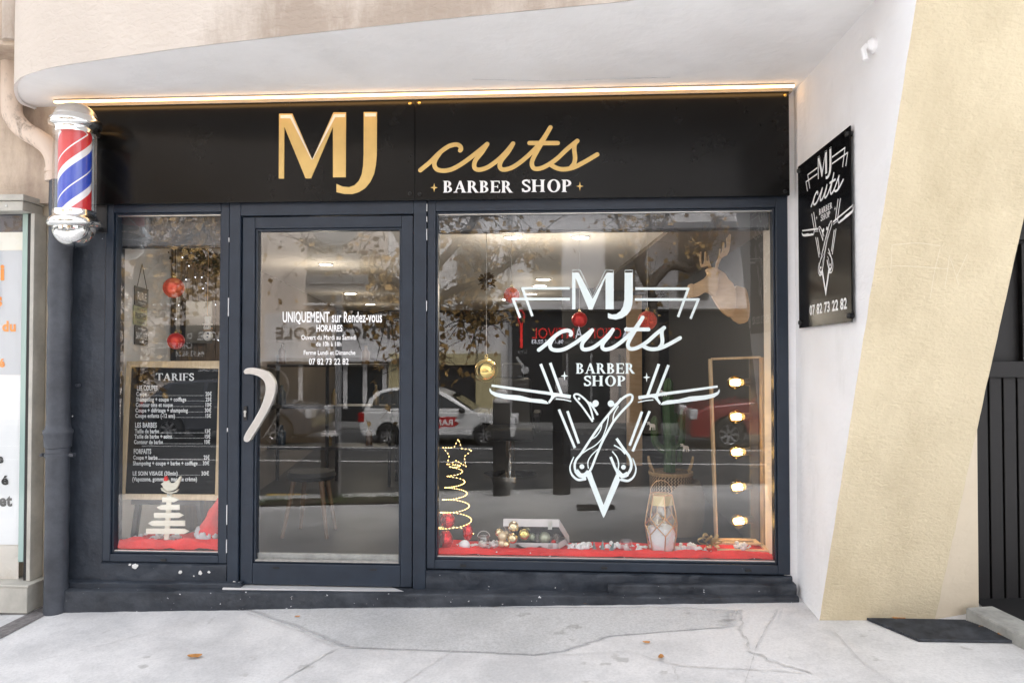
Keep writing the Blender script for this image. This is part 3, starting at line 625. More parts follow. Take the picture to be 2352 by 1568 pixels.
# posts and header between the windows
fr = thing("door_frame", "dark painted posts and header surrounding the shop door", "door frame", ((MX1 + MX3) / 2, 0, DZ0))
b = MB(); b.box(MX1, DX0 - .006, -.02, .09, DZ0 - .02, ZH); b.build("post", M_frame, fr, bevel=.006)
b = MB(); b.box(DX1 + .006, MX3, -.02, .09, DZ0 - .02, ZH); b.build("post", M_frame, fr, bevel=.006)
b = MB(); b.box(DX0 - .006, DX1 + .006, -.019, .09, DZ1 + .006, ZH); b.build("header", M_frame, fr, bevel=.006)
b = MB()
for xx in (MX1 - .001, MX3 + .002):
    z = DZ0 + .1
    while z < ZH:
        l = random.uniform(.02, .12)
        if random.random() < (.8 if z > ZH - .25 else .3): b.box(xx - .0015, xx + .0015, -.024, -.0135, z, min(z + l, ZH))
        z += l + random.uniform(.02, .15)
b.build("mastic", M_wlet, fr)
b = MB(); b.box(MX1 - .005, MX3 + .01, -.064, .09, DZ0 - .024, DZ0 - .006); b.build("threshold", M_alu, fr, bevel=.002)
dr = thing("shop_door", "dark framed glazed shop door with a silver boomerang pull and opening hours lettering", "door", ((DX0 + DX1) / 2, 0, DZ0))
b = MB(); ring(b, DX0, DX1, DZ0, DZ1, GX0 - .014, GX1 + .014, GZ0 - .014, GZ1 + .014, -.006, .07); leaf = b.build("leaf_frame", M_frame, dr, bevel=.005)
b = MB(); ring(b, GX0 - .013, GX1 + .013, GZ0 - .013, GZ1 + .013, GX0, GX1, GZ0, GZ1, .006, .065); b.build("glazing_bead", M_frame, leaf, bevel=.003)
b = MB(); b.box(GX0, GX1, .034, .06, GZ0, GZ0 + .035); b.box(GX0, GX1, .0, .028, GZ0 - .004, GZ0 + .004); b.build("bottom_bead", mat("dusty_bead", (.33, .32, .30), .7, var=.2, vscale=20), leaf)
b = MB(); b.poly([(GX0 - .006, GY, GZ0 - .006), (GX1 + .006, GY, GZ0 - .006), (GX1 + .006, GY, GZ1 + .006), (GX0 - .006, GY, GZ1 + .006)]); b.build("pane", M_glass, dr)
b = MB()
for k in (.15, .83): xx = GX0 + (GX1 - GX0) * k; b.box(xx - .02, xx + .02, -.012, -.007, GZ0 - .045, GZ0 - .035)
b.build("drain_cap", M_black, leaf, bevel=.002)
c4 = crop(950, 1450, 1.651)
hp = [(38, 58), (55, 38), (100, 33), (170, 48), (215, 73), (243, 115), (251, 165), (240, 225), (210, 300), (160, 390), (110, 470), (78, 518), (52, 524), (38, 505), (52, 465), (108, 375), (153, 290), (177, 220), (184, 165), (170, 118), (130, 88), (80, 76), (48, 76)]
hs = smooth_pts(hp + [hp[0]], 3)[:-1]
M_handle = mat("cast_silver_grey", (.62, .60, .57), .34, metal=.8, var=.06, vscale=9)
hand = MB(); hand.prism([at(*c4(x, y), -.085) for x, y in hs], (0, .034, 0)); ho = hand.build("pull_handle", M_handle, dr, bevel=.014, smooth=60, seg=4)
b = MB()
for (x, y) in ((58, 58), (58, 505)): p = at(*c4(x, y), -.06); b.lathe([(.013, 0), (.013, .055)], (p.x, p.y, p.z), 14, (0, 1, 0))
b.build("handle_post", M_steel, ho, smooth=40)
b = MB(); b.prism([at(*c4(x, y), .06) for x, y in hs], (0, .034, 0)); b.build("inner_pull_handle", M_handle, dr, bevel=.014, smooth=60, seg=4)
p = at(*c4(55, 332), -.006); lk = MB(); lk.box(p.x - .012, p.x + .012, -.016, -.006, p.z - .042, p.z + .042); lk = lk.build("lock_plate", M_black, dr, bevel=.006)
b = MB(); b.lathe([(.0085, 0), (.0085, .005)], (p.x, -.0215, p.z + .008), 16, (0, 1, 0)); b.box(p.x - .005, p.x + .005, -.021, -.0165, p.z - .022, p.z + .004); b.build("key_cylinder", M_steel, lk, smooth=40)
# lettering on the door
b = MB(); GP = ((0, GY - .002, 0), (0, 1, 0)); c3 = crop(950, 850, 2.0907)
def dl(s, x0, x1, yb, yt, bold): u0, v0 = c3(x0, yb); u1, _ = c3(x1, yb); _, vt = c3(x0, yt); text_px(b, s, u0, u1, v0, vt, GP, bold)
dl("UNIQUEMENT sur Rendez-vous", 378, 1208, 916, 832, .02); dl("HORAIRES", 660, 877, 993, 941, .03); dl("Ouvert du Mardi au Samedi", 534, 992, 1062, 1024, .015)
dl("de 10h à 18h", 658, 868, 1116, 1080, .015); dl("Ferme Lundi et Dimanche", 554, 985, 1188, 1152, .015); dl("07 82 73 22 82", 597, 930, 1270, 1220, .015)
b.build("lettering", M_wlet, dr, recalc=False)

# dark painted masonry: left pier, stall risers, step
mas = thing("painted_stall_riser", "dark blue grey painted masonry pier, stall risers and step under the shopfront", "shop base", ((FX0 + FX1) / 2, 0, .1))
zb = at(300, 1345).z + .01
xp0 = at(150, 900).x
def rough(mb, x0, x1, y0, y1, z0f, z1f, n=60, amp=.004):
    """a masonry course: its front face is a fine uneven grid, with a top face"""
    m = 8; xs = np.linspace(x0, x1, n); o = []
    for j in range(m + 1):
        for x in xs:
            z = z0f(x) + (z1f(x) - z0f(x)) * j / m
            o.append((x, y0 + amp * noise.noise(Vector((x * 9, z * 14, y0 * 5))) + amp * .6 * noise.noise(Vector((x * 31, z * 40, 2))), z))
    for x in xs: o.append((x, y0 + .012, z1f(x) + .008))
    for x in xs: o.append((x, y1, z1f(x) + .010))
    mb.add(o, [(j * n + i, j * n + i + 1, (j + 1) * n + i + 1, (j + 1) * n + i) for j in range(m + 2) for i in range(n - 1)])
    mb.add([o[0], o[m * n], (x0, y1, z1f(x0)), (x0, y1, z0f(x0))], [(0, 1, 2, 3)]); mb.add([o[n - 1], o[m * n + n - 1], (x1, y1, z1f(x1)), (x1, y1, z0f(x1))], [(0, 1, 2, 3)])
b = MB(); rough(b, xp0, FX0 - .003, -.004, .2, lambda x: zb, lambda x: at(200, 466).z, 14, .005); b.build("pier", M_dpaint, mas, smooth=50)
b = MB(); rough(b, FX0 - .002, MX1 - .002, -.02, .1, lambda x: zb, lambda x: at(380, 1290).z - .012, 40, .006); b.build("riser", M_dpaint, mas, smooth=50)
zr0 = (at(1010, 1305).z + at(1800, 1312).z) / 2 - .024
b = MB(); rough(b, MX3 + .002, FX1 + .01, -.02, .1, lambda x: zb - .02, lambda x: zr0, 80, .012); b.build("riser", M_dpaint, mas, smooth=50)
zst = lambda x: at(200, 1358, -.1).z + (at(1700, 1372, -.1).z - at(200, 1358, -.1).z) * (x - FX0) / (FX1 - FX0)
b = MB(); rough(b, xp0, FX1 + .02, -.10, .1, lambda x: gz(x, -.1) - .03, zst, 110, .006); b.build("step", M_dstep, mas, smooth=50)
b = MB(); zt2 = lambda x: zst(x) + .055 - .01 * max(0, 1.0 - x)
rough(b, at(1395, 1345).x, FX1 + .02, -.06, .05, lambda x: zst(x) - .01, zt2, 50, .008); b.build("upper_step", M_dstep, mas, smooth=50)
rough(bb := MB(), xp0 + .01, MX1 + .1, -.05, .05, lambda x: zst(x), lambda x: zst(x) + .035, 40, .005); bb.build("moulding", M_dpaint, mas, smooth=50)
rough(bb := MB(), MX1 - .1, at(1395, 1345).x, -.055, .05, lambda x: zst(x), lambda x: min(zst(x) + .014, DZ0 - .045), 50, .002); bb.build("moulding", M_dstep, mas, smooth=50)
b = MB()
for (u, v, w) in [(310, 1300, 13), (414, 1313, 7), (460, 1315, 8), (480, 1313, 5), (538, 1337, 6), (298, 1296, 5), (445, 1322, 3)]:
    p = at(u, v, -.026); b.blob((p.x, p.y, p.z), psize(w, 0) * .6, .7, 2.6, 2, (1, .12, .9), u)
b.build("chipped_plaster", mat("bare_white_plaster", (.66, .66, .64), .9), mas)
# ---- fascia sign
SY = -.055
sx0, sx1, sxm = at(190, 350, SY).x, at(1813, 330, SY).x, at(953, 350, SY).x
sz0, sz1 = (at(215, 467, SY).z + at(1812, 451, SY).z) / 2, 3.034
sg = thing("fascia_sign", "long black glossy fascia sign with gold MJ cuts lettering over the shopfront", "sign", ((sx0 + sx1) / 2, SY, sz0))
b = MB(); b.box(sx0, sxm - .0015, SY, .0, sz0, sz1); b.build("panel", M_sign, sg, bevel=.002)
b = MB(); b.box(sxm + .0015, sx1, SY, .0, sz0, sz1); b.build("panel", M_sign, sg, bevel=.002)
cs = crop(1000, 300, 1.568)
def smap(y): return lambda a, b_, l: at(*cs(a, b_), y - l * 1.0)
M_poly = [(182, 243), (265, 243), (390, 530), (523, 235), (602, 235), (600, 642), (520, 642), (520, 325), (383, 648), (348, 648), (215, 325), (213, 650), (180, 650)]
J_poly = [(713, 233), (796, 233), (795, 500), (790, 560), (778, 620), (755, 670), (722, 710), (682, 735), (640, 747), (590, 746), (542, 735), (542, 683), (580, 700), (622, 704), (655, 692), (682, 665), (700, 625), (709, 570), (712, 500)]
b = MB(); f = smap(SY)
for P in (M_poly, J_poly): b.prism([f(x, y, .006) for x, y in P], (0, .0055, 0))
b.build("initials", M_gold, sg)
b = MB()
F = Flat(); F.poly([(190, 253), (260, 251), (389, 531), (384, 530), (253, 273), (190, 273)]); F.poly([(526, 247), (597, 246), (596, 265), (534, 267), (394, 531), (391, 529)]); F.poly([(720, 241), (790, 241), (790, 262), (719, 262)])
F.mesh(b, lambda x, y, l: at(*cs(x, y), SY - .0075 - l)); b.build("letter_inlay", M_cream, sg, recalc=False)
CUTS = [[(1068, 598), (1130, 547), (1190, 488), (1245, 449), (1292, 437), (1318, 448), (1323, 466), (1318, 474)],
        [(1195, 484), (1165, 528), (1156, 562), (1172, 592), (1215, 601), (1270, 590), (1340, 550), (1420, 490), (1488, 434)],
        [(1488, 434), (1455, 485), (1415, 535), (1406, 570), (1416, 590), (1445, 594), (1495, 577), (1560, 530), (1612, 478), (1650, 431)],
        [(1650, 431), (1620, 482), (1578, 535), (1566, 570), (1577, 590), (1605, 593), (1655, 575), (1720, 528), (1790, 462), (1840, 400), (1884, 330)],
        [(1884, 330), (1822, 440), (1776, 525), (1768, 562), (1782, 586), (1815, 588), (1860, 570), (1920, 530), (1990, 465), (2053, 414)],
        [(2053, 414), (2037, 435), (2034, 470), (2039, 520), (2032, 556), (2015, 578)],
        [(1882, 562), (1925, 585), (1970, 592), (2030, 580), (2100, 545), (2178, 499)], [(1753, 428), (1930, 428)]]
F = Flat()
for p in CUTS: F.rib(p, 28, 6)
b = MB(); F.mesh(b, lambda x, y, l: at(*cs(x, y), SY - .004 - l)); b.build("script_lettering", M_gold, sg, recalc=False)
for F in (serif("BARBER", 1210, 1652, 664, 738), serif("SHOP", 1702, 2026, 657, 734)):
  b = MB(); F.mesh(b, lambda x, y, l: at(*cs(x, y), SY - .003 - l)); b.build("serif_lettering", M_wlet, sg, recalc=False)
for (x, y) in ((1155, 707), (2069, 698)):
    F = Flat().star(x, y, 23, 29); b = MB(); F.mesh(b, lambda x, y, l: at(*cs(x, y), SY - .003 - l)); b.build("star_mark", M_gold, sg, recalc=False)
for (u, v, m) in [(*cs(1004, 182), M_brass), (*cs(1063, 178), M_brass), (*cs(1003, 745), M_dscrew), (*cs(1064, 747), M_dscrew), (1803, 220, M_brass), (1803, 440, M_dscrew)]:
    p = at(u, v, SY); b = MB(); b.lathe([(.0, .008), (.009, .006), (.0115, .0), (.0115, -.001)], p, 16, (0, -1, 0)); b.build("screw", m, sg, smooth=50)
ls = thing("light_strip", "warm glowing light strip running along the top of the fascia sign", "light strip", (0, -.09, 3.045))
l0, l1 = at(126, 240, -.12).x, at(1824, 208, -.12).x
b = MB(); b.box(l0, l1, -.130, -.114, 3.036, 3.0455); b.build("diffuser", M_led, ls)
b = MB(); b.box(l0, l1, -.134, -.110, 3.046, 3.0545); b.build("channel", mat("cream_backing", (.40, .36, .30)), ls)
b = MB(); b.box(sx0, sx1 + .02, -.06, .0, 3.0355, 3.0545); b.build("backing_board", mat("cream_backing", (.40, .36, .30), .7), ls)

# ================================================================== BULL HEAD EMBLEM (window vinyl and wall plaque share the drawing)
K4 = 2352 / 4096
def emblem():
    F = Flat(); s = Flat()
    # upper crop: wings, initials, script
    s.poly([(913, 118), (976, 118), (1107, 364), (1240, 118), (1305, 118), (1305, 463), (1228, 463), (1228, 165), (1105, 465), (1070, 465), (945, 165), (945, 463), (913, 463)])
    for P in ([(915, 118), (915, 96), (990, 96), (1107, 348), (1227, 96), (1303, 96), (1303, 118)], [(1410, 118), (1410, 96), (1483, 96), (1483, 118)]): s.rib(P, 5, caps=False)
    s.poly([(1408, 118), (1485, 118), (1485, 350), (1480, 420), (1462, 475), (1430, 515), (1385, 545), (1325, 560), (1265, 550), (1250, 543), (1250, 498), (1290, 512), (1330, 508), (1368, 480), (1393, 435), (1405, 370)])
    for P in ([(893, 266), (445, 266)], [(443, 256), (540, 527)], [(893, 367), (357, 367)], [(354, 357), (425, 543)], [(1508, 269), (2005, 269)], [(2010, 259), (1910, 535)], [(1503, 371), (2105, 371)], [(2106, 361), (2027, 552)]): s.rib(P, 24, caps=False)
    for p in CUTS: s.rib([(600 + (x - 1068) * 1.198, 845 + (y - 598) * 1.138) for x, y in p], 36, 6)
    F.extend(s.mapped(lambda x, y: (1900 + x / 2.352, 1040 + y / 2.352)))
    s = Flat()
    A = 1161
    def both(fn):
        fn(lambda P: P); fn(lambda P: [(2 * A - x, y + 9) for x, y in P])
    both(lambda m: (s.rib(m([(588, 124), (690, 385)]), 25, caps=False), s.rib(m([(674, 114), (775, 395)]), 25, caps=False)))
    both(lambda m: s.rib(m([(148, 316), (400, 352), (650, 385), (858, 417)]), 20, w2=31, caps=False))
    both(lambda m: s.poly(m([(133, 338), (150, 365), (200, 383), (280, 396), (400, 405), (500, 432), (600, 440), (640, 455), (662, 479), (640, 481), (540, 470), (400, 452), (260, 434), (180, 414), (142, 388), (128, 362)])))
    both(lambda m: s.poly(m([(700, 395), (760, 410), (715, 420), (690, 450), (668, 478), (655, 462), (680, 425), (683, 395)])))
    both(lambda m: s.rib(m([(724, 436), (790, 442), (862, 458)]), 10, sm=3, caps=False))
    s.rib([(752, 530), (895, 875)], 23, caps=False); s.rib([(828, 545), (930, 835)], 23, caps=False); s.rib([(1565, 545), (1412, 905)], 23, caps=False); s.rib([(1497, 550), (1385, 855)], 23, caps=False)
    s.poly([(1000, 1125), (1018, 1100), (1040, 1085), (1062, 1150), (1152, 1385), (1152, 1502), (1140, 1480)])
    s.poly([(1300, 1165), (1285, 1115), (1264, 1110), (1240, 1165), (1152, 1385), (1152, 1502), (1165, 1480)])
    s.rib([(1240, 640), (1310, 555), (1390, 470), (1411, 425), (1400, 400), (1368, 402), (1312, 440), (1265, 495), (1205, 565), (1130, 660), (1040, 790), (955, 920), (905, 985), (893, 1045), (912, 1100), (955, 1124), (1000, 1108), (1040, 1062), (1085, 950), (1150, 800), (1240, 640)], 21, 5, caps=False)
    s.rib([(905, 1075), (940, 1118), (985, 1118), (1020, 1085)], 42, 4, caps=False)
    for P in ([(1200, 575), (1180, 680), (1140, 785), (1080, 850), (1010, 890), (960, 925)], [(1108, 880), (1045, 940), (1012, 1000), (1016, 1060)], [(1140, 645), (1125, 710), (1085, 770), (1035, 800)], [(1285, 500), (1245, 570), (1235, 640)]): s.rib(P, 10, 5, caps=False)
    s.dot(958, 1042, 22); s.rib([(884, 958), (852, 1040), (866, 1110), (920, 1158), (985, 1152)], 9, 5, w2=26)
    s.dot(1218, 478, 29); s.rib([(1215, 500), (1265, 480), (1305, 435)], 15, 4)
    s.rib([(1055, 640), (960, 505), (893, 425), (896, 396), (935, 400), (1000, 455), (1035, 520), (1060, 622)], 17, 5, caps=False)
    s.rib([(1010, 462), (1050, 500), (1100, 580)], 18, 4, caps=False); s.dot(1080, 476, 29); s.rib([(1035, 470), (1060, 500), (1085, 500)], 14, 3); s.dot(932, 434, 12)
    s.rib([(1268, 790), (1330, 880), (1388, 965), (1400, 1040), (1375, 1100), (1325, 1125), (1280, 1095), (1250, 1040), (1215, 955)], 24, 5, caps=False)
    s.rib([(1275, 1085), (1320, 1125), (1370, 1105)], 42, 4, caps=False)
    for P in ([(1245, 850), (1305, 885), (1345, 930)], [(1230, 905), (1272, 960), (1287, 1020), (1280, 1075)]): s.rib(P, 12, 5, caps=False)
    s.dot(1330, 1047, 21); s.rib([(1414, 968), (1442, 1060), (1422, 1130), (1372, 1168), (1310, 1158)], 9, 5, w2=26)
    s.star(802, 230, 33, 41); s.star(1538, 243, 33, 43)
    s.extend(serif("BARBER", 903, 1437, 117, 210)); s.extend(serif("SHOP", 972, 1358, 229, 320))
    return F.extend(s.mapped(lambda x, y: (1900 + x / 2.24, 1400 + y / 2.24)))
EMB = emblem()
b = MB(); EMB.mesh(b, lambda x, y, l: at(x * K4, y * K4, GY - .002 - l)); b.build("emblem", M_decal, bw, recalc=False)

# black plaque on the white flank
cp = crop(3180, 480, 1.846)
py0, py1 = atx(1843, 560, XW).y, atx(1966, 560, XW).y
pz0, pz1 = (atx(1843, 755, XW).z + atx(1966, 738, XW).z) / 2, (atx(1842, 380, XW).z + atx(1966, 290, XW).z) / 2
pl = thing("wall_plaque", "black glossy plaque with white bull head emblem and phone number on the white pillar flank", "plaque", (XW, (py0 + py1) / 2, pz0))
PX = XW - .022
b = MB(); b.box(PX, PX + .006, py1, py0, pz0, pz1); b.build("panel", mat("black_acrylic", (.004, .004, .005), .22, spec=.15), pl, bevel=.0015)
yl, yr = atx(*cp(53, 830), PX).y, atx(*cp(438, 660), PX).y
zt_, zb_ = atx(*cp(237, 222), PX).z, atx(*cp(237, 1298), PX).z
b = MB(); EMB.mesh(b, lambda x, y, l: Vector((PX - .0015 - l * .5, yl + (x - 1958) / (2878 - 1958) * (yr - yl), zt_ + (y - 1079) / (2071 - 1079) * (zb_ - zt_)))); b.build("emblem", M_wlet, pl, recalc=False)
b = MB(); PP = ((PX - .0015, 0, 0), (1, 0, 0)); u0, v0 = cp(108, 1440); u1, v1 = cp(383, 1390); _, vt = cp(108, 1372); text_px(b, "07 82 73 22 82", u0, u1, v0, vt, PP, .03, vb2=v1); b.build("phone_number", M_wlet, pl, recalc=False)
for yy in (py0 - .03, py1 + .03):
    for zz in (pz0 + .03, pz1 - .03):
        b = MB(); b.lathe([(.013, -.02), (.013, .008), (.010, .012), (0, .012)], (PX, yy, zz), 16, (-1, 0, 0)); b.build("standoff_screw", M_dscrew, pl, smooth=40)

# ================================================================== BARBER POLE
def dsize(px, p): return px * (Vector(p) - CAM).dot(_f) / FPX
ca = crop(0, 0, 1.568); BY = -.25
pc = at(*ca(470, 1080), BY); AX = pc.x
zz = lambda y: at(*ca(470, y), BY).z
q = lambda px: dsize(px * .3662, pc)
bp = thing("barber_pole", "chrome capped barber pole with red, white and blue spiral stripes at the shop corner", "barber pole", (AX, BY, zz(1550)))
C0 = (AX, BY, 0)
b = MB(); b.lathe([(q(121), zz(742))] + [(q(121) * math.cos(a), zz(742) + (zz(650) - zz(742)) * math.sin(a)) for a in np.linspace(0.05, math.pi / 2, 12)], C0, 40); b.build("dome", M_pearl, bp, smooth=50)
b = MB(); b.lathe([(q(100), zz(738)), (q(124), zz(736)), (q(128), zz(748)), (q(147), zz(760)), (q(150), zz(780)), (q(147), zz(797)), (q(128), zz(806)), (q(120), zz(815)), (q(124), zz(828)), (q(124), zz(846)), (q(96), zz(852))], C0, 48); b.build("upper_ring", M_chrome, bp, smooth=70)
b = MB(); b.lathe([(q(121), zz(846)), (q(121), zz(1332))], C0, 48, cap=False); b.build("glass_tube", M_clear, bp, smooth=60)
m, t, bs = _principled("spiral_stripes"); N = t.nodes; L = t.links
tc = N.new("ShaderNodeTexCoord"); sx = N.new("ShaderNodeSeparateXYZ"); L.new(tc.outputs["Object"], sx.inputs[0])
an = N.new("ShaderNodeMath"); an.operation = 'ARCTAN2'; L.new(sx.outputs[1], an.inputs[0]); L.new(sx.outputs[0], an.inputs[1])
an2 = N.new("ShaderNodeMath"); an2.operation = 'MULTIPLY_ADD'; an2.inputs[1].default_value = -1 / (2 * math.pi); an2.inputs[2].default_value = .5; L.new(an.outputs[0], an2.inputs[0])
zm = N.new("ShaderNodeMath"); zm.operation = 'MULTIPLY_ADD'; T = (zz(835) - zz(1322)) / 480 * 520; zm.inputs[1].default_value = -1 / T; L.new(sx.outputs[2], zm.inputs[0])
zm.inputs[2].default_value = 10.0; STR = zm
ad = N.new("ShaderNodeMath"); ad.operation = 'SUBTRACT'; L.new(zm.outputs[0], ad.inputs[0]); L.new(an2.outputs[0], ad.inputs[1])
fr_ = N.new("ShaderNodeMath"); fr_.operation = 'FRACT'; L.new(ad.outputs[0], fr_.inputs[0])
RED, WHT, BLU = (.62, .022, .03), (.82, .82, .84), (.022, .07, .50)
rp = ramp(N, [(0, RED), (.14, WHT), (.16, RED), (.29, WHT), (.385, BLU), (.60, WHT), (.62, BLU), (.78, WHT), (.875, RED)], 'CONSTANT')
L.new(fr_.outputs[0], rp.inputs[0]); L.new(rp.outputs[0], bs.inputs["Base Color"]); bs.inputs["Roughness"].default_value = .35
b = MB(); b.lathe([(q(93), zz(836)), (q(93), zz(1335))], C0, 48, cap=False); b.build("striped_drum", m, bp, smooth=60)
b = MB(); b.lathe([(q(96), zz(1322)), (q(121), zz(1325)), (q(124), zz(1345)), (q(122), zz(1358)), (q(132), zz(1370)), (q(148), zz(1382)), (q(151), zz(1402)), (q(147), zz(1420)), (q(126), zz(1430)), (q(116), zz(1434))], C0, 48); b.build("lower_ring", M_chrome, bp, smooth=70)
b = MB(); b.lathe([(q(123) * math.cos(a), zz(1432) - (zz(1432) - zz(1552)) * math.sin(a)) for a in np.linspace(0, math.pi / 2, 14)], C0, 40); b.build("ball_end", M_chrome, bp, smooth=70)
b = MB()
for z in (zz(790), zz(1400)): b.beam((AX, BY + .1, z), (AX, .0, z), .05, .03)
b.box(AX - .05, AX + .05, -.02, -.006, zz(1420), zz(770)); b.build("wall_bracket", M_black, bp, bevel=.003)

# ================================================================== DRAINPIPE
c2 = crop(0, 0, 1.569); DY = -.085
dp = thing("drainpipe", "drainpipe with beige cracked swan neck above and dented dark painted length below", "drainpipe", tuple(at(128, 1400, DY)))
up = [(72, 330), (72, 640), (88, 740), (150, 815), (230, 865), (300, 915), (342, 985), (355, 1060), (355, 1140)]
P = [at(*c2(x, y), DY) for x, y in up]; P = [Vector(p) for p in smooth_pts(P, 5)]
b = MB(); b.tube(P, .056, 20); b.tube([at(*c2(354, 1062), DY), at(*c2(354, 1085), DY)], .062, 20); b.tube([at(*c2(355, 1100), DY), at(*c2(355, 1142), DY)], .061, 20)
b.build("upper_pipe", plaster("cracked_pipe_paint", (.72, .60, .50), (.20, .16, .13), 5, .39, .48, .3, 20), dp, smooth=50)
xt, xb = at(141, 430, DY).x, at(128, 1400, DY).x; zt = at(*c2(355, 1138), DY).z; xl = lambda z: xb + (xt - xb) * (z - .05) / (zt - .05)
b = MB(); n = 40; zs = np.linspace(gz(xb, DY) - .05, zt, n); dents = [(2.02, .004), (1.9, -.004), (1.62, .003)]
dz = lambda z: .064 + .0012 * math.sin(z * 21) + .0008 * math.sin(z * 47) - .006 * math.exp(-((z - at(140, 720, DY).z) / .025) ** 2)
b.tube([(xl(z), DY, z) for z in zs], [dz(z) for z in zs], 24); b.build("lower_pipe", M_pipe, dp, smooth=50)
ce = lambda v: at(137, v, DY).z
b = MB(); b.lathe([(.064, ce(1028)), (.072, ce(1026)), (.075, ce(1010)), (.076, ce(998)), (.081, ce(994)), (.081, ce(988)), (.07, ce(984)), (.065, ce(975)), (.064, ce(965))], (xl(ce(1005)), DY, 0), 28); b.build("pipe_collar", M_pipe, dp, smooth=50)
zc = ce(1044); b = MB(); b.lathe([(.064, -.012), (.071, -.011), (.071, .011), (.064, .012)], (xl(zc), DY, zc), 28); b.box(xl(zc) + .06, xl(zc) + .1, DY - .012, DY + .02, zc - .010, zc + .010); b.box(xl(zc) - .095, xl(zc) - .06, DY - .012, DY + .02, zc - .010, zc + .010)
b.tube([(xl(zc) - .085, DY - .03, zc), (xl(zc) - .085, DY + .03, zc)], .009, 8); b.build("pipe_bracket", M_pipe, dp, smooth=40)
# small hook left on the pier
p = at(183, 884, -.01); hk = MB(); hk.tube([p, p + Vector((.0, -.03, 0)), p + Vector((.018, -.035, .0))], .009, 8); o = hk.build("wall_hook", M_pipe, smooth=40); tag(o, "small painted hook sticking out of the dark pier beside the drainpipe", "hook")
# little dark hole mark on pink wall
p = at(99, 571, .055); b = MB(); b.blob((p.x, p.y, p.z), .014, .5, 2, 2, (.8, .3, 1.5), 4); o = b.build("wall_fixing", M_blackmat); tag(o, "little dark fixing hole in the pinkish wall left of the barber pole", "fixing")

# ================================================================== NEIGHBOUR'S SHOP WINDOW
NY = -.13
xe = at(52, 465, NY).x; xj = at(74, 900, -.06).x
nb = thing("neighbour_window", "neighbouring shop window with cream metal frame and a poster in orange and black letters", "shop window", (-3.6, -.06, .1))
zc0, zc1, zc2 = at(30, 447, NY).z, at(30, 461, NY).z, at(30, 484, NY).z
b = MB(); b.box(-8, xe + .012, NY - .012, .05, zc1, zc0); b.box(-8, xe, NY, .05, zc2, zc1 - .002); b.build("cornice", M_ncream, nb, bevel=.004)
b = MB(); p = at(15, 473, NY); b.lathe([(0, .006), (.006, .004), (.007, 0)], p, 12, (0, -1, 0)); b.build("bolt", M_steel, nb)
zs0, zs1 = at(30, 1348, NY).z, at(30, 1408, NY).z
b = MB(); b.box(-8, at(62, 1370, NY).x, NY, .05, zs1, zs0); b.box(-8, at(62, 1370, NY).x + .01, NY - .006, .05, zs0, zs0 + .014); b.build("sill_box", M_ncream, nb, bevel=.004)
b = MB(); b.box(at(65, 900, -.06).x, xj, -.06, .05, zs0 + .016, zc2 - .002); b.build("jamb", M_ncream, nb, bevel=.003)
b = MB(); b.box(at(58, 900, -.05).x, at(65, 900, -.06).x - .001, -.045, .05, zs0 + .016, zc2 - .002); b.build("gasket", M_black, nb)
b = MB(); b.box(at(46, 900, -.05).x, at(58, 900, -.05).x - .001, -.047, .05, at(50, 1290, -.05).z, zc2 - .002); b.build("glass_edge", mat("green_glass_edge", (.30, .42, .39), .12, coat=.5), nb)
b = MB(); b.poly([(-8, -.05, zs0 + .03), (at(46, 900, -.05).x, -.05, zs0 + .03), (at(46, 900, -.05).x, -.05, zc2), (-8, -.05, zc2)]); b.build("pane", M_nglass, nb)
def pband(v0, v1, m, nm, y=-.02):
    b = MB(); xx = at(48, 900, y).x; z1 = at(20, v0, y).z; z0 = at(20, v1, y).z; b.box(-8, xx, y, y + .003, z0, z1); return b.build(nm, m, nb)
pband(486, 533, mat("navy_blind", (.03, .035, .055), .6), "dark_header"); pband(533.5, 575, mat("pale_cream_band", (.74, .72, .64), .5), "pale_band"); pband(575.5, 860, M_pgrey, "grey_poster"); pband(860.5, 1250, M_poster, "white_poster"); pband(1250.5, 1350, M_nwall if False else plaster("flaking_white_base", (.68, .64, .58), (.5, .42, .33), 4, .3, .5, .3, 20), "flaking_base", -.015)
NP = ((0, -.0235, 0), (0, 1, 0)); cn = crop(0, 750, .87)
b = MB()
for (s, u0, u1, vb, vt) in [("i", 1, 10, 642, 608), ("s", -17, 5, 703, 672), ("du", 5, 36, 760, 738), ("é", -3, 11, 842, 824)]: text_px(b, s, u0, u1, vb, vt, NP, .04)
b.build("orange_lettering", M_orange, nb, recalc=False)
b = MB()
for (s, u0, u1, vb, vt) in [("e", -10, 8, 1062, 1042), ("é", 3, 19, 1112, 1092), ("et", -2, 28, 1161, 1136)]: text_px(b, s, u0, u1, vb, vt, NP, .04)
b.build("black_lettering", M_black, nb, recalc=False)

# ================================================================== SHOP INTERIOR (room)
M_iwall = mat("pale_grey_interior_paint", (.80, .78, .75), .8, var=.05, vscale=2)
M_taupe = mat("taupe_interior_paint", (.24, .20, .165), .8, var=.06, vscale=2)
M_ceil = mat("white_ceiling_paint", (.78, .74, .69), .8)
M_floor = mat("dark_shop_floor", (.012, .0115, .011), .35, var=.3, vscale=3)
M_dwood = wood("dark_wood_boards", (.030, .016, .007), (.10, .055, .022), (9, 9, .8), .6)
XL = LWX0 - .20; XR = BWX1 + .16; ZC = 2.40; FZ = .17; YB = 9.5
def room(name, pts, m, label):
    b = MB(); b.poly(pts); o = b.build(name, m, recalc=False); return struct(o, label)
room("interior_floor", [(-5, .09, FZ), (2, .09, FZ), (2, YB, FZ), (-5, YB, FZ)], M_floor, "dark shop floor inside")
room("interior_ceiling", [(-5, .07, ZC), (.80, .07, ZC), (.15, YB, ZC), (-5, YB, ZC)], M_ceil, "white ceiling of the shop with downlights")
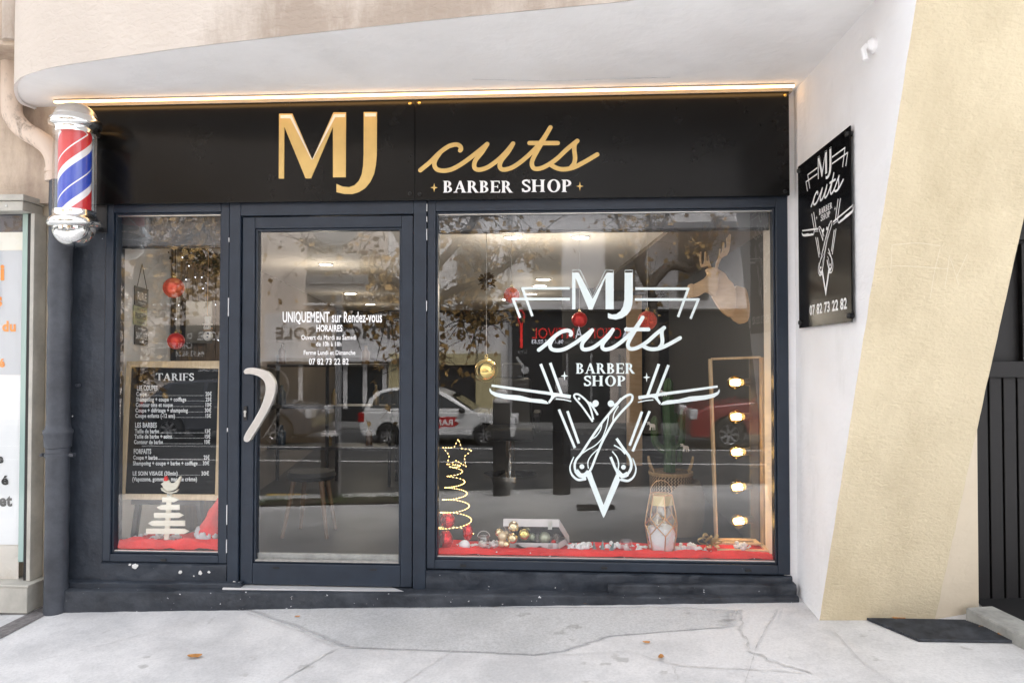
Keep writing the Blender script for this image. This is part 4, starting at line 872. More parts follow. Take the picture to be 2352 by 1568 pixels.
room("interior_bulkhead", [(.80, .07, ZC - .03), (2, .07, ZC - .03), (2, YB, ZC - .03), (.15, YB, ZC - .03)], M_taupe, "taupe lowered ceiling strip on the right")
b = MB(); b.poly([(.80, .07, ZC - .03), (.15, YB, ZC - .03), (.15, YB, ZC + .01), (.80, .07, ZC + .01)]); struct(b.build("bulkhead_edge", M_taupe), "edge of the lowered ceiling")
b = MB(); b.box(XL - .06, XL, .07, 2.2, 0, 2.6); struct(b.build("interior_side_wall", M_iwall), "pale interior wall at left")
b = MB(); b.prism([(XL, 2.2, 0), (XL, 2.2, 2.6), (-3.95, 8.8, 2.6), (-3.95, 8.8, 0)], (-.08, 0, 0)); struct(b.build("interior_side_wall", M_taupe), "taupe interior wall running back")
b = MB(); b.box(XR, XR + .1, .2, YB, 0, 2.6); struct(b.build("interior_side_wall", mat("grey_interior_wall", (.10, .10, .10), .8)), "grey interior wall at right")
b = MB(); b.box(-5, 2, YB, YB + .1, 0, 2.6); struct(b.build("interior_back_wall", mat("charcoal_wall", (.014, .0135, .014), .7)), "charcoal back wall of the shop")
b = MB(); b.box(.05, XR, 5.2, 5.3, 0, 2.6); struct(b.build("interior_partition", mat("charcoal_wall", (.014, .0135, .014))), "charcoal partition inside the shop")
b = MB(); b.box(BWX1 + .012, XR + .1, .075, .25, .3, 2.45); o = b.build("window_reveal", mat("cream_reveal_paint", (.72, .66, .58), .7)); tag(o, "cream plastered reveal inside the right edge of the display window", "wall")
# unseen shell added round the room so that daylight only enters through the glass
b = MB(); b.box(-5.2, 2.4, .31, 10, 2.62, 2.7); b.box(-5.2, -5.1, .31, 10, -.3, 2.62); b.box(-5.2, 2.4, 9.9, 10, -.3, 2.62); struct(b.build("daylight_shell", M_blackmat), "unseen shell keeping daylight out of the shop room")
b = MB(); b.box(FX0 - .1, FX1 + .02, .09, .32, ZH - .002, 3.06); struct(b.build("lintel", M_blackmat), "lintel over the shop windows")
b = MB(); b.box(MX1 + .005, MX2 - .005, .092, .14, FZ, ZH - .004); b.box(MX3 - .07, MX3 - .01, .092, .14, FZ, ZH - .004); struct(b.build("inner_posts", M_blackmat), "inner posts of the shopfront")
# roller blind boxes behind the tops of the panes
M_blind = mat("grey_blind_box", (.10, .10, .105), .5)
for (x0, x1, v0, nm) in [(LWX0 - .02, LWX1 + .02, 565, "narrow window"), (BWX0 - .02, BWX1 + .0, 537, "display window")]:
    z0 = at(1000, v0, .1).z; t = thing("blind_box", "grey roller blind box behind the top of the " + nm, "blind box", ((x0 + x1) / 2, .14, z0))
    b = MB(); b.box(x0, x1, .085, .2, z0 + .012, 2.46); b.build("casing", M_blind, t, bevel=.004)
    b = MB(); b.box(x0, x1, .08, .1, z0, z0 + .0115); b.build("bottom_bar", M_black, t)
# downlights
for i, (u, v, w) in enumerate([(1178, 543, 1), (1333, 543, 1), (1248, 640, 1), (1240, 655, 1), (1220, 674, 1), (748, 606, 1), (805, 673, 1), (850, 720, .6), (1165, 709, .6)]):
    p = atz(u, v, ZC)
    if p.y > 9: p = atz(u, v - 22, ZC)
    r = .055 if p.y < 3 else .075
    lab = ["leftmost downlight by the display window's top edge", "downlight at the top right of the ceiling by the display window", "topmost downlight of the three to the left of the MJ initials", "middle downlight of the three to the left of the MJ initials",
           "lowest downlight of the three to the left of the MJ initials", "large downlight near the top of the door glass", "downlight in the middle of the door glass", "downlight lowest in the door glass", "small far downlight near the gold ball"][i]
    t = thing("downlight", lab, "downlight", tuple(p), "ceiling downlights in the shop")
    b = MB(); b.lathe([(r, .0), (r, -.008)], p, 20); b.build("lamp", M_down, t)
    b = MB(); b.lathe([(r * 1.0, -.006), (r * 1.06, -.012), (r * 1.3, -.010), (r * 1.35, 0)], p, 20, cap=False); b.build("trim_ring", M_white, t)
    ld = bpy.data.lights.new("downlight_beam", 'POINT'); ld.energy = 1.5 if i < 2 else (2.0 if i == 5 else .8); ld.color = (1, .86, .68); ld.shadow_soft_size = .05
    lo = bpy.data.objects.new("downlight_beam", ld); COL.objects.link(lo); lo.parent = t; lo.location = (0, 0, -.40)

# ================================================================== DISPLAY SHELVES, CLOTH, SNOW
def shelf(x0, x1, z, y1, lab):
    b = MB(); b.box(x0, x1, .074, y1, z - .04, z - .003); tag(b.build("display_shelf", M_blackmat), lab, "shelf")
shelf(LWX0 - .02, LWX1 + .02, LWZ0 + .006, .36, "dark display shelf in the narrow window"); shelf(BWX0 - .02, BWX1 + .01, BWZ0 + .006, .42, "dark display shelf in the display window")
for nm, x0, x1, y1 in (("low riser behind the narrow window", LWX0 - .02, LWX1 + .02, .36), ("low riser behind the display window", BWX0 - .02, BWX1 + .01, .42)):
    b = MB(); b.box(x0, x1, .076, y1 - .005, FZ, LWZ0 - .036); tag(b.build("display_plinth", M_taupe), "taupe " + nm, "plinth")
def cloth(name, lab, x0, x1, z0, y1, h, seed, am=1.0):
    nx, ny = int((x1 - x0) * 90), 44; vs = []
    for j in range(ny + 1):
        t = j / ny; y = .045 + (y1 - .045) * t
        for i in range(nx + 1):
            x = x0 + (x1 - x0) * i / nx; s = Vector((x * 2.6, seed, 0))
            top = h * (.80 + .28 * noise.noise(s) + .12 * noise.noise(s * 3))
            if t < .16: k = math.sin(t / .16 * math.pi / 2) ** .55; z = top * k
            elif t < .30: k = (t - .16) / .14; z = top * (1 - .62 * (3 * k * k - 2 * k ** 3))
            else: z = top * .38 + .004 * (t - .3)
            z += am * .015 * noise.noise(Vector((x * 11 + 4 * t, t * 9, seed))) + am * .006 * noise.noise(Vector((x * 27 - 12 * t, t * 14, seed + 4)))
            z += am * .012 * math.sin(x * 23 + t * 16 + 3 * noise.noise(s)) * (.25 if t < .16 else .75)
            if t > .86: z += am * .02 * ((t - .86) / .14) * (.6 + .8 * noise.noise(Vector((x * 4, seed + 9, 0))))
            yy = y + (.012 * noise.noise(Vector((x * 8, seed + 2, t * 5)))) * (t > .05)
            vs.append((x, max(.042, yy), z0 + max(.001, z)))
    m = MB(); m.add(vs, [(j * (nx + 1) + i, j * (nx + 1) + i + 1, (j + 1) * (nx + 1) + i + 1, (j + 1) * (nx + 1) + i) for j in range(ny) for i in range(nx)])
    o = m.build(name, M_red, smooth=70, recalc=False); tag(o, lab, "cloth"); return o
cloth("red_cloth", "crumpled red felt cloth along the bottom of the narrow window", LWX0, LWX1, LWZ0 + .005, .32, .058, 3.3)
cloth("red_cloth", "long crumpled red felt cloth along the bottom of the display window", BWX0, BWX1 + .005, BWZ0 + .005, .30, .036, 8.1, .55)
ZT = BWZ0 + .040; ZTL = LWZ0 + .042                    # cloth level behind the front roll
def snow(name, lab, spots, seed):
    b = MB(); rnd = random.Random(seed)
    for (u, v, n, sp) in spots:
        p = at(u, v, .2)
        for k in range(n):
            b.blob((p.x + rnd.gauss(0, sp), .2 + rnd.uniform(-.03, .05), p.z + rnd.gauss(0, sp * .3)), rnd.uniform(.007, .018), .6, 2.5, 1, (1, 1, .8), rnd.random() * 50)
    o = b.build(name, M_snow, smooth=60); o["kind"] = "stuff"; o["label"] = lab; o["category"] = "snow"; return o
c6 = crop(2300, 1750, 2.767); c5 = crop(1750, 1700, 2.852); cL = crop(400, 1350, 1.742)
snow("artificial_snow", "white fluffy artificial snow scattered on the red cloth of the display window", [(*c5(220, 1385), 6, .02), (*c5(430, 1385), 26, .03), (*c5(640, 1365), 30, .026), (*c5(560, 1390), 16, .03), (*c5(1545, 1385), 16, .02), (*c5(1660, 1378), 18, .02), (*c6(110, 1205), 22, .026), (*c6(360, 1230), 14, .02), (*c6(470, 1195), 14, .016), (*c6(720, 1238), 36, .026), (*c6(880, 1240), 18, .02),
     (*c6(1170, 1225), 28, .028), (*c6(1320, 1215), 30, .022), (*c6(1440, 1250), 18, .02), (*c6(1520, 1280), 14, .018), (*c6(1840, 1205), 34, .024), (*c6(1720, 1300), 24, .02), (*c6(1920, 1290), 26, .022), (*c6(1590, 1280), 8, .012)], 3)
snow("artificial_snow", "white fluffy artificial snow on the red cloth of the narrow window", [(*cL(240, 1408), 34, .03), (*cL(280, 1385), 10, .012), (*cL(415, 1385), 12, .014), (*cL(530, 1388), 12, .014), (*cL(330, 1400), 8, .02)], 5)
def flecks(nm, lab, pts):
    b = MB()
    for (u, v, r) in pts:
        p = at(u, v, .052); b.blob(p, r, .5, 2, 1, (1.2, .5, .8), u)
    o = b.build(nm, M_snow); o["kind"] = "stuff"; o["label"] = lab; o["category"] = "snow"
flecks("snow_flecks", "white specks of artificial snow caught on the front of the red cloth", [(*c5(445 + random.uniform(-10, 90), 1475 + random.uniform(-15, 20)), random.uniform(.002, .005)) for _ in range(8)] + [(*c5(x, y), r) for x, y, r in [(675, 1443, .005), (1060, 1455, .004), (1090, 1470, .004), (1280, 1490, .006), (1570, 1485, .004), (405, 1500, .005)]] + [(*c6(x, y), r) for x, y, r in [(1735, 1352, .005), (1985, 1335, .004), (1470, 1345, .003), (545, 1318, .004)]] + [(*cL(x, y), r) for x, y, r in [(332, 1452, .005), (375, 1455, .006), (352, 1447, .002)]])

# ================================================================== NARROW WINDOW DISPLAY
cU = crop(400, 850, 2.851)
def bauble(name, lab, u, v, rp, y, m, ztop, group=None, sq=1.0, cap=M_brass):
    p = at(u, v, y); r = dsize(rp, p); t = thing(name, lab, "bauble", tuple(p), group)
    b = MB(); b.ball(p, r, 32); b.build("ball", m, t, smooth=80)
    b = MB(); b.lathe([(r * .20, r * .96), (r * .21, r * 1.14), (r * .06, r * 1.18)], p, 14); b.tube([p + Vector((r * .12 * math.cos(a), 0, r * 1.26 + r * .12 * math.sin(a))) for a in np.linspace(0, 2 * math.pi, 12)], r * .025, 5); b.build("cap", cap, t, smooth=40)
    b = MB(); b.tube([p + Vector((0, 0, r * 1.36)), (p.x, p.y, ztop)], .0009, 4); b.build("thread", mat("pale_thread", (.5, .48, .44), .5), t)
    return t
GB = "hanging Christmas balls"
bauble("hanging_bauble", "orange red bauble hanging above the chalkboard price list", 399, 661, 23.5, .30, mat("orange_red_ball", (.74, .10, .05), .25, metal=.35), 2.4, GB)
bauble("hanging_bauble", "deep red bauble hanging just over the top edge of the chalkboard", 404, 783, 19, .34, M_redball, 2.4, GB)
# beaded blind chain
t = thing("blind_chain", "dark beaded blind chain hanging at the left edge of the narrow window", "chain", tuple(at(270, 800, .06)))
P = [Vector(p) for p in smooth_pts([at(u, v, .06) for u, v in [(268, 500), (269, 640), (270, 800), (277, 900), (283, 955), (279, 990), (271, 1018), (262, 1030)]], 8)]
b = MB()
L_ = 0; last = P[0]
for i in range(len(P) - 1):
    s = (P[i + 1] - P[i]).length; k = max(1, int(s / .009))
    for j in range(k): b.lathe([(.0, -.003), (.003, -.0015), (.003, .0015), (0, .003)], P[i].lerp(P[i + 1], j / k), 5, cap=False)
b.build("beads", M_dscrew, t)
b = MB(); b.tube(P, .0008, 4); b.build("cord", M_dscrew, t)
# three little tin signs on the side wall
t = thing("hanging_tin_signs", "string of three tin signs RIRE, PROFITER, SAVOURER on the pale side wall", "sign", tuple(atx(*cU(475, 1100), XL + .012)))
PXL = ((XL + .012, 0, 0), (1, 0, 0))
M_sgreen = mat("pale_green_tin", (.42, .43, .24), .5, var=.12, vscale=30); M_tin = mat("black_tin", (.014, .014, .016), .4)
def tinsign(q, m, words, ml):
    P = [hit(*cU(x, y), *PXL) for x, y in q]; b = MB(); b.prism([p for p in P], (-.006, 0, 0)); s = b.build("tin_plate", m, t)
    b = MB()
    for (w, fx0, fx1, fb, ft) in words:
        e = lambda fx, fy: P[0].lerp(P[1], fx).lerp(P[3].lerp(P[2], fx), fy)
        text_on(b, w, e(fx0, fb), e(fx1, fb), e(fx0, ft), .03, (.0015, 0, 0))
    b.build("lettering", ml, s, recalc=False)
tinsign([(400, 832), (554, 880), (550, 1088), (400, 1050)], M_tin, [("RIRE", .17, .85, .68, .28), ("TOUS LES JOURS", .22, .78, .88, .79)], M_wlet)
tinsign([(388, 1055), (540, 1095), (532, 1300), (385, 1272)], M_sgreen, [("CHAQUE INSTANT", .22, .85, .22, .10), ("PROFITER", .08, .93, .66, .36), ("DE BONS AMIS", .25, .85, .90, .79)], M_tin)
tinsign([(400, 1285), (550, 1312), (545, 1522), (396, 1500)], M_tin, [("CHAQUE MOMENT", .2, .8, .18, .10), ("SAVOURER", .08, .95, .68, .34), ("LA VIE", .35, .65, .88, .77)], M_wlet)
b = MB(); ap = hit(*cU(480, 585), *PXL)
for (x, y) in ((425, 840), (535, 874)): b.tube([ap, hit(*cU(x, y), *PXL)], .0022, 5)
b.build("string", mat("dark_string", (.06, .055, .05), .8), t)
# dark boarded wall part with fairy lights, snow man, garland
WX = XL + .02
yw0, yw1 = atx(395, 800, WX).y, 2.15
b = MB()
yy = yw0 + .06; rr = random.Random(4)
while yy < yw1: w = rr.uniform(.07, .12); b.box(WX - .012, WX + rr.uniform(.0, .006), yy, min(yw1, yy + w) - .003, FZ, 2.39); yy += w
tag(b.build("board_cladding", M_dwood), "dark brown vertical board cladding behind the chalkboard", "cladding")
b = MB(); b.box(WX - .012, WX + .03, yw0, yw0 + .058, FZ, 2.39); tag(b.build("cladding_post", M_black, bevel=.003), "black post at the edge of the brown board cladding", "post")
t = thing("fairy_lights", "string of tiny white fairy lights over the brown boards", "fairy lights", tuple(atx(*cU(1050, 1000), WX + .03)))
pts = [(980, 765), (1087, 738), (1207, 803), (1177, 866), (1142, 1025), (1318, 1050), (972, 1058), (897, 1056), (866, 1212), (1068, 1312), (1348, 1455), (1030, 1185), (1160, 740), (1013, 610), (940, 512)]
M_cold = emis("cold_fairy_glow", (.8, .86, 1), 2.5)
for (x, y) in pts: b = MB(); b.ball(hit(*cU(x, y), (WX + .03, 0, 0), (1, 0, 0)), .0028, 8); b.build("fairy_lamp", M_cold, t)
b = MB()
for k in range(5):
    x0 = 910 + k * 95; b.tube([Vector(p) for p in smooth_pts([hit(*cU(x0 + 25 * math.sin(j * 1.3 + k), 430 + j * 130), (WX + .03, 0, 0), (1, 0, 0)) for j in range(10)], 4)], .0018, 4)
b.build("wire", M_blackmat, t)
q = [(985, 1040), (1100, 985), (1278, 1010), (1280, 1490), (975, 1490)]
b = MB(); P = [hit(*cU(x, y), (WX + .05, 0, 0), (1, 0, 0)) for x, y in ((980, 1010), (1280, 1010), (1280, 1490), (975, 1490))]; b.prism(P, (-.03, 0, 0)); o = b.build("wall_screen", M_black); tag(o, "black flat panel on the brown boards behind the snowman", "panel")
sp = at(*cU(1230, 1350), .55); k = lambda px: dsize(px * 2352 / 4096 / 2.851, sp)
t = thing("snowman_ornament", "little white snowman ornament with top hat hanging before the black panel", "ornament", tuple(sp))
zc_ = lambda y: at(*cU(1230, y), .55).z; sx_ = lambda x: at(*cU(x, 1350), .55).x
b = MB(); b.ball((sx_(1232), .55, zc_(1405)), k(52), 20, 1.1); b.ball((sx_(1222), .55, zc_(1312)), k(42), 18); b.build("body", mat("white_clay", (.74, .70, .64), .6), t, smooth=60)
b = MB(); b.lathe([(k(52), zc_(1282)), (k(54), zc_(1270)), (k(30), zc_(1262)), (k(30), zc_(1240)), (k(36), zc_(1195)), (k(30), zc_(1185))], (sx_(1228), .55, 0), 18); b.build("hat", mat("white_felt_hat", (.72, .69, .64), .7), t, smooth=40)
b = MB(); b.lathe([(k(46), zc_(1352)), (k(50), zc_(1345)), (k(44), zc_(1336))], (sx_(1225), .55, 0), 16); b.build("scarf", mat("tan_ribbon", (.40, .28, .18), .7), t)
for (x, y, r) in ((1250, 1378, 13), (1246, 1418, 12), (1226, 1298, 6), (1246, 1300, 6)): p = at(*cU(x, y), .55); b = MB(); b.ball((p.x, .55 - k(44), p.z), k(r), 8); b.build("button", M_blackmat, t)
p = at(*cU(1252, 1318), .5); b = MB(); b.lathe([(k(7), 0), (k(1), .02)], (p.x, .53, p.z), 8, (0.3, -1, 0)); b.build("nose", M_orange, t)
b = MB(); b.tube([(sx_(1232), .55, zc_(1186)), (sx_(1222), .55, zc_(1150)), (sx_(1232), .55, 2.36)], .0012, 4); b.build("hanging_loop", M_copper, t)
M_leafd = mat("dark_garland_leaf", (.035, .04, .018), .7, var=.4, vscale=20)
def leafcloud(name, m, pts, n, s, lab, cat, seed, parent=None, kind=None, flat=1.0):
    rr = random.Random(seed); b = MB()
    for _ in range(n):
        i = rr.randrange(len(pts) - 1); a, c = Vector(pts[i]), Vector(pts[i + 1]); p = a.lerp(c, rr.random()) + Vector((rr.gauss(0, s * 1.3), rr.gauss(0, s * .8), rr.gauss(0, s * 1.3)))
        d = Vector((rr.uniform(-1, 1), rr.uniform(-1, 1), rr.uniform(-1, 1))).normalized(); e = d.cross(Vector((rr.uniform(-1, 1), rr.uniform(-1, 1), 1))).normalized()
        l = s * rr.uniform(.5, 1.2); w = l * .42; b.add([p, p + d * l * .5 + e * w, p + d * l, p + d * l * .5 - e * w], [(0, 1, 2, 3)])
    o = b.build(name, m, parent, recalc=False)
    if not parent: tag(o, lab, cat, kind=kind)
    return o
leafcloud("leaf_garland", M_leafd, [at(*cU(900, 420), .9), at(*cU(1080, 430), .9), at(*cU(1180, 520), .9), at(*cU(1290, 570), .9), at(*cU(1400, 640), .9)], 420, .03, "dark leafy garland hanging at the upper right of the narrow window", "garland", 2)

# chalkboard price list on its easel
BL, BR = at(275, 1146, .24), at(505, 1149, .24); TL = at(293, 830, .40); n_ = (BR - BL).cross(TL - BL).normalized(); TR = hit(516, 829, BL, n_)
if n_.y > 0: n_ = -n_
BP = (BL, n_); BPF = (BL + n_ * .004, n_)
cb = thing("chalkboard", "wood framed black chalkboard listing the TARIFS prices in white lettering", "chalkboard", tuple((BL + BR) / 2))
ins = [hit(*cL(222, 205), *BP), hit(503, 828 + 17 + 4, *BP), hit(*cL(806, 1090), *BP), hit(*cL(178, 1086), *BP)]
out = [TL, TR, BR, BL]
ins[1] = hit(503.5, 847, *BP)
b = MB(); b.add([p - n_ * -.001 for p in ins] + [p - n_ * .014 for p in ins], [(0, 1, 2, 3), (7, 6, 5, 4), (0, 4, 5, 1), (1, 5, 6, 2), (2, 6, 7, 3), (3, 7, 4, 0)]); b.build("board", M_chalk, cb)
b = MB(); h = n_ * .012
for i in range(4):
    j = (i + 1) % 4; q = [out[i], out[j], ins[j], ins[i]]; q = [p.lerp(sum(q, Vector()) / 4, .002) for p in q]; b.add([p + h for p in q] + [p - h for p in q], [(0, 1, 2, 3), (7, 6, 5, 4), (0, 4, 5, 1), (1, 5, 6, 2), (2, 6, 7, 3), (3, 7, 4, 0)])
b.build("frame", M_lwood, cb, bevel=.002)
b = MB()
F = serif("TARIFS", 390, 658, 248, 299); F.mesh(b, lambda x, y, l: hit(*cL(x, y), BL + n_ * (.0035 + l), n_)); b.build("heading", M_wlet, cb, recalc=False)
b = MB()
def tl(s, x0, x1, yb, yt, bold=.02):
    bold += .014
    u0, v0 = cL(x0, yb); u1, _ = cL(x1, yb); _, vt = cL(x0, yt); text_px(b, s, u0, u1, v0, vt, BPF, bold)
for (s, x0, x1, yb) in [("LES COUPES", 258, 400, 367), ("LES BARBES", 245, 396, 625), ("FORFAITS", 235, 357, 808)]: tl(s, x0, x1, yb, yb - 33)
for (s, x0, x1, p0, p1, pr_, yb) in [("Coupe", 253, 325, 735, 778, "20€", 405), ("Shampoing + coupe + coiffage", 252, 601, 736, 777, "25€", 443), ("Contour tête et nuque", 249, 507, 736, 777, "10€", 481), ("Coupe + défrisage + shampoing", 247, 612, 730, 775, "30€", 519), ("Coupe enfants (-12 ans)", 246, 522, 736, 774, "15€", 557),
        ("Taille de barbe", 243, 411, 732, 770, "13€", 664), ("Taille de barbe + soins", 241, 500, 731, 769, "15€", 701), ("Contour de barbe", 237, 438, 729, 767, "10€", 739), ("Coupe + barbe", 231, 400, 722, 763, "25€", 847), ("Shampoing + coupe + barbe + coiffage", 230, 680, 716, 762, "30€", 887), ("LE SOIN VISAGE (30min)", 228, 541, 706, 760, "30€", 958)]:
    tl(s, x0, x1, yb, yb - 27, .015); tl(pr_, p0, p1, yb, yb - 27, .015)
    x = x1 + 6
    while x < p0 - 8: F = Flat().dot(x, yb - 2, 2.2, 6); F.mesh(b, lambda x_, y_, l: hit(*cL(x_, y_), BL + n_ * .004, n_)); x += 9
tl("(Vapozone, gommage, masque crème)", 225, 676, 998, 970, .015)
b.build("price_list", M_wlet, cb, recalc=False)
t = thing("easel", "black wooden easel holding the chalkboard", "easel", tuple(at(390, 1200, .3)))
M_easel = mat("black_stained_wood", (.02, .021, .024), .5, var=.3, vscale=10)
b = MB(); p0, p1 = at(*cL(232, 1140), .30), at(*cL(715, 1143), .30); b.box(p0.x, p1.x, .27, .33, p0.z - .014, p0.z + .016); b.build("ledge", M_easel, t, bevel=.003)
for (q0, q1) in (((270, 1150), (235, 1410)), ((690, 1152), (722, 1400))):
    b = MB(); b.beam(at(*cL(*q0), .31), at(*cL(*q1), .31), .042, .03); b.build("leg", M_easel, t, bevel=.003)
# whitewashed arrow tree with bird
AY = .10; A_ = lambda x, y, yy=AY: at(*cL(x, y), yy)
t = thing("arrow_tree", "whitewashed wooden tree of arrow boards topped by a white bird in a red cap", "ornament", tuple(A_(460, 1420)))
b = MB(); b.prism([A_(466, 1075, .112), A_(499, 1075, .112), A_(476, 1425, .112), A_(443, 1425, .112)], (0, .012, 0)); b.build("post", M_wwood, t, bevel=.001)
for (x0, x1, y0, y1, d) in [(432, 549, 1112, 1145, 1), (393, 551, 1164, 1199, -1), (375, 581, 1219, 1255, 1), (333, 589, 1274, 1311, -1), (320, 619, 1330, 1367, 1)]:
    ym = (y0 + y1) / 2; q = [(x0, y0), (x1 - 34, y0), (x1, ym), (x1 - 34, y1), (x0, y1)] if d > 0 else [(x0 + 34, y0), (x1, y0), (x1, y1), (x0 + 34, y1), (x0, ym)]
    b = MB(); b.prism([A_(*p) for p in q], (0, .0105, 0)); b.build("arrow_board", M_wwood, t, bevel=.001)
bird = MB(); bird.prism([A_(*p, .095) for p in smooth_pts([(419, 1020), (438, 1006), (446, 992), (470, 990), (488, 1012), (515, 1008), (540, 985), (552, 966), (564, 972), (553, 1008), (536, 1045), (505, 1066), (465, 1068), (440, 1048), (433, 1030)], 3)], (0, .016, 0)); bo = bird.build("bird", M_wwood, t, bevel=.004)
b = MB(); b.prism([A_(*p, .09) for p in [(441, 992), (446, 970), (456, 963), (464, 974), (470, 990), (466, 998), (446, 998)]], (0, .02, 0)); b.build("cap", M_red, bo, bevel=.003)
b = MB(); b.prism([A_(*p, .092) for p in [(422, 1046), (432, 1052), (460, 1072), (490, 1078), (520, 1070), (543, 1054), (532, 1076), (500, 1084), (458, 1080), (430, 1064)]], (0, .018, 0)); b.build("feet_board", M_wwood, t)
b = MB(); b.ball(A_(473, 1092, .1), .006, 8); b.ball(A_(480, 1096, .1), .005, 8); b.build("bells", M_steel, t)
# santa hat
sh = thing("santa_hat", "red felt santa hat with white fur brim beside the chalkboard easel", "hat", tuple(at(*cL(760, 1390), .2)))
p0, p1 = at(*cL(770, 1372), .2), at(*cL(852, 1095), .2); ax = (p1 - p0); hl = ax.length; r0 = dsize(88 * .574 / 1.742, p0)
b = MB(); b.lathe([(r0 * (1 - .85 * (i / 12) ** 1.4), hl * i / 12) for i in range(13)], p0, 24, ax)
b.v = [tuple(Vector(v) + Vector((.010 * noise.noise(Vector(v) * 22), .01 * noise.noise(Vector(v) * 20 + Vector((5, 0, 0))), 0))) for v in b.v]; b.build("felt", M_red, sh, smooth=60)
b = MB(); A0 = ax.normalized(); a = A0.cross(Vector((0, 1, 0))).normalized(); c = A0.cross(a); rr = random.Random(8)
for i in range(60):
    w = rr.uniform(0, 2 * math.pi); b.blob(p0 + (a * math.cos(w) + c * math.sin(w)) * r0 * 1.0 + A0 * rr.uniform(-.015, .02), rr.uniform(.014, .022), .5, 3, 1, (1, 1, 1), i)
b.build("fur_brim", mat("white_fur", (.80, .80, .82), .95, bump=.8, bscale=200), sh, smooth=60)

# ================================================================== DISPLAY WINDOW: HANGING THINGS
cB = crop(1700, 800, 1.568); c7 = crop(1750, 830, 2.34); c8 = crop(2600, 850, 2.4127)
bauble("hanging_bauble", "glittery red bauble hanging left of the emblem's left wing", 1175, 678, 18.5, .32, M_redglit, 2.38, GB)
bauble("hanging_bauble", "plain satin red bauble hanging below the letter M of the emblem", 1331, 734, 18, .36, M_redball, 2.38, GB)
bauble("hanging_bauble", "glittery red bauble hanging behind the letter t of the emblem", 1487, 736, 22, .26, M_redglit, 2.38, GB)
bauble("hanging_bauble", "large mirror gold bauble hanging above the emblem's left razor", 1117, 851, 27, .22, M_goldball, 2.38, GB)
p = at(1118, 646, .34); t = thing("pine_cone_ball", "ragged dark brown pine cone ball hanging above the gold bauble", "bauble", tuple(p))
b = MB(); rr = random.Random(3); r0 = dsize(17, p); M_cone = mat("dark_cone_scales", (.07, .042, .016), .7, var=.5, vscale=40)
b.ball(p, r0 * .75, 14)
for i in range(150):
    d = Vector((rr.gauss(0, 1), rr.gauss(0, 1), rr.gauss(0, 1))).normalized(); e = d.cross(Vector((0, .3, 1))).normalized(); c = p + d * r0 * .6; l = r0 * rr.uniform(.35, .75); b.add([c + e * l * .3, c + d * l + e * l * .25, c + d * l * 1.1 - e * l * .25, c - e * l * .3], [(0, 1, 2, 3)])
b.build("scales", M_cone, t, recalc=False)
b = MB(); b.tube([p + Vector((0, 0, r0)), (p.x, p.y, 2.38)], .0009, 4); b.build("thread", MATS["pale_thread"], t)

# wire spiral tree with star
TY = .17; cx = at(*c5(205, 900), TY); kk = dsize(2352 / 4096 / 2.852, cx)
t = thing("wire_spiral_tree", "lit wire spiral Christmas tree with an open star at the left of the display", "light tree", tuple(at(*c5(205, 1400), TY)))
ys = [455, 475, 585, 715, 850, 998, 1175, 1325]; zs_ = [at(*c5(205, y), TY).z for y in ys]
P = []
for i in range(0, 7 * 28 - 14):
    k = i / 28; j = int(k); zz_ = zs_[j] + (zs_[j + 1] - zs_[j]) * (k - j); rad = kk * (38 + 172 * (k / 6.6) ** .95); f = 2 * math.pi * (k - 1)
    P.append(Vector((cx.x - rad * math.cos(f), TY + rad * math.sin(f), zz_)))
b = MB(); b.tube(P, .0019, 6); b.build("spiral_wire", M_wire, t, smooth=60)
def beads(P, step, r, par, most):
    acc = 0; first = None; k = 0; rest = MB(); o0 = ROOT[par.name]
    for i in range(len(P) - 1):
        acc += (P[i + 1] - P[i]).length
        if acc < step: continue
        acc = 0; q = P[i] + Vector((0, -.002, .0015)); k += 1
        if k > most: rest.ball(q, r, 6); continue
        if first is None:
            b = MB(); b.ball(o0, r, 6); first = c = b.build("fairy_lamp", M_fairy, par)
        else: c = first.copy(); COL.objects.link(c)
        c.location = q - o0
    if rest.v: o = rest.build("far_fairy_lamps", M_fairy, par); o["kind"] = "stuff"
beads(list(reversed(P)), .0125, .0029, t, 98)
st_ = [(238, 158), (278, 268), (395, 285), (305, 360), (325, 470), (213, 405), (108, 460), (135, 345), (65, 258), (188, 258), (238, 158)]
SP = []
for i in range(10):
    a, c = at(*c5(*st_[i]), TY), at(*c5(*st_[i + 1]), TY); SP += [a.lerp(c, j / 8) for j in range(8)]
SP.append(SP[0]); b = MB(); b.tube(SP, .0018, 6, cap=False); b.tube([at(*c5(213, 405), TY), at(*c5(210, 460), TY)], .002, 5); s_ = b.build("star_wire", M_wire, t)
beads(SP, .016, .0028, s_, 98)

# ornaments on the cloth
M_redglass = mat("red_mirror_glass", (.72, .02, .025), .10, metal=.75)
def onball(name, lab, cat, u, v, rp, y, m, group=None, n=28, sq=1.0):
    p = at(u, v, y); b = MB(); b.ball(p, dsize(rp, p), n, sq); o = b.build(name, m, smooth=80); tag(o, lab, cat, group); return o
k5 = .5742 / 2.852
onball("red_glass_ball", "shiny red glass ball inside the wire tree's lower coils", "bauble", *c5(112, 1082), 88 * k5, .20, M_redglass)
onball("red_glass_drop", "tall shiny red glass drop at the right of the wire tree's base", "bauble", *c5(345, 1215), 60 * k5, .20, M_redglass, sq=1.6)
p = at(*c5(92, 1300), .15); b = MB(); r0 = dsize(82 * k5, p); b.lathe([(r0 * (.25 + .75 * math.sin(math.pi * (.12 + .8 * i / 20))) * 1, -r0 * 1.15 + 2.3 * r0 * i / 20) for i in range(21)], p, 48)
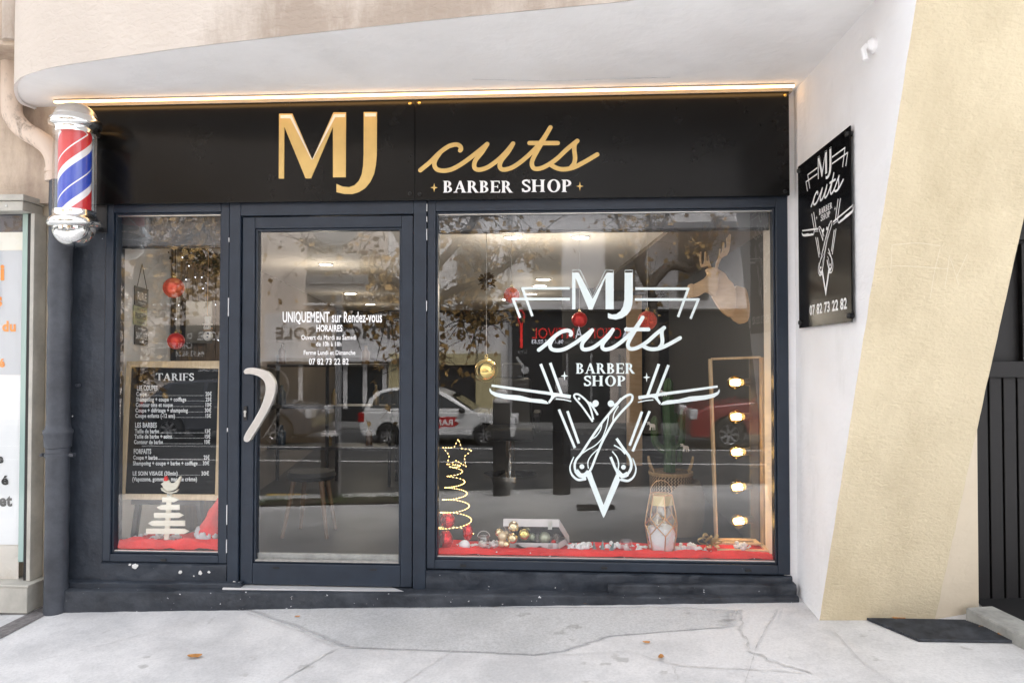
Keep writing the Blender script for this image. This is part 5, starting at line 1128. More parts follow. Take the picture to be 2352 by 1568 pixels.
b.v = [tuple(p + (Vector(v) - p) * (1 if True else 1) * (1 + .035 * math.cos(16 * math.atan2(v[1] - p.y, v[0] - p.x)))) for v in b.v]; o = b.build("red_ribbed_ornament", M_redglass, smooth=70); tag(o, "ribbed red glass ornament at the lower left corner of the display window", "bauble")
onball("white_ball", "matt white ball lying on the red cloth beside the wire tree", "ball", *c5(308, 1372), 64 * k5, .13, M_snow)
t = thing("glass_jar", "small clear glass jar with wire handle standing between white ball and suitcase", "jar", tuple(at(*c5(527, 1375), .15)))
p = at(*c5(527, 1375), .15); r0 = dsize(70 * k5, p); hz = lambda y: at(*c5(527, y), .15).z - p.z
b = MB(); b.lathe([(r0 * .9, 0), (r0, hz(1362)), (r0, hz(1290)), (r0 * .85, hz(1275)), (r0 * .88, hz(1258))], p, 24, cap=False); b.build("glass", glassmat("jar_glass", .14, (.92, .95, .95)), t, smooth=60)
b = MB(); b.lathe([(r0 * .55, 0), (r0 * .55, hz(1335)), (0, hz(1330))], p, 16); b.build("candle", mat("white_wax", (.78, .76, .72), .5), t, smooth=40)
b = MB(); b.tube([p + Vector((r0 * math.cos(a), 0, hz(1268) + (hz(1205) - hz(1268)) * math.sin(a))) for a in np.linspace(0, math.pi, 16)], .0022, 5); b.lathe([(r0 * .9, hz(1272)), (r0 * .9, hz(1266))], p, 24, cap=False); b.build("wire_handle", M_steel, t)

# suitcase
SY0 = .115; b0 = at(*c5(735, 1418), SY0); b1 = at(*c5(1378, 1418), SY0); zt0 = at(*c5(1378, 1345), SY0).z - b1.z
Wv = Vector((b1.x - b0.x, 0, 0)); Dv = Vector((.068, .17, 0)); Zv = Vector((0, 0, zt0)); FL = Vector((b0.x, SY0, b1.z))
sc = thing("suitcase", "open pale grey vanity suitcase filled with gold balls on the red cloth", "suitcase", tuple(FL + Wv / 2))
M_case = mat("pale_case_skin", (.60, .56, .56), .45, var=.06, vscale=8, bump=.05); M_caseb = mat("case_corner_metal", (.45, .42, .42), .35, metal=.6)
def pbox(mb, o, x, y, z):
    mb.add([o, o + x, o + x + y, o + y, o + z, o + x + z, o + x + y + z, o + y + z], [(0, 3, 2, 1), (4, 5, 6, 7), (0, 1, 5, 4), (1, 2, 6, 5), (2, 3, 7, 6), (3, 0, 4, 7)])
th = .006
b = MB(); wx, dx = Wv.normalized() * th, Dv.normalized() * th
pbox(b, FL, Wv, dx, Zv); pbox(b, FL + Dv - dx, Wv, dx, Zv); pbox(b, FL + dx * 1.01, wx, Dv - dx * 2.02, Zv); pbox(b, FL + Wv - wx + dx * 1.01, wx, Dv - dx * 2.02, Zv); pbox(b, FL + wx * 1.01 + dx * 1.01, Wv - wx * 2.02, Dv - dx * 2.02, Vector((0, 0, th))); b.build("base_shell", M_case, sc, bevel=.0015)
HG = FL + Dv + Zv; LvT = at(*c5(745, 1018), SY0 + .03) - HG; Lv = Vector((-.062, -.135, at(*c5(1390, 1060), .2).z - HG.z)); Tn = Wv.cross(Lv).normalized()
if Tn.z < 0: Tn = -Tn
Tv = -Tn * .046; Nw = Tv.normalized() * th; Ld = Lv.normalized() * th
b = MB(); pbox(b, HG, Wv, Lv, -Nw); pbox(b, HG + Lv - Ld, Wv, Ld, Tv); pbox(b, HG, wx, Lv - Ld * 1.02, Tv); pbox(b, HG + Wv - wx, wx, Lv - Ld * 1.02, Tv); lid = b.build("lid", M_case, sc, bevel=.0015)
b = MB(); pbox(b, HG + wx * 1.2 + Ld + Nw * .2, Wv - wx * 2.4, Lv - Ld * 2.4, Nw * .3); b.build("lining", mat("dark_case_lining", (.02, .02, .022), .9), lid)
b = MB(); pbox(b, FL + wx * 1.2 + dx * 1.2 + Vector((0, 0, th * 1.2)), Wv - wx * 2.4, Dv - dx * 2.4, Vector((0, 0, .002))); b.build("lining", MATS["dark_case_lining"], sc)
for q in (0, 1):
    b = MB(); o = FL + Wv * q + Vector((-.004 if q == 0 else -.010, -.0015, -.001)); pbox(b, o, Vector((.014, 0, 0)), Vector((0, .02, 0)), Zv + Vector((0, 0, .001))); b.build("corner_guard", M_caseb, sc)
for fx in (.82,):
    b = MB(); o = FL + Wv * fx + Vector((0, -.004, zt0 * .25)); pbox(b, o, Vector((.028, 0, 0)), Vector((0, .004, 0)), Vector((0, 0, zt0 * .65))); b.build("latch", M_caseb, sc, bevel=.001)
for fx in (.11, .80):
    b = MB(); o = HG + Lv + Wv * fx + Tv * .2 - Ld * .8; pbox(b, o + Lv.normalized() * th * .9, Wv.normalized() * .026, Lv.normalized() * .003, Tv * 1.25); b.build("latch", M_steel, lid, bevel=.001)
hp0, hp1 = FL + Wv * .27 + Vector((0, -.003, zt0 * .62)), FL + Wv * .68 + Vector((0, -.003, zt0 * .40))
b = MB(); P = [Vector(p) for p in smooth_pts([hp0, hp0 + Vector((.012, -.012, -.004)), hp0.lerp(hp1, .3) + Vector((0, -.016, -.012)), hp0.lerp(hp1, .7) + Vector((0, -.016, -.012)), hp1 + Vector((-.012, -.012, -.004)), hp1], 4)]; b.tube(P, .0075, 8); h_ = b.build("handle", mat("dark_brown_leather", (.035, .024, .02), .5), sc, smooth=60)
b = MB()
for h0 in (hp0, hp1): b.box(h0.x - .012, h0.x + .012, h0.y - .004, h0.y + .002, h0.z - .012, h0.z + .008)
b.build("handle_mount", M_caseb, h_)
for i, (x, y, r, yy, m, lab) in enumerate([(868, 1158, 66, 0.135, M_gold2, "gold mirror ball on top of the pile spilling from the suitcase"), (990, 1242, 70, 0.125, mat("yellow_gold_mirror_ball", (.78, .64, .22), .08, metal=1), "largest yellow gold mirror ball in the suitcase pile"), (858, 1288, 60, 0.090, M_gold2, "champagne mirror ball in the lower middle of the suitcase pile"),
        (742, 1262, 56, 0.095, M_gold3, "satin champagne ball at the left of the suitcase pile"), (704, 1222, 49, 0.145, M_gold2, "mirror gold ball at the far left of the suitcase pile"), (1003, 1182, 62, 0.195, mat("pale_green_mirror_ball", (.60, .62, .36), .12, metal=.9), "pale green mirror ball behind the top of the pile"),
        (1222, 1282, 67, 0.175, M_sage, "frosted sage green ball alone at the right in the suitcase"), (1072, 1272, 46, 0.175, M_sage, "small sage green ball behind the yellow gold ball"), (786, 1358, 40, 0.085, M_gold2, "small champagne mirror ball lowest in front of the suitcase"), (733, 1345, 44, 0.085, M_gold3, "satin champagne ball at the lower left of the pile"), (795, 1232, 34, 0.155, M_gold3, "small champagne ball between the larger pile balls")]):
    onball("gold_ball", lab, "bauble", *c5(x, y), r * k5, yy, m, "balls spilling from the suitcase")
def cone_orn(lab, u, v, rp, y):
    p = at(u, v, y); r = dsize(rp, p); b = MB(); b.ball(p, r * .5, 10)
    for i in range(70):
        h = -1 + 2 * (i + .5) / 70; w = i * 2.4; rr_ = math.sqrt(max(0, 1 - h * h)); d = Vector((rr_ * math.cos(w), rr_ * math.sin(w), h * 1.2)); e = d.cross(Vector((0, 0, 1))).normalized(); c = p + d * r * .4
        b.add([c + e * r * .12, p + d * r + e * r * .16, p + d * r * 1.05 - e * r * .16, c - e * r * .12], [(0, 1, 2, 3)])
    o = b.build("pine_cone", mat("frosted_cone", (.20, .15, .12), .7, c2=(.55, .52, .50), vscale=60), recalc=False); tag(o, lab, "pine cone")
cone_orn("frosted pine cone between the gold and the sage balls in the suitcase", *c5(1140, 1282), 40 * k5, .18); cone_orn("brown pine cone at the right end of the suitcase", *c5(1352, 1298), 52 * k5, .18)
onball("red_bead", "small red ball peeping over the suitcase's front edge", "ball", *c5(1322, 1334), 30 * k5, .15, M_redball)

# three little trees, votive, lantern
M_frost = mat("frosted_teal_bristle", (.07, .17, .17), .8, c2=(.40, .52, .52), vscale=90)
for (x0, y0, xt_, yt_, lab) in [(215, 1245, 208, 1143, "little frosted teal bottle brush tree, leftmost of three"), (298, 1252, 306, 1130, "tallest little frosted teal bottle brush tree, in the middle of three"), (395, 1252, 430, 1148, "little frosted teal bottle brush tree leaning right, rightmost of three")]:
    p0, p1 = at(*c6(x0, y0), .14), at(*c6(xt_, yt_), .14); t = thing("bottle_brush_tree", lab, "toy tree", tuple(p0), "little trees on the red cloth"); b = MB(); rr = random.Random(x0); ax = p1 - p0; r0 = ax.length * .26
    for i in range(170):
        f = rr.random() ** 1.3 * .93 + .04; w = rr.uniform(0, 6.28); c = p0 + ax * f; rad = r0 * (1 - f) + .002; d = Vector((math.cos(w), math.sin(w), -.25)) * rad; s = Vector((-math.sin(w), math.cos(w), .5)) * .0022
        b.add([c + s * .5, c + d + s, c + d - s, c - s * .5], [(0, 1, 2, 3)])
    b.lathe([(r0 * .7 * (1 - i / 8), ax.length * (.05 + .93 * i / 8)) for i in range(9)], p0, 10, ax); b.build("bristles", M_frost, t, recalc=False)
    b = MB(); b.lathe([(.006, -.004), (.006, .006)], p0, 8, ax); b.build("stem", M_lwood, t)
p = at(*c6(568, 1252), .13); t = thing("votive_glass", "frosty glass votive with a white candle standing right of the little trees", "candle holder", tuple(p)); k6 = .5742 / 2.767; r0 = dsize(69 * k6, p); h0 = at(*c6(568, 1128), .13).z - p.z
b = MB(); b.lathe([(r0 * .92, 0), (r0, h0)], p, 24, cap=False); b.lathe([(r0 * .9, 0), (0, .001)], p, 20, cap=False); b.build("glass", glassmat("pinkish_frosted_glass", .16, (.90, .86, .88), .1), t, smooth=60)
b = MB(); b.lathe([(r0 * .4, 0), (r0 * .4, h0 * .4), (r0 * .22, h0 * .42), (r0 * .22, h0 * .62), (0, h0 * .66)], p, 14); b.build("candle", MATS["white_wax"], t, smooth=40)
# terrarium lantern
LY = .16; lc = at(*c6(955, 1245), LY); kl = dsize(k6, lc); zl_ = lambda y: at(*c6(955, y), LY).z
t = thing("glass_lantern", "faceted copper edged glass lantern holding snow and a gilt ornament", "lantern", tuple(lc))
def rg(r, y, off): return [Vector((lc.x + kl * r * math.cos(R(60 * i + off)), LY + kl * r * math.sin(R(60 * i + off)), zl_(y))) for i in range(6)]
o1 = 38; RT, RU, RM, RL, RB = rg(122, 622, o1), rg(168, 862, o1), rg(180, 955, o1 + 30), rg(170, 1055, o1), rg(136, 1245, o1)
b = MB()
for i in range(6):
    j = (i + 1) % 6; h = (i - 1) % 6
    for a, c in ((RT[i], RU[i]), (RU[i], RM[i]), (RU[i], RM[h]), (RM[i], RL[i]), (RM[h], RL[i]), (RL[i], RB[i]), (RT[i], RT[j]), (RB[i], RB[j])): b.tube([a, c], .0035, 6)
b.build("copper_frame", M_copper, t, smooth=60)
b = MB()
for i in range(6):
    j = (i + 1) % 6; b.poly([RT[i], RT[j], RU[j], RM[i], RU[i]]); b.poly([RL[i], RM[i], RL[j], RB[j], RB[i]]); b.poly([RU[j], RM[i], RL[j], RM[j]])
b.build("glass_body", glassmat("lantern_glass", .17, (.96, .96, .95)), t, recalc=False)
b = MB(); s1 = rg(120, 1240, o1); s2 = rg(160, 1045, o1); s3 = rg(146, 985, o1); n0 = [*s1, *s2, *s3, Vector((lc.x, LY, zl_(940)))]
b.add(n0, [tuple(range(5, -1, -1))] + [(i, (i + 1) % 6, 6 + (i + 1) % 6, 6 + i) for i in range(6)] + [(6 + i, 6 + (i + 1) % 6, 12 + (i + 1) % 6, 12 + i) for i in range(6)] + [(12 + i, 12 + (i + 1) % 6, 18) for i in range(6)]); sn = b.build("snow_fill", M_snow, t, smooth=30)
b = MB(); b.lathe([(kl * 126, zl_(1243)), (kl * 130, zl_(1190))], (lc.x, LY, 0), 6, cap=False)
b = MB(); rr = random.Random(9)
for i in range(40):
    w = rr.uniform(0, 6.28); d = Vector((math.cos(w), math.sin(w), rr.uniform(-.3, .9))); c = Vector((lc.x - kl * 45, LY - .02, zl_(950))); e = d.cross(Vector((0, 0, 1))).normalized(); l = kl * rr.uniform(40, 95); b.add([c, c + d * l * .5 + e * l * .13, c + d * l, c + d * l * .5 - e * l * .13], [(0, 1, 2, 3)])
b.build("gilt_flower", mat("gilt_plastic", (.62, .54, .40), .35, metal=.4), t, recalc=False)
b = MB(); b.tube([(lc.x + kl * 30, LY, zl_(1020)), (lc.x + kl * 32, LY, zl_(880))], .006, 8); b.build("gold_rod", M_goldball, t)
b = MB(); b.tube([Vector((lc.x + kl * 118 * math.cos(a), LY, zl_(605) + (zl_(470) - zl_(605)) * math.sin(a))) for a in np.linspace(0, math.pi, 18)], .0022, 5); b.build("handle", M_copper, t)
b = MB(); rt2 = rg(110, 640, o1); b.add([*rg(117, 630, o1), *rg(134, 735, o1)], [(i, (i + 1) % 6, 6 + (i + 1) % 6, 6 + i) for i in range(6)]); b.build("gold_leaf_band", mat("gold_leaf", (.72, .58, .28), .35, metal=.6), t)
# wooden trays, ribbon
TYY = .16; q0, q1 = at(*c6(1640, 1262), TYY), at(*c6(2172, 1262), TYY)
t = thing("picture_tray", "stack of pale wooden frames lying at the right end of the display", "tray", tuple((q0 + q1) / 2))
b = MB(); b.box(q0.x, q1.x, TYY, TYY + .22, q0.z - .012, q0.z - .001); b.build("lower_frame", mat("dark_walnut", (.06, .045, .04), .5), t, bevel=.002)
b = MB(); ring2 = lambda mb, x0, x1, y0, y1, z0, z1, w: (mb.box(x0, x1, y0, y0 + w, z0, z1), mb.box(x0, x1, y1 - w, y1, z0, z1), mb.box(x0, x0 + w, y0 + w, y1 - w, z0, z1), mb.box(x1 - w, x1, y0 + w, y1 - w, z0, z1))
ring2(b, q0.x - .03, q1.x, TYY + .005, TYY + .2, q0.z, q0.z + .012, .026); b.build("middle_frame", M_lwood, t, bevel=.002)
b = MB(); ring2(b, q0.x - .02, q1.x - .03, TYY + .12, TYY + .24, q0.z + .013, q0.z + .026, .022); b.build("upper_frame", M_lwood, t, bevel=.002)
t = thing("gold_ribbon", "looped gold wire ribbon lying beside the wooden frames", "ribbon", tuple(at(*c6(1480, 1180), .17)))
rr = random.Random(5); b = MB(); c0_ = at(*c6(1490, 1170), .18)
for i in range(9):
    a0 = rr.uniform(-.4, 3.6); l = rr.uniform(.035, .075); d = Vector((math.cos(a0), rr.uniform(-.6, .4), abs(math.sin(a0)) * .8 + .1)); pts = [c0_, c0_ + d * l * .6 + Vector((.012, 0, .02)), c0_ + d * l, c0_ + d * l * .7 + Vector((-.014, 0, -.012)), c0_ + Vector((0, 0, -.01))]
    sp_ = [Vector(p) for p in smooth_pts(pts, 5)]; w = Vector((0, .012, .002))
    b.add([p - w for p in sp_] + [p + w for p in sp_], [(j, j + 1, len(sp_) + j + 1, len(sp_) + j) for j in range(len(sp_) - 1)])
b.build("loops", mat("gold_wire_ribbon", (.62, .44, .16), .3, metal=.7), t, smooth=60, recalc=False)
onball("copper_ball", "small copper mirror ball under the gold ribbon", "bauble", *c6(1485, 1215), 36 * k6, .15, mat("copper_mirror_ball", (.62, .34, .20), .15, metal=.9))

# mirror frame with bulbs
MY = .36; t = thing("bulb_frame", "tall wooden frame with a column of five lit bulbs at the right of the display", "lamp frame", tuple(at(1690, 1250, MY)))
cn4 = [at(1631, 824, MY), at(1749, 820, MY), at(1752, 1254, MY), at(1645, 1240, MY)]
M_warmwood = wood("oak_frame", (.40, .28, .16), (.54, .40, .25), (14, 14, 1.5))
for (a, c, nm) in ((0, 1, "rail"), (3, 2, "rail"), (0, 3, "stile"), (1, 2, "stile")):
    b = MB(); p0, p1 = cn4[a], cn4[c]
    if nm == "rail": p0 = p0 + Vector((.010, 0, 0)); p1 = p1 - Vector((.010, 0, 0))
    b.beam(p0, p1, .014, .06, (0, 1, 0)); b.build(nm, M_warmwood, t, bevel=.002)
b = MB(); b.box(at(1720, 900, MY + .06).x, at(1738, 900, MY + .06).x, MY + .03, MY + .06, cn4[3].z, cn4[0].z); b.build("lamp_rail", mat("grey_lamp_rail", (.12, .12, .12), .5), t)
for i, (u, v) in enumerate([(1687, 878), (1689, 957), (1691, 1038), (1692, 1118), (1695, 1196)]):
    p = at(u, v, MY - .03); r = dsize(16.5, p); d = Vector((.93, .36, .02)).normalized(); 
    b = MB(); b.lathe([(r * math.sin(a) if a < 2.4 else r * .52, -r * math.cos(a) if a < 2.4 else r * 1.35) for a in [0, .25, .5, .8, 1.1, 1.4, 1.7, 2.0, 2.3, 2.6]], p, 24, d, cap=False); bulb = b.build("bulb", M_bulbglass, t, smooth=70)
    b = MB(); b.ball(p + d * r * .1, r * .40, 10)
    for j in range(7):
        w = j * 2 * math.pi / 7; e = d.cross(Vector((0, 0, 1))).normalized() * math.cos(w) + Vector((0, 0, 1)) * math.sin(w); b.tube([p - d * r * .5 + e * r * .30, p + d * r * .75 + e * r * .42], r * .085, 5)
    b.build("filament", M_bulb, bulb)
    b = MB(); b.lathe([(r * .5, r * 1.2), (r * .52, r * 2.3)], p, 14, d); b.build("socket", MATS["grey_lamp_rail"], bulb, smooth=40)
# wooden stag head
t = thing("stag_head", "layered plywood stag head with antlers on the right interior wall", "stag head", tuple(at(*c8(700, 800), .8)))
def lay(nm, pts, y0, y1, par=t, sm=2):
    b = MB(); q = smooth_pts(pts + [pts[0]], sm)[:-1] if sm else pts; b.prism([at(*c8(x, y), y0) for x, y in q], (0, y1 - y0, 0)); return b.build(nm, M_ply, par, bevel=.003)
lay("head", [(372, 760), (388, 695), (425, 690), (480, 662), (535, 628), (563, 588), (546, 548), (575, 533), (655, 533), (665, 600), (655, 720), (630, 806), (600, 790), (568, 768), (530, 770), (470, 808), (410, 815), (368, 795)], .74, .80)
lay("muzzle", [(383, 690), (412, 685), (428, 735), (422, 795), (400, 822), (380, 810), (372, 760)], .73, .81)
lay("neck", [(640, 535), (720, 580), (760, 640), (805, 685), (828, 760), (832, 850), (815, 960), (785, 1005), (740, 985), (680, 930), (630, 850), (600, 785), (632, 700)], .79, .84)
lay("back_board", [(832, 705), (900, 720), (935, 745), (955, 830), (966, 950), (945, 1048), (880, 1072), (850, 1060), (790, 1005), (805, 850)], .83, .88)
lay("antler", [(596, 528), (578, 480), (570, 415), (558, 415), (560, 468), (550, 470), (541, 378), (528, 378), (526, 455), (516, 498), (503, 498), (494, 440), (498, 378), (484, 378), (480, 440), (487, 510), (497, 530), (540, 520), (556, 514), (572, 532)], .77, .785, sm=0)
lay("antler", [(632, 533), (640, 480), (663, 430), (672, 348), (685, 352), (682, 408), (698, 370), (704, 285), (718, 288), (722, 350), (740, 328), (734, 248), (752, 234), (767, 203), (782, 212), (777, 300), (766, 370), (746, 412), (720, 422), (692, 442), (667, 492), (658, 533)], .80, .815, sm=0)

# ================================================================== FURTHER BACK IN THE SHOP
# basket with cactus
KY = 1.5; bc = at(*c4(0, 0), 0); cK = crop(1900, 1400, 2.24); kK = .5742 / 2.24
pc_ = at(*cK(1755, 1340), KY); zk = lambda y: at(*cK(1755, y), KY).z; kb = dsize(kK, pc_)
t = thing("cactus_basket", "woven zigzag patterned basket holding a tall green cactus behind the lantern", "plant", tuple(pc_))
m, tt, bs = _principled("zigzag_weave"); N = tt.nodes; L = tt.links
tc = N.new("ShaderNodeTexCoord"); sx = N.new("ShaderNodeSeparateXYZ"); L.new(tc.outputs["Object"], sx.inputs[0])
an = N.new("ShaderNodeMath"); an.operation = 'ARCTAN2'; L.new(sx.outputs[1], an.inputs[0]); L.new(sx.outputs[0], an.inputs[1])
pp = N.new("ShaderNodeMath"); pp.operation = 'PINGPONG'; pp.inputs[1].default_value = .012; L.new(sx.outputs[2], pp.inputs[0])
ma = N.new("ShaderNodeMath"); ma.operation = 'MULTIPLY'; ma.inputs[1].default_value = 4.2; L.new(pp.outputs[0], ma.inputs[0])
mb_ = N.new("ShaderNodeMath"); mb_.operation = 'MULTIPLY_ADD'; mb_.inputs[1].default_value = 6.6; L.new(an.outputs[0], mb_.inputs[0])
mc = N.new("ShaderNodeMath"); mc.operation = 'MULTIPLY'; mc.inputs[1].default_value = 12; L.new(ma.outputs[0], mc.inputs[0]); L.new(mc.outputs[0], mb_.inputs[2])
fc = N.new("ShaderNodeMath"); fc.operation = 'FRACT'; L.new(mb_.outputs[0], fc.inputs[0])
rp = ramp(N, [(0, (.40, .28, .17)), (.5, (.035, .024, .016))], 'CONSTANT'); L.new(fc.outputs[0], rp.inputs[0]); L.new(rp.outputs[0], bs.inputs["Base Color"]); bs.inputs["Roughness"].default_value = .85
b = MB(); b.lathe([(kb * 150, zk(1345) - pc_.z), (kb * 178, zk(1320) - pc_.z), (kb * 190, zk(1220) - pc_.z), (kb * 192, zk(1100) - pc_.z)], pc_, 40); b.build("basket", m, t, smooth=40)
b = MB(); b.lathe([(kb * 196, zk(1112) - pc_.z), (kb * 200, zk(1098) - pc_.z), (kb * 196, zk(1082) - pc_.z), (kb * 180, zk(1084) - pc_.z)], pc_, 40, cap=False)
M_rope = mat("sisal_rope", (.36, .25, .14), .9, var=.3, vscale=50)
for s in (-1, 1): b.tube([Vector(p) for p in smooth_pts([pc_ + Vector((s * kb * 150, -.04, zk(1090) - pc_.z)), pc_ + Vector((s * kb * 185, -.03, zk(1010) - pc_.z)), pc_ + Vector((s * kb * 198, 0, zk(955) - pc_.z)), pc_ + Vector((s * kb * 190, .03, zk(1010) - pc_.z)), pc_ + Vector((s * kb * 165, .05, zk(1090) - pc_.z))], 5)], .009, 7)
b.build("rim_and_handles", M_rope, t, smooth=60)
M_cact = mat("cactus_green", (.022, .062, .016), .5, var=.4, vscale=9)
for (pts, r) in (([(1745, 1090), (1745, 800), (1735, 520), (1735, 380)], 55), ([(1735, 520), (1730, 380), (1735, 250)], 44), ([(1700, 900), (1620, 830), (1605, 700), (1610, 590)], 34), ([(1790, 880), (1850, 820), (1855, 650), (1860, 520)], 32), ([(1800, 760), (1800, 640), (1795, 560)], 30), ([(1830, 1000), (1838, 860), (1845, 740)], 26)):
    P = [Vector(p) for p in smooth_pts([at(*cK(*q), KY) for q in pts], 5)]; n = len(P); b = MB(); b.tube(P, [kb * r * min(1, .35 + .3 * (n - 1 - i)) for i in range(n)], 14)
    for j in range(0, len(b.v)): 
        if j % 2: c = P[min(j // 14, n - 1)]; b.v[j] = tuple(c + (Vector(b.v[j]) - c) * .78)
    b.build("cactus_column", M_cact, t, smooth=50)
moose = [(0, 0), (.1, .42), (.04, .62), (-.1, .66), (-.22, .60), (-.26, .68), (-.14, .78), (-.3, .92), (-.26, 1.0), (-.12, .92), (-.06, 1.04), (0, .9), (.06, 1.02), (.1, .86), (.2, .78), (.6, .72), (.72, .6), (.74, 0), (.66, 0), (.62, .32), (.52, .36), (.5, 0), (.42, 0), (.4, .34), (.24, .34), (.2, 0), (.12, 0), (.14, .3), (.06, 0)]
for (x, y, s, lab) in [(1560, 715, 75, "white moose tag hanging at the left of the cactus"), (1860, 910, 75, "white moose tag hanging low at the right of the cactus"), (1672, 415, 60, "white moose tag hanging high on the cactus")]:
    o_ = at(*cK(x, y), KY - .14); k_ = dsize(kK * s, o_); b = MB(); b.prism([o_ + Vector((px_ * k_, 0, pz_ * k_)) for px_, pz_ in moose], (0, .004, 0)); o = b.build("moose_ornament", mat("white_card", (.55, .55, .54), .7)); tag(o, lab, "ornament", "moose tags on the cactus")
pt = at(*cK(1770, 1570), KY); b = MB(); b.lathe([(.16, 0), (.19, .1), (.2, .28), (.16, .4), (.15, pc_.z - FZ - .002)], (pc_.x + .06, KY, FZ), 28); o = b.build("plant_stand", M_taupe, smooth=60); tag(o, "rounded taupe pot stand beneath the zigzag basket", "stand")
# stool
t = thing("wooden_stool", "wooden legged stool seen low through the door glass", "stool", tuple(at(720, 1300, 1.3)))
sx0_ = at(715, 1250, 1.3); zt_s = FZ + .45
for (dx_, dy_) in ((-.17, -.16), (.17, -.16), (-.14, .16), (.14, .16)):
    b = MB(); b.tube([(sx0_.x + dx_ * .62, 1.3 + dy_ * .62, zt_s - .03), (sx0_.x + dx_, 1.3 + dy_, FZ)], [.02, .014], 10); b.build("leg", mat("stool_wood", (.17, .10, .055), .5), t, smooth=50)
b = MB(); b.lathe([(.17, zt_s - .03), (.185, zt_s), (.17, zt_s + .03), (.0, zt_s + .035)], (sx0_.x, 1.3, 0), 28); b.build("seat", M_blackmat, t, smooth=50)
# black steel rack with bottles behind the door
t = thing("steel_rack", "black steel shelf rack standing behind the shop door", "shelf rack", (-2.2, 3.4, FZ))
x0, x1, y0, y1 = at(610, 900, 3.4).x, at(895, 900, 3.4).x, 3.4, 3.75
for xx in (x0, (x0 + x1) / 2, x1):
    for yy in (y0, y1): b = MB(); b.box(xx - .015, xx + .015, yy - .015, yy + .015, FZ, 1.55); b.build("upright", M_black, t)
levels = [.55, .98, 1.42]
for z in levels: b = MB(); b.box(x0, x1, y0 - .02, y1 + .02, z, z + .03); b.build("shelf_board", M_black, t)
rr = random.Random(6); kinds = [mat("amber_bottle", (.07, .035, .015), .2), mat("white_tub", (.16, .155, .15), .4), mat("black_bottle", (.02, .02, .02), .2), mat("blue_bottle", (.02, .035, .06), .3), mat("gold_trophy", (.16, .11, .04), .3, metal=.5)]
words = ["amber", "white", "black", "blue", "gilt"]; n_b = 0
for li, z in enumerate(levels):
    xx = x0 + .12
    while xx < x1 - .12:
        h = rr.uniform(.10, .24); r = rr.uniform(.03, .05); k = rr.randrange(5); b = MB(); b.lathe([(r, 0), (r, h * .65), (r * .4, h * .8), (r * .4, h)], (xx, y0 + .15, z + .0305), 14); o = b.build("bottle", kinds[k], smooth=50)
        tag(o, f"{words[k]} bottle on the {['lowest', 'middle', 'top'][li]} board of the steel rack behind the door", "bottle", f"{words[k]} bottles on the {['lowest', 'middle', 'top'][li]} rack board"); xx += rr.uniform(.28, .6)
# barber chair
t = thing("barber_chair", "black barber chair on a chrome foot at the back of the shop", "chair", (-.55, 4.2, FZ))
b = MB(); b.lathe([(.30, 0), (.30, .03), (.06, .06), (.05, .4)], (-.55, 4.2, FZ), 28); b.build("pedestal", M_chrome, t, smooth=40)
b = MB(); b.box(-.83, -.27, 3.95, 4.5, FZ + .42, FZ + .56); b.build("seat", M_black, t, bevel=.03)
b = MB(); b.prism([(-.80, 4.45, FZ + .55), (-.30, 4.45, FZ + .55), (-.33, 4.62, FZ + 1.1), (-.77, 4.62, FZ + 1.1)], (0, .10, 0)); b.build("backrest", M_black, t, bevel=.03)
for s in (-1, 1): b = MB(); b.box(-.55 + s * .31 - .04, -.55 + s * .31 + .04, 3.98, 4.45, FZ + .68, FZ + .74); b.box(-.55 + s * .31 - .02, -.55 + s * .31 + .02, 4.2, 4.26, FZ + .5, FZ + .679); b.build("armrest", M_black, t, bevel=.01)
b = MB(); b.box(-.68, -.42, 4.68, 4.78, FZ + 1.1, FZ + 1.28); b.build("headrest", M_black, t, bevel=.02)
# door casing in the back
b = MB(); dx0, dx1 = at(1440, 900, 5.1).x, at(1475, 900, 5.1).x; b.box(dx0, dx1, 5.1, 5.18, FZ, 2.3); o = b.build("wooden_post", M_ply, bevel=.004); tag(o, "upright pale wooden post at the back of the shop", "post")

# ================================================================== THE STREET BEHIND THE CAMERA, mirrored in the panes
BYV = 17.1; BYR = 2 * GY - BYV
def rx(u, yv=BYV): return rf(u, 820, yv).x
def rz(v, yv=BYV, u=1200): return rf(u, v, yv).z
GND = -.46
M_fac = plaster("off_white_facade", (.70, .69, .70), (.58, .56, .55), 1.2, .3, .5, .15, 12)
M_fac2 = plaster("pinkish_facade", (.66, .58, .52), (.50, .43, .38), 1.2, .3, .5, .15, 12)
M_shut = mat("grey_brown_shutter", (.17, .16, .145), .7, var=.12, vscale=6)
M_dark = mat("dark_shopfront_paint", (.022, .022, .024), .5); M_win = mat("dim_window_glass", (.03, .035, .04), .1)
M_cportal = mat("cream_yellow_paint", (.50, .43, .24), .6, var=.06); M_zinc = mat("zinc_gutter", (.35, .35, .36), .5, metal=.4)
def shutters(par, x, z0, z1, w, y):
    b = MB(); b.box(x - w * .5, x + w * .5, y + .0, y + .02, z0, z1); f = b.build("window", M_win, par)
    for s in (-1, 1):
        b = MB(); xa, xb = (x - w * .52, x - .01) if s < 0 else (x + .01, x + w * .52); b.box(xa, xb, y + .03, y + .065, z0 - .02, z1 + .02)
        n = int((z1 - z0) / .07)
        for k in range(n): zz_ = z0 + (z1 - z0) * (k + .5) / n; b.box(xa + .05, xb - .05, y + .066, y + .085, zz_ - .02, zz_ + .012)
        b.build("shutter", M_shut, f)
    b = MB(); b.box(x - w * .62, x + w * .62, y + .02, y + .16, z0 - .12, z0 - .05); b.build("sill", M_fac, f)
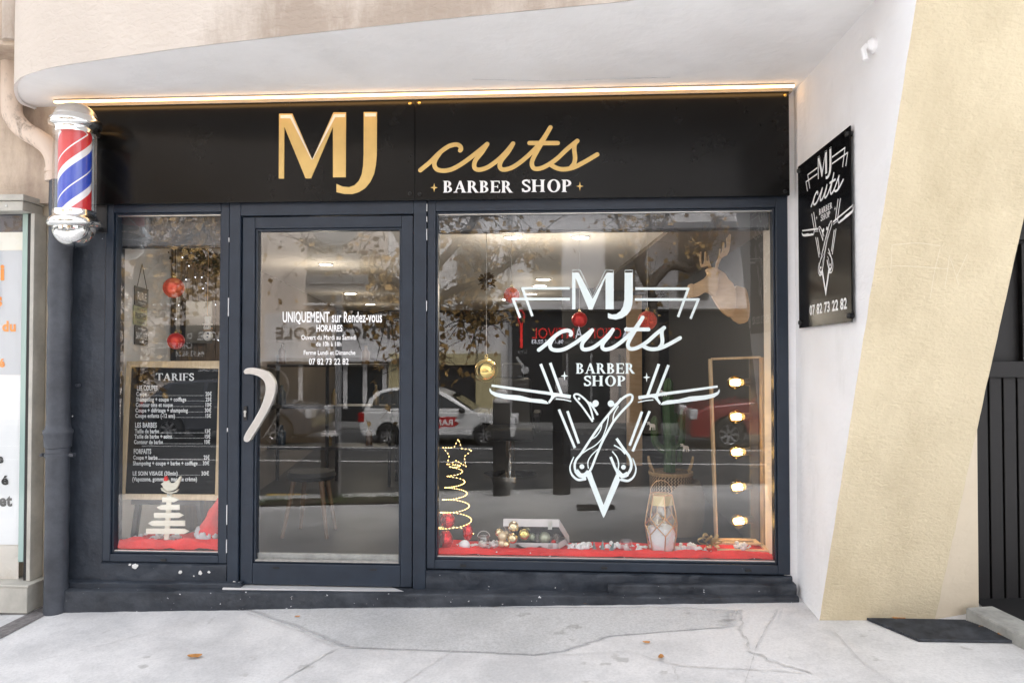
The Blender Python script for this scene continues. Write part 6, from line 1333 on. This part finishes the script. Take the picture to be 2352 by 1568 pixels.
def rtext(par, nm, items, m, y=None):
    b = MB(); yy = (BYR + .12 if y is None else y); yv = 2 * GY - yy
    for (s, ua, ub, vb, vt, bold) in items:
        text_on(b, s, rf(ua, vb, yv), rf(ub, vb, yv), rf(ua, vt, yv), bold)
    return b.build(nm, m, par, recalc=False)
xa, xb_, xc, xd = -24, rx(890), rx(1165), 18
hz0 = rz(712)
# optician's house
t = thing("optician_house", "pinkish house with the white OPTIC ESSOLE shop fascia mirrored in the door", "house", (-8, BYR, GND))
b = MB(); b.box(xa, xb_, BYR - 4, BYR, GND, 9); b.build("wall", M_fac2, t)
b = MB(); b.box(rx(610), rx(940), BYR, BYR + .10, rz(822), rz(718)); b.box(rx(606), rx(944), BYR, BYR + .35, rz(830), rz(823)); b.build("fascia", M_fac, t)
rtext(t, "lettering", [("OPTIC", 938, 798, 777, 749, .02), ("ESSOLE", 763, 633, 777, 752, .02)], mat("grey_brown_letters", (.10, .085, .075), .6))
b = MB(); b.box(rx(360), rx(520), BYR, BYR + .1, rz(870), rz(745)); b.build("plumber_fascia", M_dark, t)
rtext(t, "plumber_lettering", [("ACTUEL", 508, 452, 781, 762, .01), ("D", 440, 430, 778, 765, .01), ("CHAUFFAGE", 441, 362, 800, 787, .01), ("04.93.96.26", 468, 403, 818, 806, .01), ("GE GAZ", 503, 455, 853, 842, .01)], mat("pale_grey_letters", (.55, .55, .56), .6))
b = MB(); b.box(rx(400), rx(880), BYR, BYR + .02, GND, rz(840)); b.build("shop_glass", M_win, t)
b = MB()
for u in (636, 688, 790, 835, 880): b.box(rx(u), rx(u) + .12, BYR + .02, BYR + .08, GND, rz(832))
b.build("shop_frame", M_fac, t); b = MB(); b.box(rx(600), rx(885), BYR + .085, BYR + .12, GND, GND + .5); b.build("base_panel", M_dark, t)
for row in (0, 1):
    for k in range(7): shutters(t, rx(-400 + k * 190), rz(690) + row * 3.1, rz(545) + row * 3.1, .85, BYR)
# garage portal
t = thing("garage_house", "pale house with a cream yellow garage portal mirrored beside the gold bauble", "house", ((xb_ + xc) / 2, BYR, GND))
b = MB(); b.box(xb_ + .01, xc - .01, BYR - 4, BYR - .02, GND, 9); b.build("wall", M_fac, t)
b = MB(); x0, x1 = rx(896), rx(1150); b.box(x0, x1, BYR, BYR + .18, rz(838), rz(812)); b.box(x0, x0 + .4, BYR, BYR + .18, GND, rz(838) - .002); b.box(x1 - .7, x1, BYR, BYR + .18, GND, rz(838) - .002); b.build("portal", M_cportal, t)
b = MB(); b.box(x0 + .4, x1 - .7, BYR - .01, BYR + .02, GND, rz(838)); g = b.build("garage_door", M_dark, t); b = MB(); b.box(x0 + .42, x0 + 1.2, BYR + .02, BYR + .05, GND + .1, rz(850)); b.build("panel", M_cportal, g)
b = MB(); b.box(xb_, xc, BYR - .02, BYR + .1, hz0, hz0 + .12); b.build("string_course", M_fac, t)
rtext(t, "house_number", [("102", 1068, 1048, 773, 764, .01)], M_black, BYR + .03)
b = MB()
for u in (1005, 1110): b.box(rx(u), rx(u) + .25, BYR - .02, BYR + .06, rz(812), hz0 - .01)
b.build("pilaster", M_fac, t)
shutters(t, rx(1085), rz(690), rz(545), .85, BYR - .02); shutters(t, rx(985), rz(690) + 3.1, rz(545) + 3.1, .85, BYR - .02)
# locksmith's house
t = thing("locksmith_house", "white shuttered house with the dark ACTION ANTIVOL locksmith shop mirrored in the display window", "house", (5, BYR, GND))
b = MB(); b.box(xc, xd, BYR - 4, BYR, GND, 9); b.build("wall", M_fac, t)
b = MB(); b.box(rx(1172), rx(1790), BYR, BYR + .08, GND, rz(716)); b.build("shopfront", M_dark, t)
b = MB(); b.box(xc, xd, BYR, BYR + .25, hz0, hz0 + .1); b.box(xc, xd, BYR, BYR + .14, hz0 + .1, hz0 + .18); b.build("string_course", M_fac, t)
M_rled = mat("lit_red_letters", (.5, .02, .02), .5, emit=(1, .04, .03), es=.6); M_wled = mat("lit_white_letters", (.7, .7, .75), .5, emit=(.85, .87, 1), es=.7)
rtext(t, "red_lettering", [("CTION", 1427, 1352, 777, 753, .0), ("NTIVOL", 1319, 1222, 777, 753, .0)], M_rled); rtext(t, "white_lettering", [("A", 1450, 1429, 777, 751, .015), ("A", 1338, 1321, 777, 751, .015), ("06.11.83.02.53", 1294, 1221, 789, 780, .02)], M_wled)
rtext(t, "small_lettering", [("Serrurerie générale Urgence", 1462, 1298, 789, 781, .01), ("N°110", 1210, 1190, 812, 805, .01), ("Reproductions", 1212, 1188, 866, 862, 0), ("Clés", 1206, 1194, 872, 868, 0), ("Ouverture", 1211, 1190, 884, 880, 0), ("Portes", 1208, 1193, 892, 888, 0), ("Serrures", 1210, 1190, 905, 901, 0)], mat("grey_small_letters", (.32, .32, .33), .6))
b = MB(); kf = lambda u, v: rf(u, v, BYV - .12)
F = Flat().rib([(1188, 822), (1203, 842)], 6, caps=True); F.dot(1206, 850, 9); F.mesh(b, lambda x, y, l: kf(x, y) + Vector((0, l, 0))); b.build("key_mark", mat("pale_key", (.45, .45, .46), .5), t, recalc=False)
b = MB(); F = Flat().rib([(1196, 710), (1190, 722), (1192, 738), (1196, 748), (1196, 798)], 3.0, 3); F.rib([(1196, 710), (1204, 722), (1202, 738), (1199, 748), (1199, 798)], 3.0, 3); F.mesh(b, lambda x, y, l: kf(x, y) + Vector((0, l + .01, 0))); b.build("key_sign", M_rled, t, recalc=False)
b = MB(); b.box(rx(1300), rx(1500), BYR + .08, BYR + .1, GND + .5, rz(812)); b.build("shop_glass", M_win, t)
b = MB()
for u in (1300, 1355, 1420, 1500): b.box(rx(u), rx(u) + .06, BYR + .1, BYR + .13, GND + .4, rz(812))
b.build("shop_frame", M_zinc, t)
b = MB(); b.box(rx(1400), rx(1445), BYR + .08, BYR + .12, GND, rz(800)); b.build("pier", M_fac2, t)
for row in (0, 1):
    for k in range(6): shutters(t, rx(1257 + k * 168), rz(690) + row * 3.1, rz(537) + row * 3.1, .80, BYR)
b = MB(); b.box(rx(1490), rx(1720), BYR, BYR + 1.0, rz(528), rz(512)); b.build("balcony", M_fac, t)
b = MB(); b.tube([(rx(1172), BYR + .08, GND), (rx(1172), BYR + .08, 10)], .06, 8); b.build("rain_pipe", M_zinc, t)

# ---- cars
M_tyre = mat("tyre_rubber", (.015, .015, .015), .8); M_rim = mat("alloy_rim", (.45, .45, .46), .3, metal=.8); M_cglass = mat("car_glass", (.015, .018, .02), .05, coat=.5); M_tail = mat("tail_lamp", (.35, .01, .01), .15); M_head = mat("head_lamp", (.6, .6, .62), .1); M_plast = mat("black_bumper_plastic", (.02, .02, .02), .6)
def car(label, cat, xrear, d, yc, L, H, Wd, color, prof, belt, name="parked_car", mark=None):
    zg = rl(yc); t = thing(name, label, cat, (xrear + d * L / 2, yc, zg), "cars parked across the street")
    Wx = lambda a: xrear + d * L * a; Wz = lambda h: zg + H * h
    wr = .067 * L if L < 3.8 else .078 * L
    axs = (.185, .80); lower = []; upper = []
    pts = prof
    # lower body: below the belt, with arches
    low = [(a, min(h, belt)) for a, h in pts if h <= belt + 1e-6]
    base = [(.0 + .02, .16)]
    arch = []
    for ac in axs:
        arch.append([(ac + (wr * 1.18 / L) * math.cos(w), .16 + (wr * 1.18 * math.sin(w) + (wr - .16 * H)) / H if True else 0) for w in np.linspace(math.pi, 0, 11)])
    rearp = [p for p in low if p[0] < .5]; frontp = [p for p in low if p[0] >= .5]
    side = rearp + frontp                                   # runs rear bottom, up, over, front bottom
    bottom = [(axs[1] + wr * 1.18 / L, .16)] + [(a, max(h, .16)) for a, h in reversed(arch[1])][0:] + [(a, max(h, .16)) for a, h in reversed(arch[0])] + [(axs[0] - wr * 1.18 / L, .16)]
    poly = side + bottom; n = len(poly)
    b = MB(); hw = Wd / 2
    A_ = [Vector((Wx(a), yc + hw, Wz(h))) for a, h in poly]; B_ = [Vector((Wx(a), yc - hw, Wz(h))) for a, h in poly]
    b.add(A_ + B_, [tuple(range(n)), tuple(reversed(range(n, 2 * n)))] + [(i, (i + 1) % n, n + (i + 1) % n, n + i) for i in range(n)])
    b.build("body", color, t, bevel=.05, smooth=40, seg=3)
    # cabin
    cab = [(a, h) for a, h in pts if h >= belt - 1e-6]; m = len(cab); ht = lambda h: hw * (.97 - .22 * (h - belt) / (1 - belt))
    b = MB(); A_ = [Vector((Wx(a), yc + ht(h), Wz(h))) for a, h in cab]; B_ = [Vector((Wx(a), yc - ht(h), Wz(h))) for a, h in cab]
    b.add(A_ + B_, [tuple(range(m)), tuple(reversed(range(m, 2 * m)))] + [(i, (i + 1) % m, m + (i + 1) % m, m + i) for i in range(m)]); b.build("cabin", color, t, bevel=.04, smooth=40)
    cx_ = sum(a for a, h in cab) / m; ch_ = (belt + 1) / 2
    win = [(cx_ + (a - cx_) * .84, ch_ + (h - ch_) * .72 + .01) for a, h in cab]
    split = cx_ + .02
    for s in (1, -1):
        for part in (0, 1):
            w2 = [(min(a, split - .012), h) for a, h in win] if part == 0 else [(max(a, split + .012), h) for a, h in win]
            b = MB(); b.prism([Vector((Wx(a), yc + s * (ht(h) + .012), Wz(h))) for a, h in w2], (0, s * .004, 0)); b.build("side_window", M_cglass, t)
    for (i, j, nm) in ((0, 1, "rear_window"), (m - 1, m - 2, "windscreen")):
        (a0, h0), (a1, h1) = cab[i], cab[j]; sg_ = -.02 if i == 0 else .02; q = []
        for f, s in ((.1, 1), (.1, -1), (.9, -1), (.9, 1)): a = a0 + (a1 - a0) * f + sg_ * .6; h = h0 + (h1 - h0) * f + .008; q.append(Vector((Wx(a), yc + s * ht(h) * .86, Wz(h))))
        b = MB(); b.poly(q); b.build(nm, M_cglass, t)
    for ac in axs:
        for s in (1, -1):
            c = (Wx(ac), yc + s * (hw - .2), zg + wr); b = MB(); b.lathe([(wr * .62, .0), (wr * .95, .0), (wr, .03), (wr, .17), (wr * .95, .205), (wr * .66, .205), (wr * .62, .18)], c, 32, (0, s, 0), cap=False); wv = b.build("wheel", M_tyre, t, smooth=50)
            b = MB(); b.lathe([(wr * .64, .17), (wr * .60, .15), (wr * .0, .15)], c, 28, (0, s, 0), cap=False); b.build("hub", M_plast, wv)
            b = MB()
            for k in range(7): w = k * 2 * math.pi / 7; e = Vector((math.cos(w), 0, math.sin(w))); b.beam(Vector(c) + Vector((0, s * .17, 0)) + e * wr * .08, Vector(c) + Vector((0, s * .185, 0)) + e * wr * .6, wr * .15, .03, (0, 1, 0))
            b.lathe([(wr * .60, .18), (wr * .66, .195), (wr * .62, .16)], c, 28, (0, s, 0), cap=False); b.build("rim", M_rim, wv)
    for s in (1, -1):
        b = MB(); b.box(Wx(-.008), Wx(.035), yc + s * hw * .66, yc + s * (hw + .006), Wz(belt * .68), Wz(belt * .98)); b.build("tail_light", M_tail, t, bevel=.02)
        b = MB(); b.box(Wx(.955), Wx(.995), yc + s * hw * .6, yc + s * (hw + .003), Wz(belt * .62), Wz(belt * .84)); b.build("headlight", M_head, t, bevel=.03)
        b = MB(); b.blob((Wx(.66), yc + s * (hw + .09), Wz(belt + .03)), .09, .1, 1, 2, (.8, 1, .7)); b.build("door_mirror", M_plast, t, smooth=60)
    b = MB(); b.box(Wx(-.012), Wx(.02), yc - .26, yc + .26, Wz(.40), Wz(.48)); b.build("number_plate", M_poster, t)
    b = MB(); b.box(Wx(.45), Wx(.52), yc + hw + .002, yc + hw + .02, Wz(belt * .86), Wz(belt * .91)); b.build("door_handle", M_rim, t)
    if mark:
        b = MB(); text_on(b, mark, (Wx(.60), yc + hw + .008, Wz(.36)), (Wx(.36), yc + hw + .008, Wz(.36)), (Wx(.60), yc + hw + .008, Wz(.46)), .03); b.build("lettering", M_wlet, t, recalc=False)
        b = MB(); Y_ = yc + hw + .004
        b.poly([(Wx(a), Y_, Wz(h)) for a, h in [(.33, .50), (.345, .43), (.32, .40), (.34, .33), (.43, .33), (.50, .27), (.53, .33), (.61, .33), (.64, .40), (.61, .43), (.625, .50)]]); b.build("red_mark", MATS["red_mark"] if "red_mark" in MATS else mat("red_mark", (.55, .02, .02), .4), t)
    return t
M_cwhite = mat("white_car_paint", (.74, .74, .74), .2, coat=.6); M_cgrey = mat("dark_blue_car_paint", (.05, .055, .07), .2, coat=.6); M_cred = mat("dark_red_car_paint", (.24, .015, .015), .2, coat=.6)
HB = [(.02, .16), (.0, .34), (.010, .52), (.02, .585), (.055, .80), (.10, .93), (.17, .985), (.28, 1.0), (.40, .995), (.48, .965), (.55, .90), (.73, .585), (.84, .56), (.93, .52), (.98, .43), (1.0, .32), (.985, .16)]
SD = [(.01, .16), (.0, .36), (.01, .58), (.05, .66), (.16, .96), (.28, 1.0), (.46, 1.0), (.54, .95), (.69, .66), (.90, .60), (.97, .50), (.995, .34), (.99, .16)]
CY = -13.0; CYV = 2 * GY - CY
xw0, xw1 = rx(846, CYV), rx(1190, CYV)
car("small white hatchback with red RAMELLA door mark mirrored beside the gold bauble", "car", xw0, 1, CY, xw1 - xw0, (xw1 - xw0) * .365, 1.6, M_cwhite, HB, .585, mark="RAMELLA")
xf = rx(745, CYV); car("dark blue grey car with alloy wheel mirrored low in the shop door", "car", xf - 4.1, 1, CY, 4.1, 1.45, 1.7, M_cgrey, SD, .66)
xr_ = rx(1562, CYV); car("dark red car mirrored behind the bulb frame", "car", xr_ + 4.2, -1, CY + .3, 4.2, 1.55, 1.75, M_cred, SD, .66)

# ---- bollards, traffic sign post
M_boll = mat("dark_bollard_paint", (.035, .035, .038), .5, var=.3, vscale=9)
for (u, vt, vw, lab) in [(1152, 893, 924, "dark bollard with white ball top, the left of two mirrored in the display window"), (1290, 866, 918, "dark bollard with white ball top, the nearer right one mirrored in the display window"), (757, 990, 1000, "short dark bollard mirrored beside the sign post in the door")]:
    yv = 5.0; p = rf(u, 1000, yv); z0 = gz(p.x, p.y); zt = rf(u, vt, yv).z; zw = rf(u, vw, yv).z; w = .11
    t = thing("bollard", lab, "bollard", (p.x, p.y, z0), "bollards along the kerb"); b = MB(); b.lathe([(w, -.05), (w, zw - z0)], (p.x, p.y, z0), 24); b.build("post", M_boll, t, smooth=50)
    b = MB(); b.lathe([(w, 0), (w, .03), (w * .6, .05), (w * .55, .06)] + [(w * .75 * math.sin(a), .06 + (zt - zw - .06) * (1 - math.cos(a)) / 2) for a in np.linspace(.6, math.pi, 10)], (p.x, p.y, zw), 24); b.build("white_top", M_fac, t, smooth=50)
yv = 5.2; p = rf(777, 900, yv); zg = gz(p.x, p.y)
t = thing("traffic_sign_post", "grey traffic sign post with three sign backs mirrored in the door", "sign post", (p.x, p.y, zg))
b = MB(); b.tube([(p.x, p.y, zg - .1), (p.x, p.y, rf(777, 470, yv).z)], .042, 16); b.build("pole", M_zinc, t, smooth=50)
M_signb = mat("grey_sign_back", (.33, .33, .34), .5, metal=.3)
for (u0, u1, v0, v1) in ((716, 826, 583, 622), (702, 846, 631, 671)):
    a0, a1 = rf(u0, v1, yv - .06), rf(u1, v0, yv - .06); b = MB(); b.box(a0.x, a1.x, a0.y - .004, a0.y + .012, a0.z, a1.z); b.box(a0.x + .05, a1.x - .05, a0.y + .0125, a0.y + .025, (a0.z + a1.z) / 2 - .012, (a0.z + a1.z) / 2 + .012); b.build("plate", M_signb, t, bevel=.008)
c = rf(772, 505, yv - .06); b = MB(); b.lathe([(.34, 0), (.34, .015)], c, 36, (0, 1, 0)); b.build("round_plate", M_signb, t)

# ---- trees
M_bark = mat("plane_tree_bark", (.10, .085, .07), .9, var=.4, vscale=9, bump=.4, bscale=20)
M_aut = mat("autumn_leaves", (.50, .30, .10), .7, c2=(.30, .20, .07), vscale=5)
def tree(name, label, base, segs, nl, ls, tw, seed, m=M_aut):
    """segs: limbs as point lists with start radius; leaves cluster along the outer limbs and twigs"""
    t = thing(name, label, "tree", tuple(base)); b = MB(); tips = []; rr = random.Random(seed)
    for (pts, r) in segs:
        P = [Vector(p) for p in smooth_pts(pts, 5)]; n = len(P); b.tube(P, [r * (1 - .72 * i / (n - 1)) for i in range(n)], 9)
        for i in range(n // 3, n):
            for k in range(tw):
                d = Vector((rr.gauss(0, 1), rr.gauss(0, .8), rr.gauss(.25, .8))).normalized() * rr.uniform(.25, .95); q0 = P[i]; q1 = q0 + d * .5 + Vector((0, 0, .05)); q2 = q0 + d + Vector((0, 0, .02))
                b.tube([q0, q1, q2], [.012, .008, .004], 4, cap=False); tips += [q1, q2]
    b.build("trunk", M_bark, t, smooth=50)
    if nl:
        c = MB()
        for _ in range(nl):
            q = rr.choice(tips) + Vector((rr.gauss(0, .12), rr.gauss(0, .12), rr.gauss(-.04, .12))); d = Vector((rr.gauss(0, 1), rr.gauss(0, 1), rr.gauss(-.5, 1))).normalized(); e = d.cross(Vector((rr.gauss(0, 1), rr.gauss(0, 1), rr.gauss(0, 1)))).normalized(); l = ls * rr.uniform(.6, 1.2)
            c.add([q, q + d * l * .45 + e * l * .38, q + d * l, q + d * l * .5 - e * l * .36], [(0, 1, 2, 3)])
        c.build("crown", m, t, recalc=False)
ty = 6.6; B0 = rf(978, 1000, ty); B0.z = rl(B0.y) if B0.y < YK else gz(B0.x, B0.y); r_ = lambda u, v, dy=0: rf(u, v, ty + dy)
tree("plane_tree", "autumn plane tree with brown leaves mirrored across the door and display window", B0, [([B0, r_(975, 900), r_(972, 760), r_(970, 700)], .17), ([r_(970, 705), r_(900, 640), r_(800, 600, .4), r_(700, 560, .8)], .08), ([r_(970, 705), r_(1060, 660), r_(1150, 620, -.3), r_(1215, 560, -.5)], .08),
     ([r_(970, 720), r_(980, 560), r_(1000, 420), r_(1040, 280)], .1), ([r_(975, 650), r_(900, 520, .5), r_(820, 420, .9), r_(780, 300, 1)], .07), ([r_(975, 640), r_(1080, 520, -.6), r_(1130, 400, -1), r_(1150, 300, -1)], .07), ([r_(960, 700), r_(900, 690, -.6), r_(840, 720, -1), r_(800, 740, -1.1)], .05), ([r_(985, 700), r_(1050, 720, .6), r_(1100, 740, .9), r_(1130, 745, 1.1)], .05)], 2400, .12, 5, 3)
ty2 = 15.2; ty = ty2; B1 = rf(1497, 1000, ty); B1.z = GND + .04
tree("pollarded_tree", "bare pollarded tree with crooked dark limbs mirrored below the stag head", B1, [([B1, r_(1497, 860), r_(1500, 720), r_(1492, 640)], .26), ([r_(1495, 660), r_(1470, 610), r_(1490, 540), r_(1488, 470)], .16), ([r_(1497, 650), r_(1540, 610), r_(1590, 618), r_(1610, 590), r_(1608, 560)], .15), ([r_(1485, 625), r_(1440, 570), r_(1420, 510), r_(1400, 460)], .08), ([r_(1600, 600), r_(1630, 560), r_(1650, 500)], .06), ([r_(1490, 560), r_(1530, 500), r_(1540, 440)], .08)], 420, .16, 4, 5)
ty = 9.0; B2 = rf(300, 1000, ty); B2.z = rl(B2.y)
tree("plane_tree", "autumn plane tree mirrored in the top of the narrow window", B2, [([B2, r_(300, 900), r_(310, 760), r_(315, 660)], .2), ([r_(315, 680), r_(380, 600), r_(450, 540), r_(520, 500)], .1), ([r_(315, 680), r_(250, 600), r_(180, 540), r_(120, 500)], .1), ([r_(315, 680), r_(330, 560), r_(360, 440), r_(380, 340)], .12), ([r_(320, 640), r_(420, 520, 1), r_(480, 440, 1.4)], .08), ([r_(330, 700), r_(420, 640), r_(500, 600)], .06)], 3000, .15, 6, 8)
b = MB(); q = [rf(600, 1000, 4.7), rf(940, 1000, 4.7)]; y0, y1 = -4.35, -4.95; x0, x1 = q[0].x, q[1].x; n = 20; vs = []
for j in range(6):
    for i in range(n + 1): x = x0 + (x1 - x0) * i / n; y = y0 + (y1 - y0) * j / 5; e = .05 * noise.noise(Vector((x * 3, y * 3, 1))); vs.append((x + e, y + e, gz(x, y) + .012 + .03 * abs(noise.noise(Vector((x * 5, y * 5, 0))))))
b.add(vs, [(j * (n + 1) + i, j * (n + 1) + i + 1, (j + 1) * (n + 1) + i + 1, (j + 1) * (n + 1) + i) for j in range(5) for i in range(n)]); struct(b.build("tree_pit", mat("dark_soil", (.06, .048, .036), .95, var=.4, vscale=12, bump=.6)), "bare soil of the tree pit")
b = MB(); rr = random.Random(2)
for _ in range(500):
    s = rr.choice([(x0 + .1, .12), (x1 - .3, .25), (x0 + 1.0, .15)]); x = s[0] + rr.gauss(0, s[1]); y = rr.uniform(y1, y0); z = gz(x, y) + .01; h = rr.uniform(.04, .1); e = rr.uniform(-.03, .03); b.add([(x, y, z), (x + .006, y, z), (x + e, y + e, z + h)], [(0, 1, 2)])
o = b.build("grass", mat("verge_grass", (.06, .12, .02), .8, var=.3), recalc=False); o["kind"] = "stuff"; o["label"] = "grass tufts in the tree pit"; o["category"] = "grass"
p = rf(1365, 1215, 4.0); b = MB(); b.box(p.x - .2, p.x + .2, -3.75, -3.45, gz(p.x, -3.6) - .02, gz(p.x, -3.6) + .014); o = b.build("drain_grate", M_blackmat); tag(o, "dark drain grate in the pavement mirrored below the emblem", "drain cover")
